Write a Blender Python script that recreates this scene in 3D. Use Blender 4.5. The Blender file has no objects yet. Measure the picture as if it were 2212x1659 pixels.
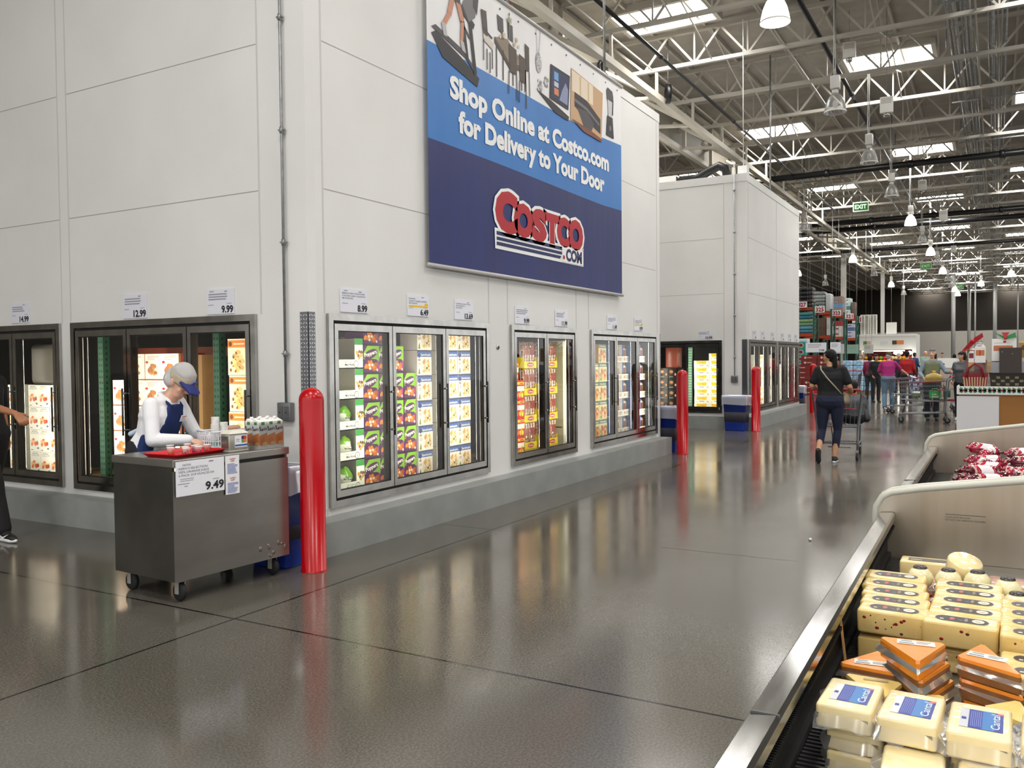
import bpy, bmesh, math, random
from mathutils import Vector, Matrix, Euler
random.seed(7)
R = math.radians
PI = math.pi
SC = bpy.context.scene
COL = SC.collection

# ---------------------------------------------------------------- camera
cam = bpy.data.cameras.new('camera')
cam.sensor_fit = 'HORIZONTAL'; cam.sensor_width = 36.0
cam.lens = 1842.6 * 36.0 / 2212.0
cam.clip_start = 0.05; cam.clip_end = 400
camo = bpy.data.objects.new('camera', cam); COL.objects.link(camo)
_y, _p, _r = R(29.6398), R(-1.6336), R(-0.5570)
_f = Vector((math.cos(_y)*math.cos(_p), math.sin(_y)*math.cos(_p), math.sin(_p)))
_ri = Vector((math.sin(_y), -math.cos(_y), 0)); _u = _ri.cross(_f)
_r2 = _ri*math.cos(_r) + _u*math.sin(_r); _u2 = -_ri*math.sin(_r) + _u*math.cos(_r)
camo.matrix_world = Matrix(((_r2.x, _u2.x, -_f.x, 0), (_r2.y, _u2.y, -_f.y, 0), (_r2.z, _u2.z, -_f.z, 1.55), (0, 0, 0, 1)))
SC.camera = camo

# ---------------------------------------------------------------- world, exposure
SC.view_settings.view_transform = 'Standard'; SC.view_settings.look = 'None'
SC.view_settings.gamma = 1.0; SC.view_settings.use_curve_mapping = False
SC.view_settings.exposure = 0.68
SKY_E = 26.0          # skylight panes
LAMP_E = 30.0         # lit high-bay globes
STRIP_E = 26.0        # freezer door lamps
wd = bpy.data.worlds.new('hall_ambient'); SC.world = wd; wd.use_nodes = True
wd.node_tree.nodes['Background'].inputs[0].default_value = (0.97, 0.97, 0.96, 1)
wd.node_tree.nodes['Background'].inputs[1].default_value = 0.85
cy = SC.cycles
cy.max_bounces = 7; cy.diffuse_bounces = 3; cy.glossy_bounces = 4; cy.transmission_bounces = 4
cy.transparent_max_bounces = 16; cy.caustics_reflective = False; cy.caustics_refractive = False
cy.sample_clamp_indirect = 5.0; cy.use_denoising = True; cy.use_light_tree = True

# ---------------------------------------------------------------- materials
def lin(h):
    h = h.lstrip('#'); o = []
    for i in (0, 2, 4):
        c = int(h[i:i+2], 16)/255
        o.append(c/12.92 if c <= .04045 else ((c+.055)/1.055)**2.4)
    return (*o, 1)
_M = {}
def C(h, rough=.5, metal=0.0, coat=0.0, spec=.5, tr=0.0):
    k = (h, rough, metal, coat, spec, tr)
    if k in _M: return _M[k]
    m = bpy.data.materials.new('paint_' + h.lstrip('#')); m.use_nodes = True
    b = m.node_tree.nodes['Principled BSDF']
    b.inputs['Base Color'].default_value = lin(h); b.inputs['Roughness'].default_value = rough
    b.inputs['Metallic'].default_value = metal; b.inputs['Coat Weight'].default_value = coat
    b.inputs['Specular IOR Level'].default_value = spec
    b.inputs['Subsurface Weight'].default_value = 0
    _M[k] = m; return m
def EM(h, s):
    k = ('em', h, s)
    if k in _M: return _M[k]
    m = bpy.data.materials.new('glow_' + h.lstrip('#')); m.use_nodes = True
    nt = m.node_tree; nt.nodes.clear()
    e = nt.nodes.new('ShaderNodeEmission'); o = nt.nodes.new('ShaderNodeOutputMaterial')
    e.inputs[0].default_value = lin(h); e.inputs[1].default_value = s
    nt.links.new(e.outputs[0], o.inputs[0]); _M[k] = m; return m
def noisy(name, c1, c2, scale=4.0, rough=(.4, .6), bump=0.0, bscale=60, metal=0.0, stretch=None, detail=4, spec=.5, coat=0, lo=.35, hi=.65):
    m = bpy.data.materials.new(name); m.use_nodes = True
    nt = m.node_tree; b = nt.nodes['Principled BSDF']; L = nt.links
    tc = nt.nodes.new('ShaderNodeTexCoord'); mp = nt.nodes.new('ShaderNodeMapping')
    L.new(tc.outputs['Object'], mp.inputs[0])
    if stretch: mp.inputs['Scale'].default_value = stretch
    n = nt.nodes.new('ShaderNodeTexNoise'); n.inputs['Scale'].default_value = scale; n.inputs['Detail'].default_value = detail
    L.new(mp.outputs[0], n.inputs['Vector'])
    r = nt.nodes.new('ShaderNodeValToRGB'); r.color_ramp.elements[0].position = lo; r.color_ramp.elements[1].position = hi
    r.color_ramp.elements[0].color = lin(c1); r.color_ramp.elements[1].color = lin(c2)
    L.new(n.outputs[0], r.inputs[0]); L.new(r.outputs[0], b.inputs['Base Color'])
    mr = nt.nodes.new('ShaderNodeMapRange'); mr.inputs[3].default_value = rough[0]; mr.inputs[4].default_value = rough[1]
    L.new(n.outputs[0], mr.inputs[0]); L.new(mr.outputs[0], b.inputs['Roughness'])
    b.inputs['Metallic'].default_value = metal; b.inputs['Specular IOR Level'].default_value = spec; b.inputs['Coat Weight'].default_value = coat
    if bump:
        n2 = nt.nodes.new('ShaderNodeTexNoise'); n2.inputs['Scale'].default_value = bscale; n2.inputs['Detail'].default_value = 3
        L.new(mp.outputs[0], n2.inputs['Vector'])
        bp = nt.nodes.new('ShaderNodeBump'); bp.inputs['Strength'].default_value = bump; bp.inputs['Distance'].default_value = .01
        L.new(n2.outputs[0], bp.inputs['Height']); L.new(bp.outputs[0], b.inputs['Normal'])
    return m
def clear_mat(name, tint=(1, 1, 1), refl=1.0, rough=.02, ior=1.45, milk=0.0, milkc=(1, 1, 1)):
    """thin clear sheet: fresnel mix of see-through and mirror, optional milky share"""
    m = bpy.data.materials.new(name); m.use_nodes = True
    nt = m.node_tree; nt.nodes.clear(); L = nt.links
    t = nt.nodes.new('ShaderNodeBsdfTransparent'); t.inputs[0].default_value = (*tint, 1)
    g = nt.nodes.new('ShaderNodeBsdfGlossy'); g.inputs['Roughness'].default_value = rough
    g.inputs[0].default_value = (refl, refl, refl, 1)
    fr = nt.nodes.new('ShaderNodeFresnel'); fr.inputs[0].default_value = ior
    mx = nt.nodes.new('ShaderNodeMixShader'); o = nt.nodes.new('ShaderNodeOutputMaterial')
    L.new(fr.outputs[0], mx.inputs[0]); L.new(t.outputs[0], mx.inputs[1]); L.new(g.outputs[0], mx.inputs[2])
    last = mx
    if milk:
        d = nt.nodes.new('ShaderNodeBsdfDiffuse'); d.inputs[0].default_value = (*milkc, 1)
        m2 = nt.nodes.new('ShaderNodeMixShader'); m2.inputs[0].default_value = milk
        L.new(mx.outputs[0], m2.inputs[1]); L.new(d.outputs[0], m2.inputs[2]); last = m2
    L.new(last.outputs[0], o.inputs[0]); return m

WALLW = noisy('white_wall_enamel', '#e2e1de', '#e9e8e5', .8, (.30, .42), .03, 5)
CURB = noisy('grey_curb_paint', '#8b8e8c', '#999c99', 3, (.35, .5), .08, 25)
STEEL = noisy('brushed_steel', '#9a9892', '#a5a39d', 2, (.26, .36), .0, 80, .92, (1, 1, 3))
CHROME = noisy('door_chrome', '#a8a6a2', '#bdbbb6', 6, (.12, .2), 0, 60, 1.0)
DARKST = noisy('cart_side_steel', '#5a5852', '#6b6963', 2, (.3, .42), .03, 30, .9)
BLACK = C('#0c0c0d', .45)
DKGREY = C('#26282a', .5)
RUBBER = C('#161616', .7)
WHITE = C('#f2f2f0', .55)
PAPER = C('#eef0f6', .6)
INK = C('#1c1c20', .7)
INKG = C('#6b6c74', .7)
REDP = noisy('red_bollard_paint', '#b0000e', '#bb0212', 2, (.2, .3), .02, 30)
GALV = noisy('galvanised_conduit', '#8a8c8c', '#a2a4a4', 12, (.35, .5), 0, 60, .7)
KRAFT = noisy('kraft_card', '#9a7448', '#a8814f', 5, (.7, .85))
JOISTW = C('#b9b4aa', .5)
GLASS = clear_mat('freezer_door_glass', (.93, .95, .95), .9, .012, 1.5)
FILM = clear_mat('clear_film', (.97, .97, .97), 1.0, .16, 1.5, .12, (.95, .93, .9))
BAGFILM = clear_mat('bin_liner_film', (.95, .96, 1), 1.0, .2, 1.45, .42, (.86, .89, .97))
SKIN1 = noisy('fair_skin', '#d9a88e', '#e3b59c', 14, (.45, .55))
SKIN2 = noisy('tan_skin', '#a8714f', '#b67d59', 14, (.45, .55))
SKIN3 = noisy('olive_skin', '#c08f6c', '#cb9a77', 14, (.45, .55))

# ---------------------------------------------------------------- mesh helper
class MB:
    def __init__(s): s.v = []; s.f = []; s.m = []; s.sm = []; s.mats = []
    def mi(s, m):
        if m not in s.mats: s.mats.append(m)
        return s.mats.index(m)
    def add(s, vs, fs, m, smooth=False):
        o = len(s.v); k = s.mi(m)
        s.v += [tuple(v) for v in vs]
        for f in fs: s.f.append([i+o for i in f]); s.m.append(k); s.sm.append(smooth)
        return s
    def box(s, x0, y0, z0, x1, y1, z1, m):
        x0, x1 = min(x0, x1), max(x0, x1); y0, y1 = min(y0, y1), max(y0, y1); z0, z1 = min(z0, z1), max(z0, z1)
        vs = [(x0,y0,z0),(x1,y0,z0),(x1,y1,z0),(x0,y1,z0),(x0,y0,z1),(x1,y0,z1),(x1,y1,z1),(x0,y1,z1)]
        return s.add(vs, [(3,2,1,0),(4,5,6,7),(0,1,5,4),(1,2,6,5),(2,3,7,6),(3,0,4,7)], m)
    def rbox(s, x0, y0, z0, x1, y1, z1, m, r=.01, seg=2, smooth=True):
        bm = bmesh.new()
        bmesh.ops.create_cube(bm, size=1, matrix=Matrix.Translation(((x0+x1)/2, (y0+y1)/2, (z0+z1)/2)) @ Matrix.Diagonal((abs(x1-x0), abs(y1-y0), abs(z1-z0), 1)))
        bmesh.ops.bevel(bm, geom=bm.edges[:], offset=r, segments=seg, affect='EDGES', profile=.5, clamp_overlap=True)
        s.bm(bm, m, smooth); return s
    def bm(s, bm, m, smooth=False):
        bm.verts.index_update()
        s.add([v.co[:] for v in bm.verts], [[v.index for v in f.verts] for f in bm.faces], m, smooth); bm.free(); return s
    def quad(s, a, b, c, d, m): return s.add([a, b, c, d], [(0,1,2,3)], m)
    def tube(s, pts, r, m, n=6, cap=True, closed=False, smooth=True):
        P = [Vector(p) for p in pts]; rs = r if isinstance(r, (list, tuple)) else [r]*len(P)
        vs = []; prev = None; N = len(P)
        for i, p in enumerate(P):
            if closed: t = P[(i+1) % N] - P[i-1]
            else: t = (P[min(i+1, N-1)] - P[max(i-1, 0)])
            t.normalize()
            if prev is None:
                a = Vector((0,0,1)) if abs(t.z) < .9 else Vector((1,0,0)); u = t.cross(a).normalized()
            else:
                u = prev - t*prev.dot(t)
                if u.length < 1e-6: u = t.orthogonal()
                u.normalize()
            prev = u; w = t.cross(u)
            for k in range(n):
                a = 2*PI*k/n; vs.append(p + (u*math.cos(a) + w*math.sin(a))*rs[i])
        fs = []
        for i in range(N if closed else N-1):
            j = (i+1) % N
            for k in range(n): fs.append((i*n+k, i*n+(k+1) % n, j*n+(k+1) % n, j*n+k))
        if cap and not closed: fs += [tuple(range(n-1, -1, -1)), tuple((N-1)*n+k for k in range(n))]
        return s.add(vs, fs, m, smooth)
    def rod(s, a, b, w, m, h=None):
        """square bar from a to b"""
        a = Vector(a); b = Vector(b); t = (b-a).normalized(); h = h or w
        up = Vector((0,0,1)) if abs(t.z) < .95 else Vector((1,0,0)); u = t.cross(up).normalized()*w/2; v = u.normalized().cross(t)*h/2
        vs = [a-u-v, a+u-v, a+u+v, a-u+v, b-u-v, b+u-v, b+u+v, b-u+v]
        return s.add(vs, [(3,2,1,0),(4,5,6,7),(0,1,5,4),(1,2,6,5),(2,3,7,6),(3,0,4,7)], m)
    def lathe(s, prof, m, n=20, o=(0,0,0), smooth=True, axis='z', cap=True):
        vs = []; k = len(prof)
        for i in range(n):
            a = 2*PI*i/n
            for r, z in prof:
                p = (r*math.cos(a), r*math.sin(a), z)
                if axis == 'x': p = (p[2], p[0], p[1])
                if axis == 'y': p = (p[0], p[2], p[1])
                vs.append((p[0]+o[0], p[1]+o[1], p[2]+o[2]))
        fs = []
        for i in range(n):
            j = (i+1) % n
            for q in range(k-1): fs.append((i*k+q, j*k+q, j*k+q+1, i*k+q+1))
        if cap:
            if prof[0][0] > 1e-5: fs.append(tuple(i*k for i in range(n-1, -1, -1)))
            if prof[-1][0] > 1e-5: fs.append(tuple(i*k+k-1 for i in range(n)))
        return s.add(vs, fs, m, smooth)
    def prism(s, poly, h, m, tf=None, smooth=False):
        """extrude 2D polygon (x,y) by h along z; tf maps a Vector"""
        n = len(poly); vs = [Vector((x, y, 0)) for x, y in poly] + [Vector((x, y, h)) for x, y in poly]
        if tf: vs = [tf @ v for v in vs]
        fs = [tuple(range(n-1, -1, -1)), tuple(range(n, 2*n))] + [(i, (i+1) % n, n+(i+1) % n, n+i) for i in range(n)]
        return s.add(vs, fs, m, smooth)
    def ball(s, c, r, m, n=10, sc=(1,1,1)):
        k = max(5, n//2+1); pr = [(max(1e-6, math.sin(PI*i/(k-1)))*1.0, -math.cos(PI*i/(k-1))) for i in range(k)]
        o = len(s.v); s.lathe(pr, m, n)
        for i in range(o, len(s.v)):
            v = s.v[i]; s.v[i] = (c[0]+v[0]*r*sc[0], c[1]+v[1]*r*sc[1], c[2]+v[2]*r*sc[2])
        return s
    def xform(s, M_, start=0):
        for i in range(start, len(s.v)): s.v[i] = tuple(M_ @ Vector(s.v[i]))
        return s
    def mesh(s, name):
        me = bpy.data.meshes.new(name); me.from_pydata(s.v, [], s.f)
        for m in s.mats: me.materials.append(m)
        me.polygons.foreach_set('material_index', s.m); me.polygons.foreach_set('use_smooth', s.sm)
        me.update(); return me
    def build(s, name, parent=None, loc=(0,0,0), rz=0.0):
        o = bpy.data.objects.new(name, s.mesh(name)); COL.objects.link(o)
        o.location = loc; o.rotation_euler = (0, 0, rz)
        if parent: o.parent = parent
        return o

# ---------------------------------------------------------------- lettering and flat print
_T = {}
def glyphs(txt, bold=0.0, sp=1.0):
    k = (txt, bold, sp)
    if k in _T: return _T[k]
    cu = bpy.data.curves.new('t', 'FONT'); cu.body = txt; cu.size = 1; cu.offset = bold; cu.space_character = sp; cu.resolution_u = 3
    ob = bpy.data.objects.new('t', cu)
    me = bpy.data.meshes.new_from_object(ob)
    vs = [(v.co.x, v.co.y) for v in me.vertices]; fs = [tuple(p.vertices) for p in me.polygons]
    bpy.data.objects.remove(ob); bpy.data.curves.remove(cu); bpy.data.meshes.remove(me)
    if vs:
        x0 = min(v[0] for v in vs); x1 = max(v[0] for v in vs); y0 = min(v[1] for v in vs); y1 = max(v[1] for v in vs)
    else: x0 = x1 = y0 = y1 = 0
    _T[k] = (vs, fs, x0, x1, y0, y1); return _T[k]
class Art:
    """flat print on a face: origin o, unit axes u (across) and v (up); layers rise along u x v"""
    def __init__(s, mb, o, u, v, step=.0006):
        s.mb = mb; s.o = Vector(o); s.u = Vector(u); s.v = Vector(v); s.n = s.u.cross(s.v); s.st = step
    def p(s, x, y, l): return s.o + s.u*x + s.v*y + s.n*(l*s.st)
    def poly(s, pts, m, l=1): s.mb.add([s.p(x, y, l) for x, y in pts], [tuple(range(len(pts)))], m)
    def rect(s, x0, y0, x1, y1, m, l=1): s.poly([(x0,y0),(x1,y0),(x1,y1),(x0,y1)], m, l)
    def disc(s, cx, cy, rx, ry, m, l=1, n=14, rot=0.0):
        c, d = math.cos(rot), math.sin(rot); P = []
        for i in range(n):
            a = 2*PI*i/n; x, y = rx*math.cos(a), ry*math.sin(a); P.append((cx+x*c-y*d, cy+x*d+y*c))
        s.poly(P, m, l)
    def line(s, x0, y0, x1, y1, w, m, l=1):
        d = math.hypot(x1-x0, y1-y0) or 1; nx, ny = -(y1-y0)/d*w/2, (x1-x0)/d*w/2
        s.poly([(x0-nx,y0-ny),(x1-nx,y1-ny),(x1+nx,y1+ny),(x0+nx,y0+ny)], m, l)
    def text(s, t, x, y, h, m, l=2, align='l', bold=0.0, w=None, rot=0.0, sp=1.0, cap='H'):
        vs, fs, x0, x1, y0, y1 = glyphs(t, bold, sp); ch = glyphs(cap, bold)[5] or .7
        k = h/ch; kx = k if w is None else w/max(1e-6, x1-x0)
        W = (x1-x0)*kx; ox = {'l': 0, 'c': -W/2, 'r': -W}[align]; c, d = math.cos(rot), math.sin(rot); P = []
        for a, b in vs:
            px, py = (a-x0)*kx+ox, b*k; P.append(s.p(x+px*c-py*d, y+px*d+py*c, l))
        s.mb.add(P, fs, m); return W
    def lines(s, x, y, w, n, dy, th, m, l=2, seed=0):
        rr = random.Random(seed)
        for i in range(n):
            x2 = x + w*rr.uniform(.6, 1)
            s.rect(x, y-i*dy-th, x2, y-i*dy, m, l)
    def blobs(s, cx, cy, rx, ry, n, r, cols, l=2, seed=0):
        rr = random.Random(seed)
        for i in range(n):
            a = rr.uniform(0, 2*PI); q = math.sqrt(rr.random())
            k = r*rr.uniform(.7, 1.2)
            s.disc(cx+rx*q*math.cos(a), cy+ry*q*math.sin(a), k, k*rr.uniform(.6, 1), rr.choice(cols), l+i*.06, 9, rr.uniform(0, 3))

# ---------------------------------------------------------------- scene bookkeeping
def thing(name, label, cat, loc=(0,0,0), rz=0.0, group=None):
    o = bpy.data.objects.new(name, None); COL.objects.link(o); o.empty_display_size = .1
    o.location = loc; o.rotation_euler = (0,0,rz); o['label'] = label; o['category'] = cat
    if group: o['group'] = group
    return o
def tag(o, label, cat, group=None, kind=None):
    o['label'] = label; o['category'] = cat
    if group: o['group'] = group
    if kind: o['kind'] = kind
    return o
def struct(o, label=None):
    o['kind'] = 'structure'
    if label: o['label'] = label; o['category'] = 'structure'
    return o
def dup(root, loc, rz=0.0, label=None, group=None, rot=None):
    r = root.copy(); COL.objects.link(r); r.location = loc; r.rotation_euler = rot or (0,0,rz)
    if label: r['label'] = label
    if group: r['group'] = group
    for ch in list(root.children):
        c = ch.copy(); COL.objects.link(c); c.parent = r; c.matrix_parent_inverse = ch.matrix_parent_inverse
        for g in ch.children:
            d = g.copy(); COL.objects.link(d); d.parent = c; d.matrix_parent_inverse = g.matrix_parent_inverse
    return r
ORD = ['topmost', 'second', 'third', 'fourth', 'fifth', 'sixth', 'seventh', 'eighth', 'ninth', 'tenth', 'eleventh', 'twelfth']
def nth(i, n): return 'lowest' if (i == n-1 and n > 1) else ('topmost' if i == 0 else ORD[i] + ' from top')
# ================================================================ SHELL
def floor_mat():
    m = bpy.data.materials.new('polished_concrete'); m.use_nodes = True
    nt = m.node_tree; L = nt.links; b = nt.nodes['Principled BSDF']
    tc = nt.nodes.new('ShaderNodeTexCoord')
    def noise(sc, det):
        n = nt.nodes.new('ShaderNodeTexNoise'); n.inputs['Scale'].default_value = sc; n.inputs['Detail'].default_value = det
        L.new(tc.outputs['Object'], n.inputs['Vector']); return n
    def ramp(n, c1, c2, a, z):
        r = nt.nodes.new('ShaderNodeValToRGB'); e = r.color_ramp.elements
        e[0].position = a; e[1].position = z; e[0].color = lin(c1); e[1].color = lin(c2); L.new(n.outputs[0], r.inputs[0]); return r
    big = ramp(noise(.45, 4), '#5c584f', '#6b665d', .35, .65)
    fine = ramp(noise(90, 3), '#c4c4c4', '#ffffff', .42, .60)
    mul = nt.nodes.new('ShaderNodeMixRGB'); mul.blend_type = 'MULTIPLY'; mul.inputs[0].default_value = .75
    L.new(big.outputs[0], mul.inputs[1]); L.new(fine.outputs[0], mul.inputs[2])
    # saw-cut control joints
    sx = nt.nodes.new('ShaderNodeSeparateXYZ'); L.new(tc.outputs['Object'], sx.inputs[0])
    def joint(sock, period, off, w):
        a = nt.nodes.new('ShaderNodeMath'); a.operation = 'ADD'; a.inputs[1].default_value = -off + 1000*period + period/2; L.new(sock, a.inputs[0])
        f = nt.nodes.new('ShaderNodeMath'); f.operation = 'MODULO'; f.inputs[1].default_value = period; L.new(a.outputs[0], f.inputs[0])
        c = nt.nodes.new('ShaderNodeMath'); c.operation = 'SUBTRACT'; c.inputs[1].default_value = period/2; L.new(f.outputs[0], c.inputs[0])
        d = nt.nodes.new('ShaderNodeMath'); d.operation = 'ABSOLUTE'; L.new(c.outputs[0], d.inputs[0])
        e = nt.nodes.new('ShaderNodeMath'); e.operation = 'LESS_THAN'; e.inputs[1].default_value = w; L.new(d.outputs[0], e.inputs[0]); return e
    j1 = joint(sx.outputs[0], 3.035, 3.61, .008); j2 = joint(sx.outputs[1], 9.0, 4.0, .008)
    mx = nt.nodes.new('ShaderNodeMath'); mx.operation = 'MAXIMUM'; L.new(j1.outputs[0], mx.inputs[0]); L.new(j2.outputs[0], mx.inputs[1])
    mj = nt.nodes.new('ShaderNodeMixRGB'); mj.inputs[2].default_value = lin('#0d0c0b')
    L.new(mx.outputs[0], mj.inputs[0]); L.new(mul.outputs[0], mj.inputs[1]); L.new(mj.outputs[0], b.inputs['Base Color'])
    rr = nt.nodes.new('ShaderNodeMapRange'); rr.inputs[1].default_value = .3; rr.inputs[2].default_value = .7
    rr.inputs[3].default_value = .10; rr.inputs[4].default_value = .20
    L.new(noise(.8, 5).outputs[0], rr.inputs[0]); L.new(rr.outputs[0], b.inputs['Roughness'])
    b.inputs['Specular IOR Level'].default_value = .62
    return m
fl = MB().quad((-14,-26,0), (125,-26,0), (125,30,0), (-14,30,0), floor_mat()).build('floor'); struct(fl)
DECK = noisy('roof_deck_foil', '#9a948a', '#a8a298', 2.5, (.55, .7), .25, 9)
RZ = 9.1
cl = MB().box(-14,-26,RZ,125,30,RZ+.2, DECK)
for k in range(46): cl.box(-14, -26+k*1.22, RZ-.10, 125, -26+k*1.22+.05, RZ, JOISTW)
struct(cl.build('ceiling'))

def wall_panel(name, length, h, thick, openings, loc, rz, seams_z, seams_x, m=WALLW, x_from=0.0, gaps=()):
    """wall in its own frame: local x along it, outside faces -y"""
    b = MB(); xs = sorted(openings); cur = x_from
    for (a, z0, c, z1) in xs:
        b.box(cur, 0, 0, a, thick, h, m); b.box(a, 0, 0, c, thick, z0, m); b.box(a, 0, z1, c, thick, h, m); cur = c
    b.box(cur, 0, 0, length, thick, h, m)
    seam = C('#a9a7a3', .6)
    spans = gaps or [(x_from+.05, length-.05)]
    for z in seams_z:
        for a, c in spans: b.box(a, -.0012, z-.004, c, .002, z+.004, seam)
    for x, z0, z1 in seams_x: b.box(x-.009, -.003, z0, x+.009, .002, z1, C('#cfcdc9', .5))
    o = b.build(name, loc=loc, rz=rz); struct(o); return o
YW, XW = 4.795, 5.14        # front and side faces of the near freezer room
H1 = 5.5
FW = [(5.35, .335, 7.89, 1.945), (8.385, .335, 10.10, 1.945), (10.57, .335, 13.13, 1.945)]
wall_panel('wall_freezer_front', 13.33-XW, H1, .1, [(a-XW+.03, z0+.03, c-XW-.03, z1-.03) for a, z0, c, z1 in FW], (XW, YW, 0), 0,
    (2.962, 4.158, 5.365), [(x-XW, z0, z1) for x, z0, z1 in ((5.33,1.95,5.36),(5.33,.27,.335),(7.93,1.95,5.36),(8.34,1.95,5.36),(10.14,1.95,5.36),(10.53,1.95,5.36),(13.20,1.95,5.36))],
    x_from=.1, gaps=[(.19, 7.99)])
YF = 15.0
LW = [(YF-7.86, .33, YF-5.36, 1.95), (YF-10.6, .33, YF-8.04, 1.95)]
wall_panel('wall_freezer_side', YF-YW, H1, .1, [(a+.03, z0+.03, c-.03, z1-.03) for a, z0, c, z1 in LW], (XW, YF, 0), R(-90),
    (2.967, 4.167, 5.365), [(YF-y, z0, z1) for y, z0, z1 in ((5.31,1.95,5.36),(7.88,1.95,5.36),(8.02,1.95,5.36),(10.62,1.95,5.36))], gaps=[(.1, YF-10.62), (YF-10.6, YF-8.02), (YF-7.88, YF-5.31)])
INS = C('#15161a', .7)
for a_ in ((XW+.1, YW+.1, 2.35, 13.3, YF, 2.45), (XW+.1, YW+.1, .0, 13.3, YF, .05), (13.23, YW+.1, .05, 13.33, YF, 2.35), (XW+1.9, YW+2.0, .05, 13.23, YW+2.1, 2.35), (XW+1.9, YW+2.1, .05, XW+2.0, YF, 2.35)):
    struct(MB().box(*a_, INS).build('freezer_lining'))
b = MB(); b.box(XW+.1, YW+.1, H1-.1, 13.33, YF, H1, WALLW); b.box(13.23, YW+.1, 2.45, 13.33, YF, H1, WALLW)
b.box(XW-.006, YW-.006, 5.37, 13.336, YW+.1, H1+.004, WALLW); b.box(XW-.006, YW+.1, 5.37, XW+.1, YF, H1+.004, WALLW)
struct(b.build('trim_freezer_cap'))
b = MB(); b.box(4.945, 4.585, 0, 13.29, YW+.02, .27, CURB); b.box(4.945, YW+.02, 0, XW+.02, YF, .27, CURB)
struct(b.build('baseboard_freezer'))

# second freezer room further along the aisle
Y2, X2 = 4.70, 18.5
F2 = [(18.66, .335, 21.28, 1.94), (21.44, .335, 23.98, 1.94)]
wall_panel('wall_cooler_front', 24.12-X2, H1, .1, [(a-X2+.03, z0+.03, c-X2-.03, z1-.03) for a, z0, c, z1 in F2], (X2, Y2, 0), 0, (2.95, 4.15, 5.33), [(x-X2, z0, z1) for x, z0, z1 in ((18.64,1.95,5.33),(21.36,1.95,5.33))], x_from=.1)
YF2 = 13.0
L2 = [(YF2-6.95, .33, YF2-5.23, 1.93)]
wall_panel('wall_cooler_side', YF2-Y2, H1, .1, [(a+.03, z0+.03, c-.03, z1-.03) for a, z0, c, z1 in L2], (X2, YF2, 0), R(-90), (2.95, 4.15, 5.33), [(YF2-5.19, .27, 5.33)], gaps=[(.1, YF2-5.19)])
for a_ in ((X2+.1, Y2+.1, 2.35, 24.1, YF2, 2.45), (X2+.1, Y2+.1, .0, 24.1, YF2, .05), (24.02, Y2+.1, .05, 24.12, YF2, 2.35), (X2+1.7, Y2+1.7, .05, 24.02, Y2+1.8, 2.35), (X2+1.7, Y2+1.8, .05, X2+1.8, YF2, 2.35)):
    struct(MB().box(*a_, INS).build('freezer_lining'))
b = MB(); b.box(X2+.1, Y2+.1, H1-.1, 24.12, YF2, H1, WALLW); b.box(24.02, Y2+.1, 2.45, 24.12, YF2, H1, WALLW)
b.box(X2-.006, Y2-.006, 5.34, 24.126, Y2+.1, H1+.004, WALLW); b.box(X2-.006, Y2+.1, 5.34, X2+.1, YF2, H1+.004, WALLW)
struct(b.build('trim_cooler_cap'))
b = MB(); b.box(18.28, 4.50, 0, 24.12, Y2+.02, .275, CURB); b.box(18.28, Y2+.02, 0, X2+.02, YF2, .275, CURB)
struct(b.build('baseboard_cooler'))

# far wall of the hall: unlit upper band, its shade put into the colour, pale lower band
b = MB(); b.box(105, -26, 0, 105.2, 30, RZ, C('#2c251c', .8)); b.box(104.9, -26, 0, 105, 12, 4.2, C('#cfcac0', .6))
struct(b.build('wall_far'))
b = MB(); b.box(-14, 24, 0, 125, 24.2, RZ, C('#8c867c', .7)); struct(b.build('wall_hall_side'))

# diamond plate corner guards
TREAD = C('#77777a', .32, .9); TREADL = C('#d8d8da', .22, 1.0)
def guard(label, x, y, z0, z1, w1, w2):
    b = MB(); b.box(x-.004, y-.004, z0, x+w2, y+.0, z1, TREAD); b.box(x-.004, y-.004, z0, x, y+w1, z1, TREAD)
    n = int((z1-z0)/.032)
    for i in range(n):
        z = z0+.016+i*.032
        for (o, u, w) in (((x, y-.005, z), (1,0,0), w2), ((x-.005, y, z), (0,1,0), w1)):
            for k in range(3):
                c = (k+.5)*w/3; s = 1 if (i+k) % 2 else -1
                o_ = Vector(o)+Vector(u)*c
                d = Vector(u)*.009 + Vector((0,0,.010*s)); q = Vector(u)*-.0026*s + Vector((0,0,.0026))
                b.add([o_-d, o_+q, o_+d, o_-q], [(0,1,2,3)], TREADL)
    tag(b.build('corner_guard'), label, 'corner guard')
guard('diamond tread steel guard on the freezer corner behind the tall red bollard', XW-.004, YW-.004, .275, 1.95, .085, .075)
guard('diamond tread steel guard on the corner of the second freezer room', X2-.004, Y2-.004, .28, 1.94, .10, .09)
b = MB(); b.box(13.325, YW-.006, .27, 13.336, YW+.2, 1.95, TREAD)
for i in range(52): b.box(13.318, YW-.008, .29+i*.032, 13.337, YW-.004, .303+i*.032, TREADL)
tag(b.build('corner_guard'), 'narrow tread steel strip on the far end of the near freezer wall', 'corner guard')

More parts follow.
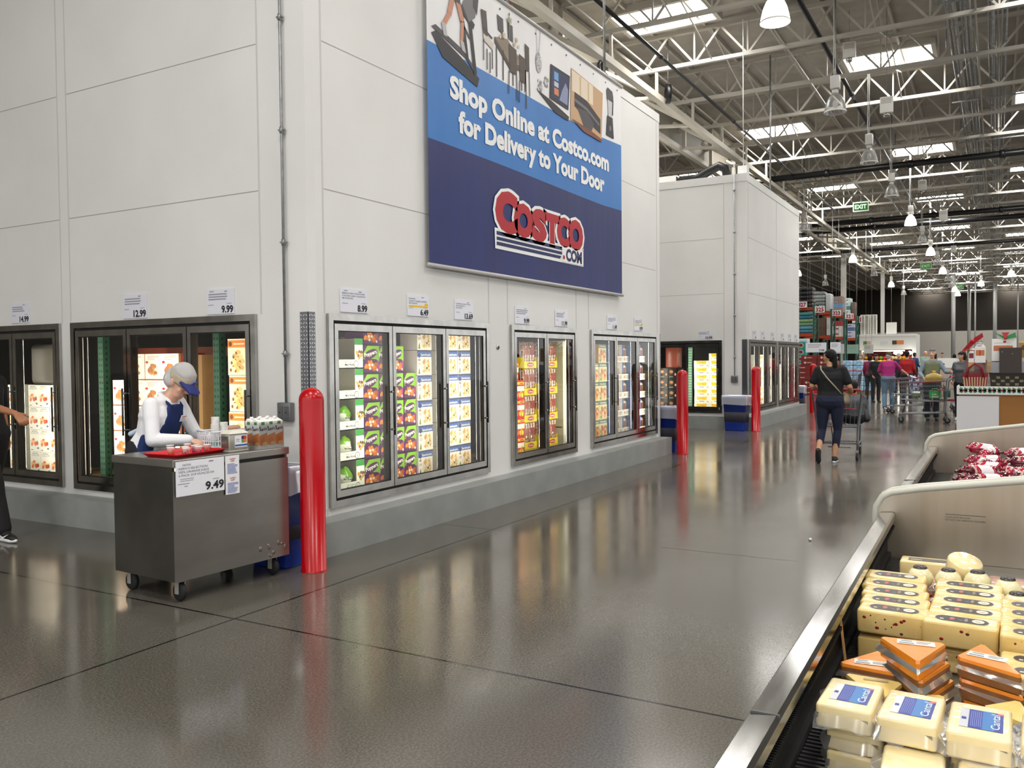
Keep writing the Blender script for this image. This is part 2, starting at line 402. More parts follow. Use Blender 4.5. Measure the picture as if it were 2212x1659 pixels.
# ================================================================ ROOF STEEL
def joist_mesh():
    b = MB(); y0, y1 = -9.6, 8.0
    b.box(-.05, y0, 8.92, .05, y1, 9.0, JOISTW); b.box(-.05, y0, 8.18, .05, y1-.1, 8.26, JOISTW)
    n = 14; st = (y1-.8-y0)/n
    for i in range(n):
        a = y0+i*st
        b.rod((0, a, 8.22), (0, a+st/2, 8.94), .045, JOISTW); b.rod((0, a+st/2, 8.94), (0, a+st, 8.22), .045, JOISTW)
        b.rod((0, a, 8.22), (0, a, 8.94), .035, JOISTW)
    b.rod((0, y1-.8, 8.22), (0, y1, 8.94), .055, JOISTW)
    return b.mesh('roof_joist')
jm = joist_mesh()
JX = [5.55+2.70*k for k in range(37)]
for k, x in enumerate(JX):
    o = bpy.data.objects.new('roof_joist', jm); COL.objects.link(o); o.location = (x, 0, 0)
    o['kind'] = 'structure'
for k, x in enumerate(JX[5:22]):
    o = bpy.data.objects.new('roof_joist', jm); COL.objects.link(o); o.location = (x, 17.7, 0)
    o['kind'] = 'structure'
# cross bracing rods between joists
b = MB()
for y in (-3.2, .4, 4.0, 7.0):
    for i in range(len(JX)-1): b.rod((JX[i], y, 8.24), (JX[i+1], y, 8.24), .028, JOISTW)
for i in range(0, len(JX)-1):
    b.rod((JX[i], 2.2, 8.9), (JX[i+1], 2.2, 8.24), .03, JOISTW); b.rod((JX[i], 2.2, 8.24), (JX[i+1], 2.2, 8.9), .03, JOISTW)
    b.rod((JX[i], 5.6, 8.9), (JX[i+1], 5.6, 8.24), .03, JOISTW)
o = b.build('roof_bracing'); o['kind'] = 'structure'
# girder with draft curtain behind it
GIRD = C('#c2bcae', .5); CURT = C('#8f897c', .6)
b = MB(); b.box(4, 6.82, 7.52, 66, 6.98, 7.66, GIRD); b.box(4, 8.05, 7.62, 66, 8.2, 7.74, GIRD); b.box(4, 8.05, 8.86, 66, 8.2, 9.02, GIRD)
for i in range(24):
    x = 5.55+i*2.7
    b.rod((x, 8.02, 7.7), (x, 8.02, 8.92), .1, GIRD); b.rod((x, 6.9, 7.58), (x, 8.02, 7.7), .08, GIRD); b.rod((x, 6.9, 7.58), (x-1.0, 8.02, 8.2), .07, GIRD); b.rod((x, 6.9, 7.6), (x, 6.9, 8.2), .06, GIRD)
b.box(4, 8.21, 7.62, 66, 8.25, RZ, CURT)
o = b.build('roof_girder'); o['kind'] = 'structure'
# second girder bottom chord further right is out of frame; painted square columns carry the roof line
COLM = C('#d6d3cc', .5)
for x in (54.8, 75.0, 92.0):
    o = MB().box(x-.14, 7.95, 0, x+.14, 8.23, RZ, COLM).build('column'); o['kind'] = 'structure'
# black sprinkler mains across the hall and branch lines along it
PIPE = C('#17181a', .35)
def pipe(label, a, c, r, hang=()):
    b = MB(); b.tube([a, c], r, PIPE, 10)
    for p in hang: b.tube([p, (p[0], p[1], 8.95)], .012, GALV, 5)
    for k in range(1, 6):
        t = k/6; q = [a[i]+(c[i]-a[i])*t for i in range(3)]; d = [(c[i]-a[i]) for i in range(3)]; n = math.sqrt(sum(x*x for x in d)); e = [x/n*.08 for x in d]
        b.tube([[q[i]-e[i] for i in range(3)], [q[i]+e[i] for i in range(3)]], r*1.25, PIPE, 10)
    tag(b.build('sprinkler_pipe'), label, 'pipe', 'black roof pipes')
pipe('thick black pipe crossing the hall, first one past the second freezer room', (31.3, 7.8, 7.9), (31.3, -8, 7.9), .11, [(31.3, y, 7.9) for y in (6, 3, 0, -3)])
pipe('thick black pipe crossing the hall, first of the close pair', (43.2, 7.8, 7.9), (43.2, -8, 7.9), .12, [(43.2, y, 7.9) for y in (6, 2, -2)])
pipe('thick black pipe crossing the hall, second of the close pair', (45.62, 12, 7.9), (45.62, -8, 7.9), .12)
pipe('thin black pipe crossing the hall under the far joists', (53.5, 12, 7.7), (53.5, -8, 7.7), .09)
pipe('black branch pipe running along the roof beside the long girder', (6, 6.30, 8.0), (41, 6.30, 8.0), .04)
pipe('black branch pipe running along the roof over the row of lamps', (6, 3.35, 8.4), (60, 3.35, 8.4), .05)
# grey conduit runs along the roof
for k in range(12):
    y = .92 - k*.082 - (.15 if k > 6 else 0)
    o = MB().tube([(9, y, 8.45-.03*(k % 3)), (96, y, 8.45-.03*(k % 3))], .017 if k % 4 else .03, GALV, 6).build('conduit_pipe')
    tag(o, 'thin grey conduit in the bundle running along the roof', 'pipe', 'grey conduit bundle under the roof')
for k, x in enumerate((15.4, 18.6, 22.0, 26, 31, 37, 44, 52)):
    o = MB().box(x-.02, -1.0, 8.32, x+.02, 1.1, 8.356, GALV).tube([(x, -.95, 8.38), (x, -.95, 9.05)], .01, GALV, 5).tube([(x, 1.05, 8.38), (x, 1.05, 9.05)], .01, GALV, 5).build('strut_bar')
    tag(o, ORD[k].replace('topmost', 'first') + ' steel strut carrying the grey conduit bundle, counted along the hall', 'strut', 'struts under the conduit bundle')

# skylights
PANE = EM('#fffdf9', SKY_E)
SKYS = []
def skylight(k, x, y):
    b = MB(); b.box(x-.72, y-1.08, RZ-.16, x-.62, y+1.08, RZ, JOISTW); b.box(x+.62, y-1.08, RZ-.16, x+.72, y+1.08, RZ, JOISTW)
    b.box(x-.62, y-1.08, RZ-.16, x+.62, y-.98, RZ, JOISTW); b.box(x-.62, y+.98, RZ-.16, x+.62, y+1.08, RZ, JOISTW)
    f = b.build('window_%d' % k); f['kind'] = 'structure'
    p = MB(); p.quad((x-.62, y-.98, RZ-.02), (x-.62, y+.98, RZ-.02), (x+.62, y+.98, RZ-.02), (x+.62, y-.98, RZ-.02), PANE)
    for i in range(1, 3): p.box(x-.62, y-.98+i*.653-.012, RZ-.045, x+.62, y-.98+i*.653+.012, RZ-.021, WHITE)
    p.build('pane', f)
k = 1
for (yy, ph) in ((-5.2, 5.4), (-1.4, 0), (2.4, 5.4), (6.35, 0), (10.4, 5.4), (14.2, 0)):
    for i in range(-3, 9):
        x = 18.0+ph+10.8*i
        if yy > 9 and not (5 < x < 70): continue
        skylight(k, x, yy); k += 1
# ================================================================ FREEZER FRONTS
GASK = C('#0e0e10', .6)
STRIP = EM('#fff3dc', STRIP_E)
def freezer_front(label, W, z0, z1, mull, loc, rz, hz=(.93, 1.27)):
    """glass-door unit: local x across, outside -y"""
    t = thing('freezer_door_unit', label, 'freezer', loc, rz, 'glass door freezer fronts')
    f = MB(); fw = .055; y0, y1 = -.03, .06
    f.box(0, y0, z0, fw, y1, z1, CHROME); f.box(W-fw, y0, z0, W, y1, z1, CHROME)
    f.box(fw, y0, z1-fw, W-fw, y1, z1, CHROME); f.box(fw, y0, z0, W-fw, y1, z0+fw, CHROME)
    f.box(fw, -.002, z0+fw, fw+.012, .05, z1-fw, GASK); f.box(W-fw-.012, -.002, z0+fw, W-fw, .05, z1-fw, GASK)
    f.box(fw+.012, -.002, z1-fw-.025, W-fw-.012, .05, z1-fw, GASK); f.box(fw+.012, -.002, z0+fw, W-fw-.012, .05, z0+fw+.02, GASK)
    for m in mull: f.box(m-.025, .0, z0+fw+.02, m+.025, .055, z1-fw-.025, GASK)
    f.build('frame', t)
    xs = [fw+.012] + list(mull) + [W-fw-.012]
    for i in range(len(xs)-1):
        a, c = xs[i]+.005, xs[i+1]-.005; b0, b1 = z0+fw+.022, z1-fw-.027; r = .045
        d = MB()
        d.box(a, -.026, b0, a+r, -.004, b1, CHROME); d.box(c-r, -.026, b0, c, -.004, b1, CHROME)
        d.box(a+r, -.026, b1-r*1.25, c-r, -.004, b1, CHROME); d.box(a+r, -.026, b0, c-r, -.004, b0+r*1.25, CHROME)
        d.box(a+r, -.02, b0+r*1.25, a+r+.008, -.006, b1-r*1.25, BLACK); d.box(c-r-.008, -.02, b0+r*1.25, c-r, -.006, b1-r*1.25, BLACK)
        d.box(a+r, -.02, b1-r*1.25-.008, c-r, -.006, b1-r*1.25, BLACK); d.box(a+r, -.02, b0+r*1.25, c-r, -.006, b0+r*1.25+.008, BLACK)
        do = d.build('door', t)
        g = MB(); g.quad((a+r, -.014, b0+r), (c-r, -.014, b0+r), (c-r, -.014, b1-r), (a+r, -.014, b1-r), GLASS)
        g.build('glass', do)
        h = MB(); hx = c-.022
        h.tube([(hx, -.026, hz[1]), (hx, -.062, hz[1])], .009, CHROME, 8); h.tube([(hx, -.026, hz[0]), (hx, -.062, hz[0])], .009, CHROME, 8)
        h.tube([(hx, -.06, hz[0]-.05), (hx, -.06, hz[1]+.05)], .009, DKGREY, 8); h.build('handle', do)
    for x in xs:
        x_ = min(max(x, .09), W-.09); L = MB()
        L.box(x_-.02, .06, z0+.12, x_+.02, .08, z1-.12, DKGREY)
        L.quad((x_+.018, .0815, z0+.14), (x_+.018, .0815, z1-.14), (x_-.018, .0815, z1-.14), (x_-.018, .0815, z0+.14), STRIP)
        L.build('light_strip', t)
    return t
freezer_front('three-door freezer front nearest the corner, full of wonton trays and popper cartons', 2.54, .335, 1.945, [.85, 1.71], (5.35, YW, 0), 0)
freezer_front('two-door freezer front with red cartons and yellow trays behind the glass', 1.715, .335, 1.945, [.865], (8.385, YW, 0), 0)
freezer_front('three-door freezer front at the far end, with a red bollard mirrored in its glass', 2.56, .335, 1.945, [.86, 1.70], (10.57, YW, 0), 0)
freezer_front('three-door freezer front behind the woman in the navy apron', 2.50, .33, 1.95, [.84, 1.66], (XW, 7.86, 0), R(-90))
freezer_front('freezer front with white scallop cartons behind the reaching arm', 2.56, .33, 1.95, [.85, 1.75], (XW, 10.6, 0), R(-90))
freezer_front('two-door freezer front on the side of the second room, with white and yellow cartons', 1.72, .33, 1.93, [.87], (X2, 6.95, 0), R(-90))
freezer_front('three-door freezer front beyond the middle bollard, first on the second room', 2.62, .335, 1.94, [.87, 1.74], (18.66, Y2, 0), 0)
freezer_front('last three-door freezer front on the second room, next to the far blue bin', 2.54, .335, 1.94, [.84, 1.69], (21.44, Y2, 0), 0)

# ================================================================ FROZEN GOODS (all fronts face local -y)
def carton(w, h, d, side, draw):
    b = MB(); b.box(0, 0, 0, w, d, h, side)
    draw(Art(b, (0, -.0006, 0), (1,0,0), (0,0,1), .0005), w, h)
    return b
ORG = [C(c, .45) for c in ('#e0892c', '#d2701c', '#eda04a', '#b95a18')]
GOLD = [C(c, .5) for c in ('#e6c98a', '#d9b469', '#f0dca8', '#c99f58')]
FRY = [C(c, .5) for c in ('#c98a45', '#b5763a', '#dda560', '#a86530')]
RED = C('#b8222a', .45); DRED = C('#7d1118', .45); NAVY = C('#22386e', .45); BLUE = C('#2c5ca8', .45)
PUR = C('#4b1c4f', .4); MAG = C('#8e2f86', .4); LIME = C('#86c232', .4); GRN = C('#3c8f46', .45); YEL = C('#efc51e', .45); PALEG = C('#dfe9dc', .5); ORANGE = C('#e8812e', .45); CREAM = C('#f1ead8', .5)
def d_popper(a, w, h):
    a.rect(0, 0, w, h, PUR, .4); a.poly([(w*.25,h*.98),(w,h*.98),(w,h*.42),(w*.8,h*.5),(w*.45,h*.52),(0,h*.5),(0,h*.72)], LIME, 1)
    a.rect(w*.86, 0, w, h*.55, MAG, .8)
    a.disc(w*.45, h*.68, w*.46, h*.16, PUR, 2, 18, .3)
    a.text('Poppers', w*.07, h*.57, h*.14, WHITE, 3, bold=.03, w=w*.80, rot=.22)
    a.blobs(w*.46, h*.27, w*.38, h*.15, 16, w*.12, ORG, 2, 3)
    for x, y in ((.36,.3),(.55,.3),(.4,.17)): a.disc(w*x, h*y, w*.07, h*.05, CREAM, 3.4, 10)
    a.rect(0, 0, w, h*.06, C('#2a1230', .4), 3.5); a.disc(w*.86, h*.12, w*.05, h*.05, WHITE, 3.6, 8)
def d_spana(a, w, h):
    a.rect(0, 0, w, h, C('#f3efe2', .45), .4); a.rect(0, h*.74, w, h*.94, BLUE, 1); a.rect(0, h*.94, w, h, NAVY, 1)
    a.disc(w*.13, h*.80, w*.08, h*.10, NAVY, 2)
    a.text('Spanakopita', w*.25, h*.79, h*.09, WHITE, 2, w=w*.70, bold=.015)
    a.text('48', w*.05, h*.57, h*.11, INK, 2, bold=.01); a.lines(w*.05, h*.5, w*.22, 3, h*.035, h*.014, INKG)
    a.disc(w*.62, h*.36, w*.34, h*.30, C('#e7e2d6', .4), 1.2, 20)
    rr = random.Random(5)
    for i in range(15):
        x = w*(.62+rr.uniform(-.24, .24)); y = h*(.36+rr.uniform(-.2, .22)); t = rr.uniform(0, 6); q = w*.12
        a.poly([(x+q*math.cos(t+k*2.09), y+q*math.sin(t+k*2.09)) for k in range(3)], rr.choice(GOLD), 2+i*.08)
    a.disc(w*.66, h*.28, w*.06, h*.05, C('#5b6b34', .5), 3.6); a.poly([(w*.05,h*.05),(w*.2,h*.05),(w*.16,h*.3),(w*.1,h*.22)], C('#6f8f4f', .5), 2)
def d_scallop(a, w, h):
    a.rect(0, 0, w, h, C('#f2f1e6', .4), .4); a.text('SCALLOPS', w*.12, h*.80, h*.085, C('#8a8f88', .5), 2, w=w*.76)
    a.lines(w*.2, h*.95, w*.6, 2, h*.035, h*.014, INKG)
    a.blobs(w*.38, h*.42, w*.2, h*.2, 9, w*.12, [C(c, .4) for c in ('#d9622c', '#c4491d', '#eebb84', '#e07a3c')], 2, 4)
    a.disc(w*.72, h*.45, w*.14, h*.08, C('#d7e2ae', .4), 2); a.disc(w*.72, h*.38, w*.12, h*.09, C('#b8482a', .4), 2.4)
    a.disc(w*.8, h*.16, w*.1, h*.045, C('#5c6a72', .4), 2); a.rect(w*.1, h*.06, w*.32, h*.09, INKG, 2)
def d_fried(a, w, h):
    a.rect(0, 0, w, h, C('#f3ece0', .45), .4); a.lines(w*.15, h*.92, w*.7, 4, h*.045, h*.014, C('#b98a7a', .5), 2, 2); a.disc(w*.12, h*.68, w*.09, h*.05, RED, 2)
    a.disc(w*.52, h*.36, w*.40, h*.27, WHITE, 1.5, 22); a.disc(w*.52, h*.34, w*.37, h*.24, C('#e8dfd0', .5), 1.8, 22)
    a.blobs(w*.52, h*.40, w*.27, h*.16, 22, w*.10, FRY, 2, 6); a.rect(0, 0, w, h*.035, C('#a05a2a', .5), 2)
def d_taq(a, w, h):
    a.rect(0, 0, w, h, C('#f0e3bd', .5), .4); a.rect(0, h*.76, w, h*.96, ORANGE, 1); a.disc(w*.14, h*.86, w*.09, h*.07, C('#6b3b22', .5), 2); a.rect(w*.3, h*.84, w*.9, h*.88, C('#f6d9ae', .5), 2)
    rr = random.Random(8)
    for i, (x, y) in enumerate(((.55,.62),(.4,.52),(.66,.5),(.5,.42),(.75,.38),(.3,.36),(.58,.3),(.38,.24),(.72,.22),(.5,.14),(.25,.16))):
        a.disc(w*x, h*y, w*.16, h*.075, rr.choice(GOLD), 2+i*.12, 12, rr.uniform(-.5, .8)); a.disc(w*(x-.1), h*(y-.02), w*.06, h*.05, C('#7a4a26', .5), 2.06+i*.12, 9)
def d_redbox(a, w, h):
    a.rect(0, 0, w, h, RED, .4); a.rect(0, h*.42, w, h*.68, C('#f0e3d2', .5), 1); a.blobs(w*.5, h*.28, w*.36, h*.16, 9, w*.2, FRY+[YEL], 2, 3); a.rect(0, h*.78, w, h*.9, YEL, 1); a.rect(w*.15, h*.81, w*.85, h*.86, DRED, 2)
def d_green(a, w, h):
    a.rect(0, 0, w, h, C('#ead9a6', .35), .4); a.rect(0, h*.80, w, h, C('#2f6b3a', .4), 1); a.text('Chicken', w*.1, h*.85, h*.09, WHITE, 2, w=w*.8, bold=.02)
    a.blobs(w*.5, h*.36, w*.4, h*.28, 22, w*.13, ORG+GOLD, 2, 12); a.disc(w*.22, h*.14, w*.14, h*.09, C('#7ea04c', .5), 3.4); a.disc(w*.8, h*.62, w*.13, h*.07, C('#7ea04c', .5), 3.4)
def d_yelbox(a, w, h):
    a.rect(0, 0, w, h, C('#f6f4ea', .5), .4); a.poly([(w*.14,h*.98),(w*.86,h*.98),(w*.80,h*.52),(w*.2,h*.52)], YEL, 1)
    a.rect(w*.46, h*.6, w*.54, h*.92, C('#f7e8a8', .5), 2); a.rect(w*.4, h*.7, w*.6, h*.82, C('#c9931a', .5), 2.2)
    a.lines(w*.32, h*.40, w*.36, 2, h*.09, h*.05, INKG, 2); a.rect(w*.86, h*.2, w*.95, h*.4, C('#d9a09a', .5), 2); a.disc(w*.18, h*.22, w*.02, h*.06, INK, 2, 8)
def d_black(a, w, h):
    a.rect(0, 0, w, h, C('#16110f', .35), .4); a.disc(w*.35, h*.62, w*.26, h*.22, C('#5b3a28', .5), 1); a.disc(w*.35, h*.66, w*.2, h*.14, C('#b98a62', .5), 2); a.disc(w*.8, h*.4, w*.09, h*.12, C('#e2a58c', .5), 2); a.rect(w*.1, h*.12, w*.55, h*.24, C('#6d7a78', .5), 2)
def mk(cols):
    def d(a, w, h):
        a.rect(0, 0, w, h, cols[0], .4); a.rect(0, h*.6, w, h*.86, cols[1], 1); a.blobs(w*.5, h*.32, w*.32, h*.18, 8, w*.14, cols[2:], 2, 5)
    return d
def stack(name, cat, proto, w, x, y, z0, h, rows, rz, label, group, first=None, gap=.002):
    """one column of cartons standing on each other, lowest at z0; labels count from the top"""
    me = proto if isinstance(proto, bpy.types.Mesh) else proto.mesh(name)
    for i in range(rows):
        k = rows-1-i; o = bpy.data.objects.new(name, me); COL.objects.link(o)
        j = random.uniform(-.006, .006)
        o.location = (x + (j if rz == 0 else abs(j)), y + (abs(j) if rz == 0 else j), z0+i*(h+gap)); o.rotation_euler = (0, 0, rz)
        tag(o, label % nth(k, rows), cat, group)
    return me
SIDE = R(-90)
WOODP = noisy('pallet_wood', '#7a6243', '#927650', 4, (.7, .85), 0, 60, 0, (1, 8, 8))
def pallet(label, x, y, w, d, z=.05, rz=0, h=.29):
    b = MB()
    for i in range(6): b.box(i*w/6, 0, h-.03, i*w/6+w/7.5, d, h, WOODP)
    for i in range(3): b.box(0, i*(d-.1)/2, .02, w, i*(d-.1)/2+.1, h-.03, WOODP); b.box(0, i*(d-.1)/2, 0, w, i*(d-.1)/2+.1, .02, WOODP)
    tag(b.build('wooden_pallet', loc=(x, y, z), rz=rz), label, 'pallet', 'pallets inside the freezers')
PZ = .345
# --- front unit 1
m_pop = carton(.232, .268, .22, C('#5a2560', .45), d_popper).mesh('popper_carton')
stack('snack_carton', 'carton', m_pop, .232, 6.31, 5.2, PZ, .27, 6, 0, 'popper carton, %s in the bright stack by the wonton trays', 'popper cartons')
stack('snack_carton', 'carton', m_pop, .232, 6.548, 5.205, PZ, .27, 6, 0, 'popper carton, %s in the stack half hidden by the first door edge', 'popper cartons')
m_pop2 = carton(.2, .268, .2, C('#5a2560', .45), d_popper).mesh('popper_carton')
stack('snack_carton', 'carton', m_pop2, .2, 6.785, 5.24, PZ, .27, 5, 0, 'popper carton, %s in the first stack behind the middle door', 'popper cartons')
stack('snack_carton', 'carton', m_pop2, .2, 6.99, 5.24, PZ, .27, 4, 0, 'popper carton, %s in the second stack behind the middle door', 'popper cartons')
m_sp = carton(.255, .258, .22, C('#dad9d2', .5), d_spana).mesh('pastry_carton')
for x, w_ in ((7.205, 'beside the poppers'), (7.70, 'at hinge side of third door'), (7.965, 'at handle side of third door')):
    stack('pastry_carton', 'carton', m_sp, .255, x, 5.22, PZ, .261, 6, 0, 'spinach pastry carton, %s in the stack ' + w_, 'spinach pastry cartons')
def wonton_tray():
    b = MB(); w, d, h = .435, .4, .282; WC = C('#e4ebe0', .55)
    b.box(0, 0, 0, w, d, .01, WC); b.box(0, 0, 0, w, .008, .085, WC); b.box(0, d-.008, 0, w, d, h, KRAFT); b.box(0, .008, 0, .008, d-.008, h, KRAFT); b.box(w-.008, .008, 0, w, d-.008, h, WC)
    b.box(w-.115, 0, .085, w, .008, h, WC)
    a = Art(b, (0, -.0006, 0), (1,0,0), (0,0,1), .0005)
    a.text('Fully Cooked', .18, .056, .014, INKG, 1); a.text('Mini Wontons', .18, .028, .02, INK, 1, bold=.02); a.text('bibigo', .02, .018, .024, C('#9fc59a', .5), 1)
    a.disc(.335, .042, .033, .033, C('#4a544c', .5), 1, 18); a.disc(.335, .042, .027, .027, PALEG, 2, 18); a.text('S', .335, .03, .024, INK, 3, 'c')
    a.rect(w-.115, h-.06, w, h, GRN, 1); a.blobs(w-.055, .15, .04, .06, 9, .02, GOLD+[C('#6d5030')], 1, 2)
    return b
m_wt = wonton_tray().mesh('display_tray')
def bag_mesh(seed, c1, c2, c3):
    rr = random.Random(seed); bm = bmesh.new(); bmesh.ops.create_uvsphere(bm, u_segments=18, v_segments=12, radius=1)
    for v in bm.verts:
        x, y, z = v.co; e = abs(z)**3
        s = (1-.55*max(0, z)**4)
        v.co = (x*.082*s*(1+.12*math.sin(7*z+3*x+seed)), y*.06*(1-e*.7)+.006*math.sin(9*x+5*z+seed), (z+1)*.108+.006*math.sin(11*x+seed))
    b = MB(); b.mats = []
    bm.verts.index_update(); fs = [[v.index for v in f.verts] for f in bm.faces]; vs = [v.co[:] for v in bm.verts]
    k1, k2, k3 = b.mi(c1), b.mi(c2), b.mi(c3); b.v = vs
    for f in fs:
        zc = sum(vs[i][2] for i in f)/len(f); xc = sum(vs[i][0] for i in f)/len(f)
        b.f.append(f); b.sm.append(True); b.m.append(k3 if zc < .05 else (k1 if (zc > .135+.03*math.sin(20*xc+seed)) else k2))
    bm.free()
    a = Art(b, (-.055, -.0635, .07), (1,0,0), (0,0,1), .001); a.text('Mini Wontons', 0, .02, .018, INK, 1, w=.11, bold=.02); a.text('Fully Cooked', .01, .045, .011, INKG, 1, w=.08)
    return b
m_bag = bag_mesh(1, C('#7ab52e', .25), C('#dfe8d6', .25), C('#cfa24a', .3)).mesh('food_bag'); m_bag2 = bag_mesh(4, C('#6aa52a', .25), C('#d5e0cf', .25), C('#b9b078', .3)).mesh('food_bag')
for i in range(5):
    k = 4-i; z = .345+i*.284
    o = bpy.data.objects.new('display_tray', m_wt); COL.objects.link(o); o.location = (5.865, 5.2, z)
    tag(o, 'white wonton display tray, %s in its stack by the corner of the freezer' % nth(k, 5), 'tray', 'wonton trays')
    if i < 3:
        for j in range(2):
            g = bpy.data.objects.new('food_bag', (m_bag, m_bag2)[(i+j) % 2]); COL.objects.link(g); g.location = (5.865+.1+j*.152, 5.30, z+.012); g.rotation_euler = (0, R(-7+12*j), R(8-20*j+i*9))
            tag(g, 'green and white wonton bag, %s one in the %s tray' % (('first', 'second')[j], nth(k, 5).replace(' from top', '')), 'bag', 'wonton bags')
def kraft(label, x0, y0, z0, x1, y1, z1, m=None):
    b = MB(); b.box(0, 0, 0, x1-x0, y1-y0, z1-z0, m or KRAFT); b.box(0, -.001, (z1-z0)*.48, x1-x0, 0, (z1-z0)*.52, C('#b98e58', .5))
    tag(b.build('cardboard_box', loc=(x0, y0, z0)), label, 'box')
kraft('brown cardboard box high behind the popper cartons', 6.80, 5.50, 1.45, 7.15, 5.9, 1.80); kraft('brown cardboard box behind the middle door, below the high one', 6.80, 5.50, 1.04, 7.2, 5.95, 1.449)
kraft('brown cardboard box low behind the popper stacks', 6.80, 5.50, PZ, 7.2, 5.95, 1.039)
pallet('wooden pallet under the wonton trays and poppers', 5.85, 5.2, .93, .75); pallet('wooden pallet under the popper cartons of the middle door', 6.82, 5.24, .45, .72); pallet('wooden pallet under the spinach pastry cartons', 7.3, 5.22, .95, .7)
# --- front unit 2
m_rb = carton(.14, .234, .2, DRED, d_redbox).mesh('red_carton')
stack('red_carton', 'carton', m_rb, .14, 9.165, 5.2, PZ, .235, 5, 0, 'slim red and yellow carton, %s in the stack next to the frame', 'slim red cartons')
stack('red_carton', 'carton', m_rb, .14, 9.308, 5.2, PZ, .235, 4, 0, 'slim red and yellow carton, %s in the stack beside the yellow trays', 'slim red cartons')
def yellow_tray():
    b = MB(); w, d = .325, .3; Y = C('#e8d21f', .5)
    b.box(0, 0, 0, w, d, .008, Y); b.box(0, 0, .008, w, .006, .09, Y); b.box(0, d-.006, .008, w, d, .14, Y); b.box(0, .006, .008, .006, d-.006, .14, Y); b.box(w-.006, .006, .008, w, d-.006, .14, Y)
    a = Art(b, (0, -.0006, 0), (1,0,0), (0,0,1), .0005); a.disc(w*.5, .046, .085, .03, RED, 1, 20); a.disc(w*.5, .046, .08, .026, C('#d7a79a', .5), 2, 20); a.disc(w*.5, .046, .076, .023, RED, 3, 20); a.text('DelReal', w*.5, .038, .017, WHITE, 4, 'c', w=.12, bold=.03)
    return b
m_yt = yellow_tray().mesh('display_tray')
MEAT = noisy('packed_meat', '#7b3a28', '#c9b29a', 26, (.08, .16), .15, 40, coat=1.0)
def pack():
    b = MB(); b.rbox(0, 0, 0, .15, .06, .333, MEAT, .02, 2); b.box(.02, -.001, .16, .13, .001, .26, C('#8d2a22', .3)); b.rbox(-.004, .05, -.0, .154, .058, .33, C('#bdbcb6', .25), .003, 1); return b
m_pk = pack().mesh('meat_pack')
for cx, wh in ((9.455, 'beside the red cartons'), (10.06, 'behind the second door')):
    for i in range(4):
        z = PZ+.058+i*.345
        o = bpy.data.objects.new('display_tray', m_yt); COL.objects.link(o); o.location = (cx, 5.2, z); tag(o, 'yellow tray with red oval logo, %s in the stack %s' % (nth(3-i, 4), wh), 'tray', 'yellow meat trays')
        for j in range(2):
            for q in range(2):
                g = bpy.data.objects.new('meat_pack', m_pk); COL.objects.link(g); g.location = (cx+.012+j*.155, 5.215+q*.13, z+.01)
                tag(g, '%s clear meat pack, %s row of the %s yellow tray %s' % (('first', 'second')[j], ('front', 'rear')[q], nth(3-i, 4).replace(' from top', ''), wh), 'pack', 'meat packs in yellow trays')
b = MB(); b.box(0, 0, 0, .11, .35, 1.3, C('#c9cbb8', .5)); b.box(-.001, .02, .1, 0, .33, .12, C('#5a5040')); b.box(0, 0, -.45, .11, .35, 0, C('#b5b7a6', .5))
tag(b.build('upright_board', loc=(10.56, 5.2, .5)), 'tall pale upright panel behind the second door of the two-door freezer', 'panel')
pallet('wooden pallet under the red cartons and yellow trays', 9.165, 5.2, .62, .7); pallet('wooden pallet under the second stack of yellow trays', 10.0, 5.2, .45, .7)
for cx, n in ((9.455, 'first'), (10.06, 'second')):
    tag(MB().box(0, 0, 0, .325, .32, .056, C('#b9a94a', .6)).build('card_sheet', loc=(cx, 5.2, PZ)), 'flattened card pad under the %s stack of yellow trays' % n, 'card')
# --- front unit 3
m_gr = carton(.285, .282, .2, C('#b98a3c', .5), d_green).mesh('frozen_bag_carton')
stack('chicken_carton', 'carton', m_gr, .285, 11.50, 5.2, PZ, .284, 4, 0, 'green and orange chicken carton, %s in the stack next to the frame', 'green and orange chicken cartons')
stack('chicken_carton', 'carton', m_gr, .285, 11.79, 5.2, PZ, .284, 5, 0, 'green and orange chicken carton, %s in the taller second stack', 'green and orange chicken cartons')
def blue_tray():
    b = MB(); w, d, h = .285, .25, .282; BW = C('#e9e6dc', .5)
    b.box(0, 0, 0, w, d, .008, BW); b.box(0, 0, .008, w, .006, .1, BW); b.box(0, 0, .1, .03, .006, h, BLUE); b.box(0, .006, .008, .006, d, h, BLUE); b.box(w-.006, .006, .008, w, d, h, BW); b.box(0, d-.006, .008, w, d, h, C('#3a2a1e'))
    b.rbox(.03, .03, .01, w-.02, d-.03, .25, C('#d9cfb8', .2), .05, 3); b.box(.07, .028, .1, .2, .032, .2, C('#7d4c2a', .4))
    a = Art(b, (0, -.0006, 0), (1,0,0), (0,0,1), .0005); a.rect(.05, .03, .12, .075, C('#c9a77e'), 1); a.lines(.14, .075, .12, 3, .02, .008, INKG, 1)
    return b
m_bt = blue_tray().mesh('display_tray')
for cx, cy_, wh in ((12.42, 5.2, 'behind the middle door'), (12.715, 5.2, 'between the last two doors'), (12.99, 5.02, 'behind the last door')):
    for i in range(5):
        o = bpy.data.objects.new('display_tray', m_bt); COL.objects.link(o); o.location = (cx, cy_, PZ+i*.286); tag(o, 'blue and white tray, %s in the stack %s' % (nth(4-i, 5), wh), 'tray', 'blue and white trays')
pallet('wooden pallet under the green chicken cartons', 11.5, 5.2, .6, .7); pallet('wooden pallet under the blue and white trays', 12.42, 5.2, .56, .7)
tag(MB().box(0, 0, 0, .22, .28, .29, WOODP).build('wooden_block', loc=(12.99, 5.02, .052)), 'wooden block under the last stack of blue and white trays', 'block')
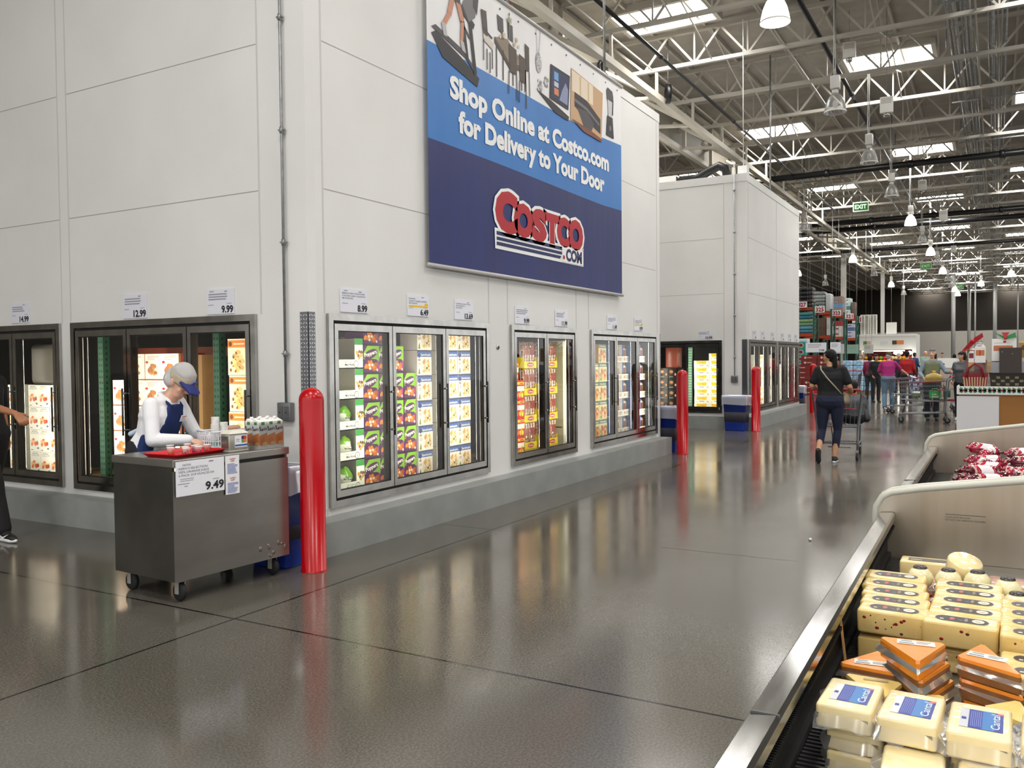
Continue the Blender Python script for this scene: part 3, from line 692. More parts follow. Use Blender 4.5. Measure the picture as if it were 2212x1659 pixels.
# --- side unit behind the demo woman
m_fr = carton(.248, .256, .22, C('#c9a978', .6), d_fried).mesh('fried_food_carton')
for y, wh, n in ((7.845, 'at hinge side of first door', 4), (7.595, 'hidden by the first door edge', 5), (7.35, 'behind the cap of the woman', 5), (7.098, 'beside the red sign panel', 5)):
    stack('fried_food_carton', 'carton', m_fr, .248, 5.55, y, PZ, .258, n, SIDE, 'fried food carton, %s in the stack ' + wh, 'white fried food cartons')
m_tq = carton(.238, .332, .2, C('#c4ad78', .6), d_taq).mesh('taquito_carton')
for y, wh in ((6.17, 'by the green post'), (5.93, 'against the freezer frame')):
    stack('taquito_carton', 'carton', m_tq, .238, 5.55, y, PZ+.08, .334, 4, SIDE, 'cream and orange snack carton, %s in the stack ' + wh, 'cream and orange cartons')
tag(MB().box(0, 0, 0, .52, .7, .078, WOODP).build('wooden_board', loc=(5.55, 6.18, PZ), rz=SIDE), 'wooden board under the cream and orange cartons', 'board')
tag(MB().box(0, 0, 0, .02, .25, 1.3, C('#d8321f', .5)).box(.021, .02, .2, .022, .2, .9, CREAM).build('red_sign_panel', loc=(5.56, 6.80, PZ), rz=SIDE), 'tall red panel behind the third door beside the green rack post', 'panel')
tag(MB().box(0, 0, 0, .12, .2, 1.28, KRAFT).build('cardboard_strip', loc=(5.6, 6.70, PZ), rz=SIDE), 'brown cardboard edge beside the red panel behind the third door', 'card')
pallet('wooden pallet under the white fried food cartons', 5.55, 7.845, 1.0, .6, rz=SIDE); pallet('wooden pallet under the cream and orange cartons', 5.55, 6.72, .9, .3, rz=SIDE)
RACKG = C('#1c4a38', .5)
def post(label, x, y, z0=.05, z1=2.3, m=RACKG):
    b = MB(); b.box(-.04, -.04, 0, .04, .04, z1-z0, m)
    for i in range(int((z1-z0)/.06)):
        for s in (-1, 1): b.box(-.041, s*.018-.008, .03+i*.06, -.04, s*.018+.008, .055+i*.06, BLACK)
        b.box(-.01, -.041, .03+i*.06, .01, -.04, .055+i*.06, BLACK)
    tag(b.build('rack_post', loc=(x, y, z0)), label, 'post', 'green rack posts in the freezers')
post('green perforated rack post behind the third door of the side freezer', 5.60, 6.34); post('green perforated rack post at the hinge side of the first door', 5.60, 8.05)
post('green rack post deep inside behind the woman with the cap', 6.5, 6.6)
ORB = C('#7d3216', .6)
for z, n in ((1.62, 'upper'), (2.1, 'top')):
    tag(MB().box(6.35, 6.0, z, 6.42, 8.6, z+.1, ORB).build('rack_beam'), n + ' orange rack beam inside the side freezer', 'beam')
# --- scallops
m_sc = carton(.188, .242, .2, C('#d5d4c4', .5), d_scallop).mesh('scallop_carton')
for y, wh in ((9.315, 'first'), (9.125, 'second'), (8.935, 'third'), (8.745, 'last'), (9.70, 'middle-door')):
    stack('scallop_carton', 'carton', m_sc, .188, 5.55, y, PZ, .243, 4, SIDE, 'white scallop carton, %s in the ' + wh + ' stack from the reaching man', 'scallop cartons')
pallet('wooden pallet under the scallop cartons', 5.55, 9.72, 1.15, .7, rz=SIDE)
tag(MB().rbox(0, 0, 0, .55, .3, .45, C('#4f4c45', .35), .06, 3).build('wrapped_load', loc=(5.56, 9.3, PZ+.978), rz=SIDE), 'plastic wrapped load on top of the scallop cartons', 'wrapped load')
# --- second room, side unit
m_yb = carton(.345, .161, .24, C('#dedccb', .55), d_yelbox).mesh('yellow_white_carton')
stack('yellow_white_carton', 'carton', m_yb, .345, 19.0, 6.02, PZ, .162, 7, SIDE, 'white and yellow carton, %s in the lower stack behind the second bollard', 'white and yellow cartons', gap=.001)
stack('yellow_white_carton', 'carton', m_yb, .345, 19.0, 5.672, PZ, .162, 8, SIDE, 'white and yellow carton, %s in the higher stack by the frame', 'white and yellow cartons', gap=.001)
m_bk = carton(.21, .24, .24, C('#120e0c', .5), d_black).mesh('black_carton')
for y, wh in ((6.86, 'next to the wall edge'), (6.64, 'in the middle'), (6.42, 'beside the red bollard')):
    stack('black_carton', 'carton', m_bk, .21, 19.0, y, PZ, .242, 4, SIDE, 'black food carton, %s in the stack ' + wh, 'black cartons')
tag(MB().rbox(0, 0, 0, .3, .4, .5, C('#8d4a3c', .3), .02, 2).build('wrapped_load', loc=(19.05, 6.72, PZ+.972), rz=SIDE), 'dull red wrapped box on top of the black cartons', 'wrapped load')
post('pale green rack post between the black and the yellow cartons', 19.05, 6.12, m=C('#7fae96', .5))
pallet('wooden pallet under the white and yellow cartons', 19.0, 6.02, .7, .25, rz=SIDE); pallet('wooden pallet under the black cartons', 19.0, 6.86, .66, .6, rz=SIDE)
# --- second room, front units
kinds = [(18.95, 'white and pink', (WHITE, C('#d98a9a'), RED, CREAM), 4), (19.55, 'yellow', (YEL, C('#caa21a'), ORG[0], GOLD[0]), 4), (20.45, 'pale green', (PALEG, GRN, GOLD[1], GOLD[2]), 5), (20.95, 'white and gold', (CREAM, GOLD[3], GOLD[0], FRY[0]), 5),
         (22.05, 'white and red', (WHITE, RED, FRY[2], GOLD[1]), 5), (22.75, 'cream and red', (CREAM, DRED, GOLD[1], FRY[3]), 5), (23.4, 'white and blue', (WHITE, BLUE, GOLD[1], FRY[0]), 4)]
for x, nm, cols, n in kinds:
    me = carton(.3, .25, .25, cols[0], mk(cols)).mesh('frozen_carton')
    stack('frozen_carton', 'carton', me, .3, x, 5.0, PZ, .252, n, 0, nm + ' frozen carton, %s in its stack in the second room', nm + ' frozen food cartons')
pallet('wooden pallet inside the first front unit of the second room', 18.95, 5.0, .9, .4); pallet('wooden pallet under pale cartons in the second room', 20.4, 5.0, .9, .7); pallet('wooden pallet inside the last front unit', 22.0, 5.0, 1.1, .7); pallet('wooden pallet under white and blue cartons', 23.3, 5.0, .45, .7)

# ================================================================ PRICE SIGNS
SIGN = C('#e6e6ef', .35, coat=.4)
def price_sign(label, w, h, loc, rz, price, rows=(), yellow=False, code='', big=.27):
    b = MB(); b.box(0, -.006, 0, w, 0, h, SIGN)
    a = Art(b, (0, -.0066, 0), (1,0,0), (0,0,1), .0006)
    if code: a.text(code, w*.12, h*.88, h*.055, INKG, 1)
    a.rect(w*.66, h*.88, w*.76, h*.91, INKG, 1)
    if rows:
        for i, r_ in enumerate(rows): a.text(r_, w*.06, h*(.77-i*.105), h*.065, INKG, 1, w=min(w*.84, w*.043*len(r_)))
    else: a.lines(w*.08, h*.82, w*.78, 3, h*.10, h*.05, C('#9a9aa4', .6), 1, int(w*1000+loc[0]*10))
    a.rect(w*.06, h*.36, w*.26, h*.385, C('#9a9aa4', .6), 1); a.rect(w*.74, h*.40, w*.92, h*.42, C('#9a9aa4', .6), 1)
    if yellow: a.rect(w*.05, h*.42, w*.95, h*.50, YEL, 1); a.rect(w*.8, h*.5, w*.95, h*.62, YEL, 1.2)
    if price: a.text(price, w*.965, h*.06, h*big, INK, 2, 'r', bold=.035)
    else: a.rect(w*.62, h*.08, w*.9, h*.26, INKG, 2)
    tag(b.build('price_sign', loc=loc, rz=rz), label, 'sign', 'freezer price signs')
SX = XW-.002; SY = YW-.002
price_sign('price sign reading 14.99 above the scallop freezer', .32, .205, (SX, 8.88, 1.975), SIDE, '14.99')
price_sign('price sign reading 12.99 on the wall above the woman in the cap', .335, .225, (SX, 7.08, 1.965), SIDE, '12.99')
price_sign('price sign reading 9.99 above the freezer beside the grey conduit', .335, .215, (SX, 5.955, 1.965), SIDE, '9.99', code='882230')
price_sign('price sign reading 8.99 for mini wontons above the corner freezer', .36, .2, (5.52, SY, 1.966), 0, '8.99', ('BIBIGO MINI WONTONS', 'CHICKEN AND CILANTRO', '48 OUNCES'), code='428994')
price_sign('price sign reading 6.49 with a yellow line', .345, .2, (6.455, SY, 1.972), 0, '6.49', ('POPPERS', 'CREAM CHEESE POPPERS', '48 OUNCES'), True)
price_sign('price sign reading 13.69 above the third freezer door', .35, .2, (7.255, SY, 1.966), 0, '13.69', ('CUISINE ADVENTURES', 'SPANAKOPITA', '48 COUNT'))
price_sign('price sign reading 9.99 above the red cartons', .35, .2, (8.50, SY, 1.963), 0, '9.99'); price_sign('price sign reading 11.99 above the yellow trays', .35, .2, (9.52, SY, 1.966), 0, '11.99')
price_sign('price sign reading 11.49 above the green chicken cartons', .36, .195, (11.145, SY, 1.968), 0, '11.49'); price_sign('price sign reading 8.99 with a yellow line at the far wall end', .35, .19, (12.185, SY, 1.975), 0, '8.99', yellow=True)
price_sign('price sign reading 10.99 on the side of the second freezer room', .345, .195, (X2-.002, 5.78, 1.955), SIDE, '10.99')
for k, x in enumerate((18.99, 19.78, 20.735, 21.825, 22.68, 23.465)):
    price_sign(('first', 'second', 'third', 'fourth', 'fifth', 'sixth')[k] + ' small price sign along the front of the second freezer room', .36, .185, (x, Y2-.002, 1.962), 0, '')
# ================================================================ BANNER
def banner():
    x0, x1, z0, z1 = 6.76, 11.60, 2.48, 5.47; Y = 4.745
    t = thing('banner', 'big blue and white vinyl banner with a red shop logo hung on the freezer wall', 'banner', (0, 0, 0))
    WB, BB, NB = noisy('banner_white', '#eceaea', '#f2f0f0', 1, (.35, .45), .5, .9, 0, (2.2, 1, .5)), noisy('banner_blue', '#2f74bd', '#367cc4', 1, (.35, .45), .8, .9, 0, (2.2, 1, .5)), noisy('banner_navy', '#17225e', '#1a2768', 1, (.35, .45), .8, .9, 0, (2.2, 1, .5))
    b = MB(); n = 96; cols = []
    for i in range(n+1):
        x = x0+(x1-x0)*i/n; w = 4.60+.012*math.sin((x-6)*1.1)+.04*max(0, (x-10.8)); v = 3.68+.01*math.sin(x)+.03*max(0, (x-10.9)); cols.append((x, w, v))
    for i in range(n):
        (a, w, v), (c, w2, v2) = cols[i], cols[i+1]
        for (p, q, r_, s_, m) in ((z0, z0, v, v2, NB), (v, v2, w, w2, BB), (w, w2, z1, z1, WB)):
            k = 5
            for j in range(k):
                f0, f1 = j/k, (j+1)/k
                b.add([(a, Y, p+(r_-p)*f0), (c, Y, q+(s_-q)*f0), (c, Y, q+(s_-q)*f1), (a, Y, p+(r_-p)*f1)], [(0,1,2,3)], m, True)
    def wave(v): return v
    b.v = [wave(v) for v in b.v]; b.build('banner_sheet', t)
    p = MB(); a = Art(p, (0, Y-.004, 0), (1,0,0), (0,0,1), .002)
    W_ = C('#f4f4f4', .5); RL = C('#b3202c', .5); NV = C('#1e2759', .5)
    a.text('Shop Online at Costco.com', 7.14, 4.175, .215, W_, 1, w=3.99, bold=.045)
    a.text('for Delivery to Your Door', 7.29, 3.862, .215, W_, 1, w=3.68, bold=.045)
    # logo: white outline, red letters, striped block
    a.poly([(7.98,2.985),(10.26,2.985),(10.26,2.76),(7.99,2.76)], W_, 1)
    L = (('C',7.99,.50,2.995,.42,1.0), ('O',8.40,.46,2.985,.35,1), ('S',8.83,.38,2.985,.345,1), ('T',9.17,.37,2.995,.33,1), ('C',9.48,.36,2.99,.335,1), ('O',9.80,.45,2.985,.355,1))
    for ch, x, w, z, h, _ in L: a.text(ch, x-.045, z-.035, h+.07, W_, 2, w=w+.09, bold=.075)
    for ch, x, w, z, h, _ in L: a.text(ch, x, z, h, RL, 3, w=w, bold=.075)
    for zb, zt, xe in ((2.912,2.952,9.71),(2.856,2.892,9.68),(2.80,2.838,9.60)): a.poly([(8.02,zb),(xe-.03,zb),(xe,zt),(8.02,zt)], NV, 2)
    a.rect(9.62, 2.77, 10.25, 2.97, W_, 3); a.text('COM', 9.73, 2.80, .145, NV, 4, w=.47, bold=.05); a.disc(9.67, 2.828, .028, .028, RL, 4, 14); a.disc(10.24, 2.985, .02, .02, RL, 4, 10); a.disc(10.24, 2.985, .014, .014, W_, 5, 10)
    p.v = [wave(v) for v in p.v]; p.build('banner_lettering', t)
    q = MB(); a = Art(q, (0, Y-.004, 0), (1,0,0), (0,0,1), .0016)
    D1, D2, D3, BR, SK, LG = C('#2a272b'), C('#4a474b'), C('#6e6a6c'), C('#4d4138'), C('#c98a6c'), C('#b9b7b8')
    # runner on a treadmill
    a.poly([(6.83,4.70),(7.02,4.52),(7.66,4.40),(7.70,4.50),(7.35,4.62),(6.90,4.74)], D1, 1); a.poly([(6.83,4.76),(7.45,4.63),(7.62,4.52),(7.66,4.56),(7.4,4.70),(6.9,4.80)], D2, 2)
    a.line(7.47, 4.62, 7.36, 5.12, .055, D1, 3); a.line(7.62, 4.52, 7.52, 5.04, .06, D1, 3); a.line(7.36, 5.12, 7.60, 5.00, .07, D1, 3.4); a.line(7.36, 5.12, 7.16, 5.26, .045, D1, 3.2); a.line(7.40, 4.95, 7.52, 4.86, .03, D2, 3)
    a.poly([(7.38,5.16),(7.55,5.42),(7.68,5.34),(7.62,5.10),(7.5,5.02)], D3, 3.6); a.poly([(7.58,5.42),(7.70,5.36),(7.66,5.14),(7.58,5.2)], D1, 3.8)
    a.line(7.22, 5.20, 7.14, 4.98, .075, SK, 4); a.line(7.14, 4.98, 7.03, 4.83, .055, SK, 4); a.line(7.28, 5.18, 7.38, 4.98, .075, SK, 4.2); a.line(7.38, 4.98, 7.36, 4.76, .055, SK, 4.2)
    a.poly([(7.00,4.86),(7.07,4.86),(7.10,4.74),(7.03,4.74)], LG, 4.4); a.poly([(7.33,4.79),(7.40,4.78),(7.44,4.68),(7.36,4.69)], LG, 4.4)
    a.poly([(7.14,5.30),(7.34,5.28),(7.34,5.14),(7.17,5.14)], D1, 4.6); a.poly([(7.16,5.46),(7.34,5.46),(7.34,5.28),(7.15,5.30)], C('#a9d6c4'), 4.8); a.line(7.18, 5.44, 7.27, 5.33, .035, SK, 5); a.line(7.36, 5.45, 7.44, 5.40, .035, SK, 5)
    # patio dining set
    def chair(x, z, s, w=.15):
        a.poly([(x,z),(x+w,z-.02),(x+w*1.05,z-.30),(x+.02,z-.30)], BR, 3); a.line(x+.01, z-.3, x+.0, z-.55, .018, D1, 3); a.line(x+w, z-.3, x+w+.01, z-.58, .018, D1, 3)
    a.poly([(8.02,5.04),(8.30,5.10),(8.68,4.92),(8.36,4.84)], C('#8a7a6a'), 2); a.poly([(8.02,5.04),(8.36,4.84),(8.36,4.78),(8.02,4.98)], BR, 2.2); a.poly([(8.36,4.84),(8.68,4.92),(8.68,4.86),(8.36,4.78)], D2, 2.2)
    for x in (8.06, 8.20, 8.42, 8.62): a.line(x, 4.95, x, 4.62, .02, D1, 2.4)
    a.poly([(7.74,5.24),(7.85,5.25),(7.88,5.0),(7.79,4.98)], BR, 3); a.poly([(7.78,5.0),(8.0,4.96),(7.98,4.88),(7.80,4.93)], C('#d8cfc2'), 3.2); a.line(7.78, 5.06, 7.97, 5.0, .02, D1, 3.4)
    for x, z in ((7.79,4.94),(7.86,4.86),(7.97,4.9),(7.92,4.84)): a.line(x, z, x, z-.22, .016, D1, 3)
    a.poly([(8.08,5.30),(8.21,5.29),(8.22,5.12),(8.1,5.14)], D2, 1.6); a.poly([(8.30,5.30),(8.42,5.28),(8.43,5.1),(8.32,5.12)], D2, 1.6)
    chair(8.32, 5.06, 1, .18); chair(8.56, 5.02, 1, .16); chair(8.70, 5.18, 1, .10)
    a.line(8.33, 5.1, 8.34, 5.40, .012, C('#7d8a6a'), 4); a.blobs(8.34, 5.33, .05, .08, 8, .018, [C('#8f9a7a'), C('#c9bda2')], 4, 3); a.blobs(8.5, 5.12, .06, .08, 8, .02, [C('#e2d3bb'), C('#c9b491')], 4, 4); a.blobs(8.2, 5.1, .1, .04, 8, .02, [C('#d9c9ae'), C('#8a6f55')], 4, 5)
    # pendant and ear studs
    for x0_, x1_ in ((8.98, 9.02), (9.10, 9.05)): a.line(x0_, 5.46, x1_, 5.16, .01, LG, 2)
    a.disc(9.04, 5.06, .075, .12, LG, 2, 18); a.blobs(9.04, 5.06, .06, .10, 24, .012, [W_, C('#9c9a9c')], 3, 5)
    for cx_, cz_ in ((9.07, 4.80), (9.22, 4.90)): a.blobs(cx_, cz_, .055, .07, 14, .025, [LG, C('#d8d8da'), C('#9a989a')], 2, int(cx_*100))
    # laptop
    a.poly([(8.97,4.74),(9.36,4.70),(9.86,4.62),(9.83,4.56),(9.45,4.58)], D1, 2); a.poly([(9.35,5.14),(9.89,5.14),(9.84,4.70),(9.32,4.72)], D1, 2.4); a.poly([(9.39,5.11),(9.86,5.11),(9.81,4.74),(9.37,4.76)], C('#2b3358'), 3)
    a.poly([(9.58,4.76),(9.66,4.9),(9.76,5.02),(9.83,4.95),(9.81,4.75)], C('#8c93b5'), 3.3); a.rect(9.44, 4.98, 9.56, 5.08, C('#6fa4d8'), 3.5); a.rect(9.44, 4.90, 9.56, 4.96, C('#c2c8d6'), 3.5); a.rect(9.44, 4.80, 9.56, 4.88, C('#d98a5a'), 3.5)
    # living room with sectional sofa
    a.poly([(9.93,5.26),(10.93,5.20),(10.88,4.52),(9.90,4.60)], C('#c9a37c'), 2); a.poly([(9.95,5.24),(10.60,5.21),(10.60,4.95),(9.95,4.98)], C('#ead9c2'), 2.4); a.line(10.2, 5.22, 10.2, 4.9, .05, C('#d2b890'), 2.6); a.line(10.45, 5.21, 10.45, 4.95, .05, C('#d2b890'), 2.6)
    a.poly([(10.02,4.98),(10.40,4.96),(10.84,4.82),(10.84,4.62),(10.6,4.66),(10.4,4.70),(10.02,4.80)], D1, 3); a.poly([(10.1,4.80),(10.42,4.82),(10.62,4.70),(10.55,4.60),(10.30,4.60)], D2, 3.4); a.poly([(10.02,4.9),(10.4,4.87),(10.8,4.75),(10.8,4.72),(10.4,4.83),(10.02,4.86)], D3, 3.6); a.poly([(9.93,4.62),(10.5,4.60),(10.88,4.56),(10.88,4.52),(10.3,4.53)], C('#7a4630'), 3.8)
    # blender
    a.poly([(11.06,5.28),(11.10,5.33),(11.27,5.31),(11.30,5.24),(11.30,5.16),(11.08,5.16)], D2, 2); a.poly([(11.10,5.16),(11.26,5.16),(11.24,4.94),(11.12,4.94)], C('#c9c7ca'), 2); a.line(11.29, 5.2, 11.27, 4.98, .03, D1, 2.4); a.poly([(11.08,4.94),(11.27,4.94),(11.31,4.66),(11.04,4.66)], D1, 2.6); a.disc(11.18, 4.78, .04, .04, D3, 3, 12)
    q.v = [wave(v) for v in q.v]; q.build('banner_pictures', t)
    r = MB(); r.tube([(x0-.02, Y, z0-.01), (x1+.02, Y, z0-.01)], .022, C('#bcb9b6', .4), 8); r.build('bottom_rail', t)
    r = MB(); r.tube([(x0-.02, Y, z1+.005), (x1+.03, Y, z1+.005)], .025, C('#bcb9b6', .4), 8); r.build('top_rail', t)
    r = MB()
    for i in range(12): r.lathe([(0, 0), (.012, .001), (.012, .004)], INKG, 8, (x0+.15+i*(x1-x0-.3)/11, Y-.008, z1-.09), axis='y')
    r.build('grommet', t)
banner()
for k, x in enumerate((8.5, 11.25)):
    b = MB(); b.tube([(x, 4.85, 5.502), (x, 4.85, 8.9)], .02, GALV, 8); b.tube([(x-.09, 4.9, 5.502), (x-.09, 4.9, 5.68), (x-.03, 4.9, 5.74), (x+.05, 4.9, 5.72), (x+.07, 4.9, 5.6)], .03, BLACK, 8)
    b.ball((x+.15, 4.92, 5.575), .075, C('#8a241c', .5), 10)
    tag(b.build('pipe_fitting'), ('steel hanger rod with black hose and red valve behind the banner top', 'steel hanger rod with black hose and red valve near the top corner of the banner')[k], 'pipe fitting')

# ================================================================ BOLLARDS, CONDUITS, BINS
def bollard(label, x, y, h=1.36, r=.092):
    pr = [(r+.004, 0), (r+.004, .012), (r, .014), (r, h-r*1.05)]
    pr += [(r*math.cos(a), h-r*1.05+r*1.05*math.sin(a)) for a in [PI/2*i/9 for i in range(1, 10)]]; pr[-1] = (0, h)
    tag(MB().lathe(pr, REDP, 36, cap=False).build('bollard', loc=(x, y, 0)), label, 'bollard', 'red safety bollards')
bollard('tall red bollard on the corner of the near freezer beside the steel cart', 4.735, 4.40)
bollard('red bollard by the far end of the near freezer wall', 13.30, 4.41); bollard('red bollard beside the blue bin at the second freezer room', 18.08, 4.40); bollard('far red bollard at the end of the second freezer room, beside the shopper in black', 24.6, 4.42)
def conduit(label, x, y, z0, z1, plug=True):
    t = thing('conduit', label, 'conduit', (x, y, z0))
    b = MB(); b.tube([(0, 0, .1), (0, 0, z1-z0)], .011, GALV, 8); b.build('pipe', t)
    b = MB()
    for z in [.9*i+.5 for i in range(int((z1-z0-.5)/.9)+1)]: b.tube([(0, 0, z), (0, 0, z+.05)], .017, GALV, 8); b.box(-.012, -.03, z+.02, .016, .03, z+.032, GALV)
    b.build('clamp', t)
    b = MB(); b.rbox(-.03, -.065, -.02, .028, .075, .13, C('#7c7e7e', .45, .5), .008, 2)
    for s in (-1, 1): b.box(-.034, s*.034-.026+.005, .0, -.03, s*.034+.026+.005, .10, C('#6a6c6c', .45, .5)); b.box(-.036, s*.034-.006+.005, .045, -.034, s*.034+.006+.005, .055, BLACK)
    b.build('outlet_box', t)
conduit('grey conduit with a double outlet box on the side wall near the corner', XW-.03, 5.02, 1.09, 5.5); conduit('thin grey conduit with outlet box on the second freezer room', X2-.03, 4.95, 1.03, 5.75)
t = thing('door_lock', 'small round lock set in the white wall between freezer units', 'lock', (8.116, YW, 1.689))
MB().lathe([(.0, -.012), (.02, -.012), (.03, -.004), (.03, 0)], CHROME, 18, axis='y').build('rim', t); MB().lathe([(0, -.016), (.014, -.016), (.014, -.012)], DKGREY, 14, axis='y').build('keyhole', t)
BIN = noisy('blue_bin_plastic', '#14308a', '#183a9c', 3, (.3, .45)); 
def bin_(label, x, y, rz, w=.30, d=.46, h=.74, seed=1):
    t = thing('trash_bin', label, 'bin', (x, y, 0), rz, 'blue trash bins')
    def ring(z, k, r=.03):
        P = []
        for cx_, cy_, a0 in ((1,1,0),(-1,1,90),(-1,-1,180),(1,-1,270)):
            for q in range(4): a = R(a0+q*30); P.append((cx_*(w/2*k-r)+r*math.cos(a), cy_*(d/2*k-r)+r*math.sin(a), z))
        return P
    def skin(b, rs, m, cap=True):
        o = len(b.v); n = len(rs[0]); vs = [p for r_ in rs for p in r_]; fs = [(i*n+k, i*n+(k+1) % n, (i+1)*n+(k+1) % n, (i+1)*n+k) for i in range(len(rs)-1) for k in range(n)]
        if cap: fs.append(tuple(range(n-1, -1, -1)))
        b.add(vs, fs, m, True)
    b = MB(); skin(b, [ring(0, .84), ring(.02, .86), ring(h-.04, 1.0), ring(h-.04, 1.06), ring(h, 1.07), ring(h, .98), ring(.03, .82)], BIN); b.build('body', t)
    rr = random.Random(seed); b = MB(); rs = []
    for z, k in ((h-.30, .93), (h-.01, .955), (h+.012, 1.03), (h+.008, 1.10), (h-.05, 1.10), (h-.13, 1.095), (h-.19, 1.09)):
        rs.append([(p[0]*(1+rr.uniform(-.012, .02)), p[1]*(1+rr.uniform(-.01, .015)), p[2]+(rr.uniform(-.03, .02) if z < h-.1 and k > 1 else 0)) for p in ring(z, k)])
    skin(b, rs, BAGFILM, False); b.build('liner', t)
    b = MB(); skin(b, [ring(h-.55, .9), ring(h-.33, .94), ring(h-.28, .5)], C('#3b3a44', .8), True); b.build('waste', t)
bin_('blue bin with clear liner squeezed between the steel cart and the tall bollard', 4.765, 4.78, 0, w=.26, d=.42, h=.76, seed=2)
bin_('blue lined bin behind the bollard at the far end of the near freezer', 13.62, 4.80, 0, seed=3, d=.46)
bin_('blue lined bin on the corner of the second freezer room', 18.05, 4.80, R(-6), seed=4, d=.50)
bin_('blue lined bin past the end of the second freezer room', 24.48, 4.85, 0, seed=5)

# items on the roof of the second room
tag(MB().box(0, 0, 0, .5, 1.1, .012, C('#b9905c', .7)).build('plywood_sheet', loc=(19.2, 5.6, 5.52), rz=.4), 'plywood sheet lying on the roof of the second freezer room', 'board')
tag(MB().tube([(0, .9, .08), (0, .5, .08), (0, .2, .22), (0, 0, .30), (0, -.15, .22), (0, -.18, .0)], .10, BLACK, 12).build('flexible_duct', loc=(18.9, 5.4, 5.51)), 'black bent duct on the roof of the second freezer room', 'duct')
tag(MB().box(-.1, -.1, 0, .1, .1, .22, WHITE).tube([(0,0,.22),(0,0,3.4)], .01, WHITE, 6).build('junction_box', loc=(18.85, 4.85, 5.505)), 'white junction box on the front corner of the second freezer roof', 'box')
tag(MB().box(0, 0, 0, .02, 4.5, .22, WALLW).build('roof_upstand', loc=(18.9, 6.4, 5.50)), 'white raised curb on the roof of the second freezer room', 'curb')
tag(MB().tube([(0,0,0),(0,0,3.4)], .022, GALV, 8).build('hanger_rod', loc=(21.4, 4.85, 5.505)), 'thin steel hanger rod rising from the second freezer roof', 'rod')

# ================================================================ DEMO CART AND WHAT STANDS ON IT
CX, CY, CR = 3.643, 4.561, R(-3.4); cc, cs = math.cos(CR), math.sin(CR)
def onc(x, y, z=.93): return (CX+cc*x-cs*y, CY+cs*x+cc*y, z)
W, D, ZB, ZT = .95, .66, .141, .93
t = thing('demo_cart', 'stainless steel demo cart on casters in front of the freezer', 'cart', (CX, CY, 0), CR)
MB().box(0, 0, ZB, W, .012, ZT-.075, STEEL).box(W-.012, .012, ZB, W, D, ZT-.04, STEEL).box(.012, D-.02, ZB, W-.012, D-.008, .5, STEEL).box(.02, .02, ZB, W-.02, D-.02, ZB+.012, STEEL).box(.05, .012, ZT-.075, W-.02, .02, ZT-.05, BLACK).build('body', t)
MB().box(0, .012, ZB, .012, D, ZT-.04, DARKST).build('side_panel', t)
b = MB(); b.rbox(-.008, -.008, ZT-.052, W+.008, D+.01, ZT, STEEL, .006, 2, False); b.build('top', t)
b = MB(); b.box(.05, .3, .5, W-.05, D-.02, .512, STEEL); b.build('shelf', t)
rr = random.Random(5); b = MB()
for i in range(9): b.ball((W-.03-rr.uniform(0, .25), -.0006, ZB+.02+rr.uniform(0, .09)), .012, STEEL, 8, (1.2, .22, rr.uniform(.8, 2)))
b.build('dent', t)
for x, y in ((.07, .06), (.07, D-.08), (W-.10, .07), (W-.10, D-.08)):
    b = MB(); b.lathe([(.018, -.018), (.055, -.016), (.062, -.008), (.062, .008), (.055, .016), (.018, .018)], RUBBER, 20, (x, y, .064), axis='x'); c_ = b.build('caster', t)
    b = MB(); b.box(x-.026, y-.02, .05, x-.021, y+.02, ZB, C('#b5b3ae', .4, .6)); b.box(x+.021, y-.02, .05, x+.026, y+.02, ZB, C('#b5b3ae', .4, .6)); b.box(x-.026, y-.03, ZB-.012, x+.026, y+.03, ZB-.001, GALV); b.build('fork', c_)
b = MB(); b.box(0, -.003, 0, .372, 0, .225, C('#f4f4fa', .5)); a = Art(b, (0, -.0036, 0), (1,0,0), (0,0,1), .0006)
a.text('1047595', .05, .193, .013, INKG, 1); a.text('KERN S SELECTION', .02, .171, .0135, INKG, 1, w=.22); a.text('100% ORANGE JUICE', .02, .149, .0135, INKG, 1, w=.23); a.text('6 PACK 33.8 OUNCES EA', .02, .127, .0135, INKG, 1, w=.27)
a.lines(.03, .113, .11, 2, .012, .004, C('#a9a9b2'), 1); a.rect(.25, .204, .285, .21, INKG, 1); a.rect(.28, .084, .33, .089, C('#a9a9b2'), 1); a.rect(.012, .077, .10, .082, C('#a9a9b2'), 1); a.rect(.06, .06, .085, .066, C('#a9a9b2'), 1)
a.text('9.49', .366, .022, .052, INK, 2, 'r', bold=.03, w=.145)
tag(b.build('price_sign', loc=onc(.006, -.010, .692), rz=CR), 'large white price sign reading 9.49 taped to the front of the demo cart', 'sign')
b = MB(); b.box(0, -.003, 0, .115, 0, .262, C('#f6f6f8', .4)); a = Art(b, (0, -.0036, 0), (1,0,0), (0,0,1), .0006)
for z, s in ((.235, 1), (.105, 2)):
    a.text('ALLERGY', .06, z, .009, RED, 1, 'c', w=.05, bold=.02); a.text('ALERT', .06, z-.014, .009, RED, 1, 'c', w=.035, bold=.02); a.lines(.015, z-.028, .09, 8, .009, .004, C('#5566b8'), 1, s)
tag(b.build('allergy_notice', loc=onc(.388, -.010, .655), rz=CR), 'narrow white notice in red and blue print hanging beside the price sign', 'notice')
REDT = C('#d2141f', .35)
b = MB(); b.rbox(0, 0, .0, .40, .27, .006, REDT, .002, 1)
o = [(0,0),(.40,0),(.40,.27),(0,.27)]; o2 = [(-.022,-.022),(.422,-.022),(.422,.292),(-.022,.292)]
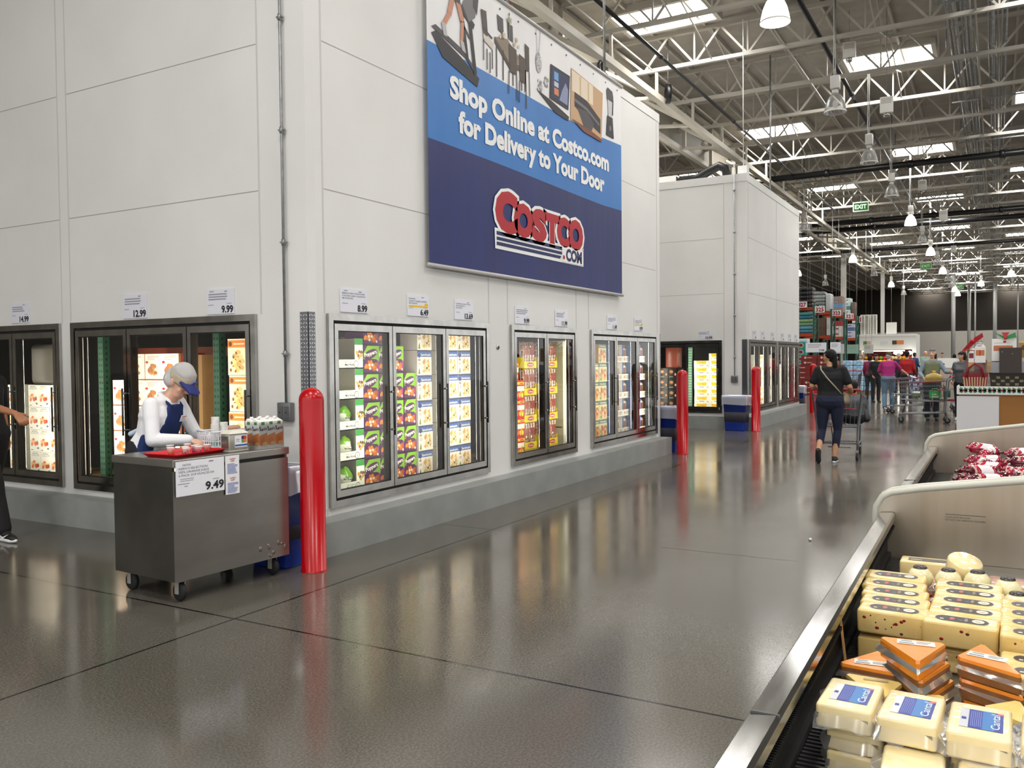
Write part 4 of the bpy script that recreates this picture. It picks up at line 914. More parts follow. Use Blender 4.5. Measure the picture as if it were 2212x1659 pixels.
for i in range(4):
    j = (i+1) % 4; b.add([(*o[i], .003), (*o[j], .003), (*o2[j], .024), (*o2[i], .024), (*o[i], -.0), (*o[j], -.0), (*o2[j], .020), (*o2[i], .020)], [(0,1,2,3),(7,6,5,4),(3,2,6,7)], REDT)
b.build('tray_x'); tr = bpy.data.objects['tray_x']; tr.name = 'serving_tray'; tr.location = onc(.085, .075, .9305); tr.rotation_euler = (0, 0, CR+R(8)); tag(tr, 'red plastic tray of sample cups on the demo cart', 'tray')
def cup(i, x, y, z=.9375):
    cA = C(('#d98f4c', '#3b3f8c', '#7a4a9a', '#c97a52', '#4fa08c', '#5a7ab8', '#efefef', '#7ac0a8')[i], .5)
    t = thing('sample_cup', ('paper cup with orange print, standing alone at the corner of the red tray', 'paper cup with navy print at the front edge of the red tray', 'paper cup with purple print in front of the middle of the red tray', 'peach printed paper cup at the narrow end of the red tray by the napkin box', 'teal printed paper cup in the rear of the red tray', 'blue printed paper cup half behind the purple one', 'plain white paper cup behind the red tray', 'pale green paper cup standing behind the red tray')[i], 'cup', onc(x, y, z), i, 'sample cups')
    b = MB(); b.lathe([(.0, .001), (.018, .001), (.0185, 0), (.0265, .047), (.027, .048), (.0255, .0475), (.018, .004), (0, .004)], C('#f3f1ec', .5), 18); b.build('cup_wall', t)
    b = MB(); k = 10
    for q in range(k):
        a0, a1 = 2*PI*q/k, 2*PI*(q+.62)/k
        r0, r1, z0, z1 = .0207, .0245, .008+.006*(q % 2), .034+.006*((q+1) % 2); m = cA if q % 3 else C(('#6aa05a', '#e8b04c', '#d65a4a')[i % 3], .5)
        b.add([(r0*math.cos(a0), r0*math.sin(a0), z0), (r0*math.cos(a1), r0*math.sin(a1), z0), (r1*math.cos(a1), r1*math.sin(a1), z1), (r1*math.cos(a0), r1*math.sin(a0), z1)], [(0,1,2,3)], m)
    b.build('print', t); MB().lathe([(0, .036), (.0238, .036)], C('#e58a1e', .15), 16, cap=False).build('juice', t)
for i, (x, y) in enumerate(((.155,.245),(.19,.13),(.30,.15),(.415,.21),(.25,.225),(.345,.25))): cup(i, x, y)
cup(6, .30, .46, .9305); cup(7, .425, .44, .9305)
# napkin box
t = thing('napkin_dispenser', 'silver and white napkin dispenser with a printed card on the cart front', 'dispenser', onc(.475, .05), CR)
MB().rbox(0, 0, .0, .165, .105, .012, C('#b9b6ae', .35, .3), .004, 2).rbox(.006, .006, .012, .159, .099, .125, C('#b5b0a4', .3, .5), .006, 2).build('body', t)
b = MB(); b.add([(0,0,.125),(.165,0,.125),(.165,.105,.125),(0,.105,.125),(.03,.02,.15),(.135,.02,.15),(.135,.085,.15),(.03,.085,.15)], [(4,5,6,7),(0,1,5,4),(1,2,6,5),(2,3,7,6),(3,0,4,7),(3,2,1,0)], C('#dcd8cb', .45)); b.build('lid', t)
b = MB(); b.box(.05, .0035, .03, .155, .006, .112, C('#f4f4f6', .4)); a = Art(b, (.05, .003, .03), (1,0,0), (0,0,1), .0005); a.rect(.0, .008, .105, .02, BLUE, 1); a.text('Please', .012, .052, .008, INK, 1); a.text('Enjoy', .012, .040, .008, INK, 1)
for i, m in enumerate((C('#6f9a3c'), C('#e8812e'), C('#4b2a6a'), C('#c9481e'))): a.rect(.055+.022*(i % 2), .03+.024*(i//2), .077+.022*(i % 2), .054+.024*(i//2), m, 1)
b.build('printed_card', t); MB().box(-.001, .02, .03, .006, .085, .11, C('#8d8a84', .2, .8)).build('side_window', t)
# orange juice cartons, six shrink wrapped
def juice():
    b = MB(); w, d, h = .072, .072, .195; WJ = C('#f4f3ee', .4)
    b.box(0, 0, 0, w, d, h, WJ); b.add([(0,0,h),(w,0,h),(w,d,h),(0,d,h),(0,d*.75,h+.02),(w,d*.75,h+.02)], [(0,1,5,4),(1,2,5),(2,3,4,5),(3,0,4)], WJ)
    for o, u in (((0, -.0006, 0), (1,0,0)), ((-.0006, d, 0), (0,-1,0))):
        a = Art(b, o, u, (0,0,1), .0005); a.poly([(0,.03),(w*.4,.022),(w,.045),(w,.115),(0,.095)], C('#ee8a3a', .4), 1); a.disc(w*.45, .06, w*.32, .024, C('#e2781c', .4), 2, 18); a.disc(w*.7, .035, w*.3, .015, C('#f6c07a', .4), 2.5, 16)
        a.text("Kern's", w*.12, .128, .021, INK, 2, w=w*.85, bold=.03, rot=.12); a.rect(w*.3, .172, w*.72, .193, GRN, 1); a.disc(w*.12, .155, .006, .008, NAVY, 2, 8)
    return b
m_j = juice().mesh('juice_carton')
for j in range(2):
    for i in range(3):
        t = thing('juice_carton', '%s orange juice carton in the %s row of the wrapped six-pack on the cart' % (('first', 'middle', 'last')[i], ('front', 'rear')[j]), 'carton', onc(.715+i*.0735, .03+j*.0735), CR, 'six-pack of orange juice cartons')
        c_ = bpy.data.objects.new('carton_body', m_j); COL.objects.link(c_); c_.parent = t
        MB().lathe([(0, .0), (.013, 0), (.013, .014), (.011, .016), (0, .016)], WHITE, 14, (.036, .045, .2105)).build('cap', t)
b = MB(); b.box(0, 0, 0, .227, .154, .185, FILM); b.f = b.f[2:]; b.m = b.m[2:]; b.sm = b.sm[2:]; b.m = [0]*len(b.f); b.mats = [clear_mat('tight_film', (.98,.98,.98), 1.0, .12, 1.35, .02)]; tag(b.build('shrink_wrap', loc=onc(.711, .025, .935), rz=CR), 'clear shrink wrap around the orange juice cartons', 'plastic wrap')
# white slotted basket with cups and bags
WBK = C('#e9e9ee', .4)
t = thing('slotted_basket', 'white slotted plastic basket behind the napkin dispenser', 'basket', onc(.645, .42), CR)
b = MB(); w, d, h = .30, .20, .115
b.box(0, 0, 0, w, d, .006, WBK)
for i in range(13):
    x = i*(w-.006)/12; b.box(x, 0, .006, x+.008, .004, h, WBK); b.box(x, d-.004, .006, x+.008, d, h, WBK)
for i in range(9):
    y = i*(d-.006)/8; b.box(0, y, .006, .004, y+.008, h, WBK); b.box(w-.004, y, .006, w, y+.008, h, WBK)
for z in (.04, .08): b.box(0, 0, z, w, .004, z+.008, WBK); b.box(0, d-.004, z, w, d, z+.008, WBK); b.box(0, 0, z, .004, d, z+.008, WBK); b.box(w-.004, 0, z, w, d, z+.008, WBK)
b.build('slats', t)
MB().tube([(0,0,h),(w,0,h),(w,d,h),(0,d,h)], .007, WBK, 6, closed=True).build('rim', t)
def stackcup(label, x, y, z, c1, n=4):
    b = MB()
    for i in range(n): b.lathe([(0, 0), (.021, 0), (.029, .05), (.03, .052), (.027, .05)], C('#f2f1ee', .5), 16, (0, 0, i*.012))
    b.lathe([(.0222, .006), (.0282, .042)], c1, 16, cap=False)
    tag(b.build('cup_stack', loc=onc(x, y, z), rz=1), label, 'cups')
stackcup('teal printed cups stacked at the front of the slotted basket', .69, .48, .937, C('#5aa58f'), 10); stackcup('blue printed cups stacked in the slotted basket', .755, .46, .937, C('#3d57a8'), 11); stackcup('tallest stack of blue printed cups in the slotted basket', .745, .545, .937, C('#2f4f9a'), 14)
b = MB(); rr = random.Random(3)
for i in range(3): b.rbox(.0+i*.03, .0+i*.02, .02+i*.03, .14+i*.03, .09+i*.01, .06+i*.03, C('#c9a083', .6), .018, 3)
tag(b.build('paper_bag', loc=onc(.80, .47, .95), rz=CR+.2), 'folded tan paper bags lying in the slotted basket', 'bag')
tag(MB().box(0, 0, 0, .23, .18, .004, PAPER).build('paper_sheet', loc=onc(.49, .165, .9305), rz=CR+.08), 'white paper sheet under the hands of the demo woman', 'paper')

# ================================================================ OPEN REFRIGERATED CASES
RAILM = noisy('polished_rail', '#a5a5a5', '#b9b9b9', 5, (.10, .18), .015, 6, 1.0, (1, 6, 6))
PANM = noisy('end_panel_steel', '#b3a897', '#bdb2a2', 2, (.3, .42), .01, 40, .9, (6, 6, .6))
TRIMW = C('#c6c5b8', .4)
def case(label, x0, x1, end_panels, oy=0, rz=0):
    t = thing('open_cooler_case', label, 'cooler case', (x0, oy, 0), rz, 'open cooler cases')
    L = x1-x0
    b = MB(); b.box(0, .455, .08, L, .468, .775, C('#b9b9b4', .4)); b.box(0, -1.35, .0, L, .43, .08, DKGREY); b.box(0, -1.35, .08, L, -1.33, 1.3, C('#b9b9b4', .4)); b.box(0, -1.33, .08, L, .44, .55, C('#2a2b2c', .6)); b.build('body', t)
    b = MB(); prof = [(.472, .775), (.476, .812), (.468, .822), (.416, .826), (.408, .818), (.406, .795), (.412, .788), (.46, .77)]
    n = len(prof); vs = [(x, y, z) for x in (0, L-.012) for y, z in prof]
    b.add(vs, [(i, i+n, (i+1) % n+n, (i+1) % n) for i in range(n)] + [tuple(range(n)), tuple(range(2*n-1, n-1, -1))], RAILM); b.box(1.03-.001, .41, .8205, 1.032, .469, .8268, C('#5a5a5a')); b.build('rail', t)
    b = MB(); b.box(0, .440, .55, L, .4545, .775, BLACK); b.box(0, .425, .55, L, .44, .64, BLACK); b.box(0, .418, .755, L, .44, .775, C('#1b1b1c', .5))
    for i in range(int(L/.012)): b.box(i*.012, .408, .758, i*.012+.004, .418, .768, BLACK)
    b.build('liner', t)
    b = MB(); SL = C('#565656', .35, .8)
    for i in range(int(L/.021)): b.box(i*.021, .302, .612, i*.021+.009, .424, .62, SL)
    b.box(0, .296, .605, L, .304, .624, DKGREY); b.box(0, .305, .552, L, .424, .556, BLACK); b.build('air_grille', t)
    b = MB(); b.box(0, -1.30, .60, L, .296, .615, C('#8b8a86', .35, .8)); b.build('deck', t)
    for xe in end_panels:
        def prof_(o):
            return [(.478-o, .0), (.492-o*1.3, .80), (.488-o*1.4, .845), (.462-o*1.2, .892-o*.6), (.425, .913-o), (.30, .938-o), (-.104, .998-o), (-.5, 1.06-o), (-1.35, 1.19-o), (-1.35, 0)]
        p = prof_(.008); b = MB()
        tf = Matrix(((0,0,1,xe-x0-.012),(1,0,0,0),(0,1,0,0),(0,0,0,1))); b.prism(p, .024, PANM, tf)
        a = Art(b, (xe-x0-.013, 0, 0), (0,-1,0), (0,0,1), .0006)
        a.rect(-.20, .832, -.04, .8345, C('#4c4843'), 1); a.text('CLEAN WITH MILD SOAP', -.20, .818, .006, C('#3a3733'), 1, w=.10); a.text('DO NOT USE ABRASIVE CLEANERS', -.20, .806, .006, C('#3a3733'), 1, w=.16)
        po = b.build('end_panel', t)
        q = MB(); q.tube([(xe-x0, y, z) for y, z in prof_(.0)[:9]], .017, TRIMW, 8); q.build('edge_trim', po)
case('open cooler case full of cheese in front of the camera', .72, 4.30, [4.318], -.045, R(.72)); case('second open cooler case holding the wrapped sausages', 4.43, 7.56, [4.395, 7.58])

def film_skirt(x0, y0, x1, y1, z, drop, out, seed, n=22):
    """crinkled edge of vacuum film around a block"""
    rr = random.Random(seed); b = MB(); P = []
    per = [(x0,y0,x1,y0,0,-1),(x1,y0,x1,y1,1,0),(x1,y1,x0,y1,0,1),(x0,y1,x0,y0,-1,0)]
    for (a, c, d, e, nx, ny) in per:
        for i in range(n//4): f = i/(n//4); P.append((a+(d-a)*f, c+(e-c)*f, nx, ny))
    N = len(P); up = [(p[0], p[1], z) for p in P]; dn = [(p[0]+(p[2]*out)*rr.uniform(.3, 1.4), p[1]+p[3]*out*rr.uniform(.3, 1.4), z-drop*rr.uniform(.5, 1.3)) for p in P]
    b.add(up+dn, [(i, (i+1) % N, N+(i+1) % N, N+i) for i in range(N)], FILM, True); return b
CANT = noisy('pale_cheese', '#efd9a0', '#f4e3b4', 6, (.22, .34), .02, 40, coat=.5); CANT2 = noisy('deep_cheese', '#e6cf8e', '#ecd9a2', 8, (.3, .4), .03, 50, coat=.5)
CBL = C('#142f8e', .3); CBL2 = C('#1f6fb4', .3); SILV = C('#d4d6dc', .25, .3)
def cantal(label, x, y, z, rz, lab=True, seed=1, L=.178, Wd=.118, H=.056, grp='pale cheese blocks with blue labels'):
    """block: local x away from the aisle end, y across"""
    t = thing('cheese_block', label, 'cheese', (x, y, z), rz, grp)
    b = MB(); b.rbox(0, -Wd, 0, L, 0, H, CANT, .008, 3); b.build('cheese', t)
    film_skirt(0, -Wd, L, 0, H*.62, H*.5, .022, seed).build('film', t)
    if lab:
        b = MB(); a = Art(b, (.035, -.022, H+.0004), (0,-1,0), (1,0,0), .0005)   # u runs to the right seen from the photographer, v away
        w, h = .080, .105
        a.rect(0, 0, w, h, C('#26305e', .3), .6); a.rect(.0, .0, w*.2, h*.985, SILV, 1); a.rect(w*.21, .0, w, h, CBL, 1); a.rect(w*.52, 0, w*.8, h, CBL2, 1.4)
        a.text('Cantal', w*.92, h*.10, w*.20, C('#cfe3f2', .3), 2, 'l', w=h*.8, rot=PI/2, bold=.01)
        for i in range(6): a.rect(w*(.25+.045*i), h*.08, w*(.265+.045*i), h*.9, C('#6f7fc4', .4), 2)
        a.rect(w*.04, h*.4, w*.15, h*.52, CBL, 2); a.disc(w*.93, h*.93, .006, .006, C('#d8636a', .4), 2, 8)
        b.build('label', t)
for i, (x, y, rz) in enumerate(((1.968, .349, -2), (1.955, .222, -3), (1.945, .088, -1), (1.945, -.045, -2), (1.94, -.178, 0))):
    cantal('%s pale cheese block with a blue label, counted from the rail' % ORD[i].replace('topmost', 'first'), x, y, .724, R(rz), True, i)
for k, z in enumerate((.6695, .6155)):
    for i, (x, y, rz) in enumerate(((1.99, .33, -3), (1.985, .205, -1), (1.975, .08, -3), (1.97, -.05, 0), (1.965, -.18, -1))):
        cantal('wrapped pale cheese block, %s from the rail in the %s layer under the labelled ones' % (ORD[i].replace('topmost', 'first'), ('upper', 'bottom')[k]), x, y, z, R(rz), False, 20+i+7*k, H=.052)
for i, (x, y, rz) in enumerate(((1.785, .20, 2), (1.79, .07, -2), (1.785, -.06, 1))):
    for k, z in enumerate((.6155, .669)):
        cantal('unlabelled cheese block, %s from the rail in the %s layer of the first row' % (ORD[i].replace('topmost', 'first'), ('bottom', 'top')[k]), x, y, z, R(rz), False, 60+i+5*k, H=.052, grp='pale cheese blocks in the first row')
t = thing('cheese_wedge_pack', 'cut off white cheese pack with a black label at the lower picture edge', 'cheese', (1.66, .335, .6155), R(-20))
MB().rbox(0, -.12, 0, .13, 0, .045, CANT, .008, 2).build('cheese', t); b = MB(); a = Art(b, (.03, -.03, .0455), (0,-1,0), (1,0,0), .0005); a.rect(0, 0, .07, .06, BLACK, 1); a.disc(.04, .035, .018, .012, C('#6a7a2a'), 2, 12); a.rect(.01, .045, .03, .053, GRN, 2); b.build('label', t); film_skirt(0, -.12, .13, 0, .03, .03, .02, 91).build('film', t)
# cheese sticks with dried fruit standing on edge
STK = noisy('fruit_cheese', '#e8c476', '#efd48e', 7, (.22, .32), .02, 40, coat=.5); BERR = C('#8a1a1a', .35); BERR2 = C('#5d2a22', .4); SLB = C('#2e2627', .35)
def stick_mesh(seed, L=.195, Wd=.088, H=.074, n=9):
    rr = random.Random(seed); b = MB(); b.rbox(0, -L, 0, Wd, 0, H, STK, .009, 3)
    for i in range(n):
        y, z = -rr.uniform(.015, L-.015), rr.uniform(.01, H-.012)
        b.ball((.001, y, z), rr.uniform(.003, .007), rr.choice((BERR, BERR, BERR2)), 6, (.35, 1, .9))
        if i % 3 == 0: b.ball((rr.uniform(.02, Wd-.01), y, H-.0008), .004, BERR, 6, (1, 1, .25))
    return b.mesh('cheese')
def stick_label():
    b = MB(); a = Art(b, (.018, -.03, .0745), (0,-1,0), (1,0,0), .0005); w, h = .140, .046
    P = [(h/2+(w-h)*k+h/2*math.cos(PI/2+s*PI*q/8), h/2+h/2*math.sin(PI/2+s*PI*q/8)) for k, s in ((0, 1), (1, 1)) for q in (range(9) if k == 0 else range(8, 17))]
    a.poly(P, C('#8d8378', .4), .5); P2 = [((x-w/2)*.97+w/2, (y-h/2)*.9+h/2) for x, y in P]; a.poly(P2, SLB, 1)
    a.disc(w*.80, h*.5, w*.115, h*.32, C('#e6dcc2', .4), 2, 18); a.disc(w*.32, h*.5, w*.05, h*.26, C('#b25a50', .4), 2, 10); a.rect(w*.1, h*.2, w*.17, h*.36, C('#d8cfba', .4), 2); a.rect(w*.44, h*.3, w*.52, h*.42, C('#7d706a'), 2); a.disc(w*.58, h*.5, w*.035, h*.3, C('#8a7d62', .4), 2, 10); a.rect(w*.75, h*.44, w*.85, h*.52, C('#9a8f78'), 3)
    return b.mesh('label')
m_stl = stick_label(); m_st = [stick_mesh(s, n=n_) for s, n_ in ((3, 14), (5, 5), (8, 6))]
def stick(label, x, y, z, rz, v, tilt=0, lab=True):
    t = thing('cheese_stick', label, 'cheese', (x, y, z), 0, 'fruit cheese bars in the cooler case'); t.rotation_euler = (0, tilt, rz)
    c_ = bpy.data.objects.new('cheese', m_st[v % 3]); COL.objects.link(c_); c_.parent = t
    if lab: l_ = bpy.data.objects.new('label', m_stl); COL.objects.link(l_); l_.parent = t
Z1 = .6155
for (col, nm, y0, pts) in ((0, 'nearest the rail', .375, ((2.775,.37),(2.875,.375),(2.98,.385),(3.085,.398),(3.21,.405))), (1, 'in the middle', .182, ((2.745,.187),(2.855,.178),(2.965,.176),(3.075,.174),(3.18,.178)))):
    for i, (x, y) in enumerate(pts):
        stick('dark labelled fruit cheese bar, %s from front in the upper row %s' % (ORD[i].replace('topmost', 'first'), nm), x, y, .705, R(-3), i+col, R(-4))
    for i, x in enumerate((2.79, 2.90, 3.01, 3.12)):
        stick('fruit cheese bar, %s from front in the lower row %s' % (ORD[i].replace('topmost', 'first'), nm), x, y0-.004, Z1, R(-2), i+2*col+1, 0, False)
for i, x in enumerate((2.50, 2.60, 2.70, 2.80, 2.90, 3.0)): stick('dark labelled fruit cheese bar, %s from front in the cut off row' % ORD[i].replace('topmost', 'first'), x, -.01, .705 if i > 1 else .66, R(-2), i, R(-4))
for i, x in enumerate((2.70, 2.81, 2.92, 3.03)): stick('fruit cheese bar under the cut off row, %s from the front' % ORD[i].replace('topmost', 'first'), x, -.012, Z1, R(-2), i+1, 0, False)
# orange and yellow wedges: triangle of top corners, thickness
ORC = noisy('orange_cheese', '#ee8a22', '#f29a38', 5, (.26, .36), .02, 40, coat=.5); RIND = noisy('brown_rind', '#8a5a34', '#a8754a', 12, (.4, .6), .1, 50); YLC = noisy('yellow_cheese', '#e4c468', '#ebd080', 7, (.28, .4), .03, 50, coat=.4)
WLAB = C('#eeece4', .4)
def wedge(label, pts, zt, th, top, side, lab=None, drop=0, grp=None, seed=0, dz=(0, 0, 0)):
    cx_ = sum(p[0] for p in pts)/3; cy_ = sum(p[1] for p in pts)/3
    t = thing('cheese_wedge', label, 'cheese', (cx_, cy_, zt-th), 0, grp)
    P = [(p[0]-cx_, p[1]-cy_) for p in pts]
    if (P[1][0]-P[0][0])*(P[2][1]-P[0][1])-(P[1][1]-P[0][1])*(P[2][0]-P[0][0]) < 0: P = [P[0], P[2], P[1]]
    def rounded(k, r=.012):
        out = []
        for i in range(3):
            a = Vector(P[i-1]); b_ = Vector(P[i]); c_ = Vector(P[(i+1) % 3]); u = (a-b_).normalized(); v = (c_-b_).normalized()
            for f in (0, .5, 1): q = b_+u*r*(1-f)+v*r*f*1.0; q = b_ + (q-b_)*1.0; out.append((q.x*k, q.y*k))
        return out
    b = MB(); ri = [(rounded(.985), 0), (rounded(1.0), .006), (rounded(1.0), th-.008), (rounded(.975), th)]; n = 9
    vs = [(x, y, z) for r_, z in ri for x, y in r_]
    b.add(vs, [(i*n+k, i*n+(k+1) % n, (i+1)*n+(k+1) % n, (i+1)*n+k) for i in range(2) for k in range(n)], side, True)
    b.add(vs, [(2*n+k, 2*n+(k+1) % n, 3*n+(k+1) % n, 3*n+k) for k in range(n)] + [tuple(3*n+k for k in range(n))], top, False)
    b.build('cheese', t)
    f = MB(); rr = random.Random(seed); r0 = [(x, y, th*.62) for x, y in rounded(1.01)]; r1 = [(x*rr.uniform(1.06, 1.22), y*rr.uniform(1.06, 1.22), th*rr.uniform(.25, .55)) for x, y in rounded(1.0)]
    f.add(r0+r1, [(i, (i+1) % n, n+(i+1) % n, n+i) for i in range(n)], FILM, True); f.build('film', t)
    if lab:
        u = Vector(lab[:2]).normalized(); v = Vector((-u.y, u.x)); o = Vector((0, 0)) - u*.043 - v*.018 + Vector(lab[2:4])
        b = MB(); a = Art(b, (o.x, o.y, th+.0008), (u.x, u.y, 0), (v.x, v.y, 0), .0006)
        if lab[4] == 'w': a.rect(0, 0, .09, .036, WLAB, 1); a.rect(.004, .006, .04, .013, C('#6d8088', .4), 2); a.lines(.046, .03, .038, 4, .006, .0025, C('#b4b4ae'), 2); a.lines(.008, .031, .03, 2, .006, .003, C('#8f979a'), 2)
        else: a.rect(.01, .01, .07, .024, C('#b0986a', .5), 1)
        b.build('label', t)
G = 'cheese wedges in the cooler case'
wedge('orange cheese wedge with white label on top of the pile, pointing to the grille end', ((2.47,.275),(2.49,.110),(2.30,.165)), .795, .05, ORC, ORC, (.1, -1, .03, .0, 'w'), grp=G, seed=1)
wedge('brown rinded orange wedge directly under the top one', ((2.475,.26),(2.50,.10),(2.31,.16)), .744, .05, ORC, RIND, grp=G, seed=2); wedge('lowest orange wedge of the pile under the top one', ((2.49,.25),(2.52,.09),(2.33,.15)), .692, .05, ORC, RIND, grp=G, seed=12)
wedge('orange cheese wedge with white label lying beside the black rail', ((2.44,.375),(2.60,.285),(2.425,.22)), .715, .05, ORC, RIND, (.1, -1, -.01, 0, 'w'), grp=G, seed=3)
wedge('large orange wedge with white label on a pile of brown rinds', ((2.455,.09),(2.60,.03),(2.375,-.06)), .775, .05, ORC, RIND, (-.25, -1, .01, .0, 'w'), grp=G, seed=4); wedge('brown rinded wedge under the large orange one', ((2.45,.085),(2.6,.03),(2.37,-.065)), .722, .05, ORC, RIND, grp=G, seed=5); wedge('lowest brown rinded wedge under the large orange one', ((2.45,.08),(2.6,.02),(2.37,-.07)), .669, .05, ORC, RIND, grp=G, seed=6)
wedge('orange wedge with white label near the picture edge', ((2.48,-.075),(2.60,-.17),(2.37,-.13)), .765, .05, ORC, RIND, (.1, -1, 0, 0, 'w'), grp=G, seed=7); wedge('brown wedge under the orange one near the picture edge', ((2.48,-.08),(2.6,-.175),(2.37,-.135)), .713, .05, ORC, RIND, grp=G, seed=8); wedge('lowest brown wedge near the picture edge', ((2.48,-.085),(2.6,-.18),(2.37,-.14)), .66, .05, ORC, RIND, grp=G, seed=18)
wedge('yellow cheese wedge with a faint stamp beside the rail', ((2.40,.352),(2.395,.205),(2.235,.245)), .705, .045, YLC, YLC, (.1, -1, .035, 0, 's'), grp=G, seed=9); wedge('yellow cheese wedge under the stamped one', ((2.405,.345),(2.4,.20),(2.24,.24)), .658, .042, YLC, YLC, grp=G, seed=19)
wedge('yellow cheese wedge tucked behind the second labelled block', ((2.33,.20),(2.37,.11),(2.16,.10)), .70, .08, YLC, YLC, grp=G, seed=10); wedge('yellow cheese wedge behind the third labelled block', ((2.28,.03),(2.365,-.05),(2.19,-.09)), .72, .1, YLC, YLC, grp=G, seed=11)
# round cheeses, upright rounds, flat packs at the far end
BAL = noisy('round_cheese', '#e9dfae', '#f0e8c4', 10, (.2, .3), .12, 30, coat=.6)
def ballc(label, x, y, z, r=.0435, m=BAL):
    t = thing('round_cheese', label, 'cheese', (x, y, z), 0, 'round wrapped cheeses'); MB().ball((0, 0, r), r, m, 18, (1, 1, .94)).build('cheese', t)
    MB().lathe([(0, 0), (.02, -.002), (.024, -.008)], SLB, 14, (0, 0, 2*r*.985+.002), cap=False).build('label', t); MB().lathe([(0, .004), (.006, .003), (.008, 0)], C('#f4f0da', .3), 8, (-r*.94, 0, r), axis='x').build('knot', t)
for i, (x, y, z) in enumerate(((3.345,.235,.715),(3.345,.145,.715),(3.34,.055,.72),(3.28,-.035,.72),(3.17,-.06,.70),(3.17,-.15,.70),(3.28,-.13,.715))): ballc('round wrapped cheese, %s from the rail in the upper row' % ORD[i].replace('topmost', 'first'), x, y, z)
for i, (x, y) in enumerate(((3.36,.25),(3.36,.16),(3.36,.07),(3.34,-.02),(3.17,-.07),(3.17,-.16),(3.33,-.12))): ballc('round wrapped cheese, %s from the rail in the lower row' % ORD[i].replace('topmost', 'first'), x, y, Z1)
b = MB(); b.lathe([(.0, 0), (.055, 0), (.058, .004), (.058, .07), (.053, .077), (0, .077)], CANT, 22); o = b.build('round_cheese_cut', loc=(3.46, .11, .745)); o.rotation_euler = (R(12), R(-18), 0); tag(o, 'upright round of pale cheese leaning on the ball cheeses', 'cheese')
b = MB(); b.rbox(0, -.18, 0, .1, 0, .12, CANT2, .008, 2); a = Art(b, (.02, -.03, .1206), (0,-1,0), (1,0,0), .0006); a.rect(0, 0, .145, .05, C('#5a5148', .4), 1); a.rect(.01, .01, .05, .02, C('#c9bfa8'), 2); tag(b.build('cheese_brick', loc=(3.70, .335, Z1)), 'pale cheese brick with a dark printed top by the steel end panel', 'cheese')
HAM = noisy('cured_ham', '#a86a5c', '#d8a493', 12, (.2, .3), .05, 30, coat=.7)
for i, (x, y, rz, z) in enumerate(((3.50,.35,-4,.66),(3.56,.19,3,.67),(3.60,.03,-3,.665),(3.58,-.13,2,.67),(3.46,.33,0,Z1),(3.52,.17,2,Z1),(3.52,.02,1,Z1),(3.50,-.14,0,Z1))):
    t = thing('ham_pack', ('flat pink ham pack, %s from the rail in the %s layer before the end panel') % (ORD[i % 4].replace('topmost', 'first'), ('upper', 'lower')[i//4]), 'ham', (x, y, z), R(rz), 'flat ham packs'); MB().rbox(0, -.145, 0, .15, 0, .036, HAM, .006, 2).build('ham', t); film_skirt(0, -.145, .15, 0, .03, .02, .012, 40+i).build('film', t)
tag(MB().rod((2.60, .372, .622), (2.605, .392, .79), .006, C('#c99a5c', .6)).build('wooden_stick', loc=(0, 0, 0)), 'thin wooden stick standing in the grille by the fruit cheese bars', 'stick')
# sausages in the second case
SAU = [noisy('sausage_wrap_dark', '#4a1420', '#6a1c2c', 9, (.12, .22), .05, 30, coat=.8), noisy('sausage_wrap_red', '#b01a3a', '#7a1830', 7, (.12, .22), .05, 30, coat=.8)]
def sausage_mesh(v, L=.17, r=.042):
    b = MB(); pr = [(.006, -L/2-.02), (.014, -L/2-.012), (.008, -L/2), (r*.7, -L/2+.012), (r, -L/2+.03), (r, L/2-.03), (r*.7, L/2-.012), (.008, L/2), (.014, L/2+.012), (.006, L/2+.02)]
    b.lathe(pr, SAU[v], 16, axis='y')
    k = 16
    for s, e, m in ((-.05, .02, C('#efe6ea', .2, coat=.6)), (.025, .038, C('#c41a38', .2, coat=.6)), (-.062, -.054, C('#c41a38', .2, coat=.6)), (.042, .056, C('#c9a89a', .2, coat=.6))):
        vs = []; 
        for q in range(9):
            a0 = R(10)+R(160)*q/8
            for yy in (s+.02*math.sin(q*.7+v), e+.02*math.sin(q*.7+v)): vs.append(((r+.0008)*math.cos(a0), yy, (r+.0008)*math.sin(a0)))
        b.add(vs, [(2*q, 2*q+2, 2*q+3, 2*q+1) for q in range(8)], m, True)
    return b.mesh('sausage')
m_sau = [sausage_mesh(0), sausage_mesh(1)]
rr = random.Random(11)
for lay in range(3):
    for i in range(9):
        for j in range(5):
            x = 5.50+.205*i+.1*(lay % 2)+rr.uniform(-.015, .015); y = .16-.215*j-.05*lay+rr.uniform(-.012, .012); z = .682+lay*.078
            if (lay == 2 and (i*3+j) % 5 == 3) or y < -.65: continue
            o = bpy.data.objects.new('wrapped_sausage', m_sau[(i+j+lay) % 2]); COL.objects.link(o); o.location = (x, y, z); o.rotation_euler = (rr.uniform(-.06, .06), rr.uniform(-.6, .6), rr.uniform(-.35, .35)+(PI/2 if (i+j) % 3 == 1 else 0))
            tag(o, 'maroon and white wrapped sausage, %s row, %s from the rail, %s layer' % (ORD[i].replace('topmost', 'first'), ORD[j].replace('topmost', 'first'), ('bottom', 'middle', 'upper')[lay]), 'sausage', 'wrapped sausages')
tag(MB().box(0, 0, 0, 2.1, .95, .02, C('#7d7a74', .5)).build('display_platform', loc=(5.35, -.68, Z1)), 'flat platform under the wrapped sausages', 'platform')
o = bpy.data.objects.new('wrapped_sausage', m_sau[1]); COL.objects.link(o); o.location = (7.15, .10, .86); o.rotation_euler = (R(8), 0, R(20)); tag(o, 'maroon sausage lying highest, against the far steel panel', 'sausage', 'wrapped sausages')
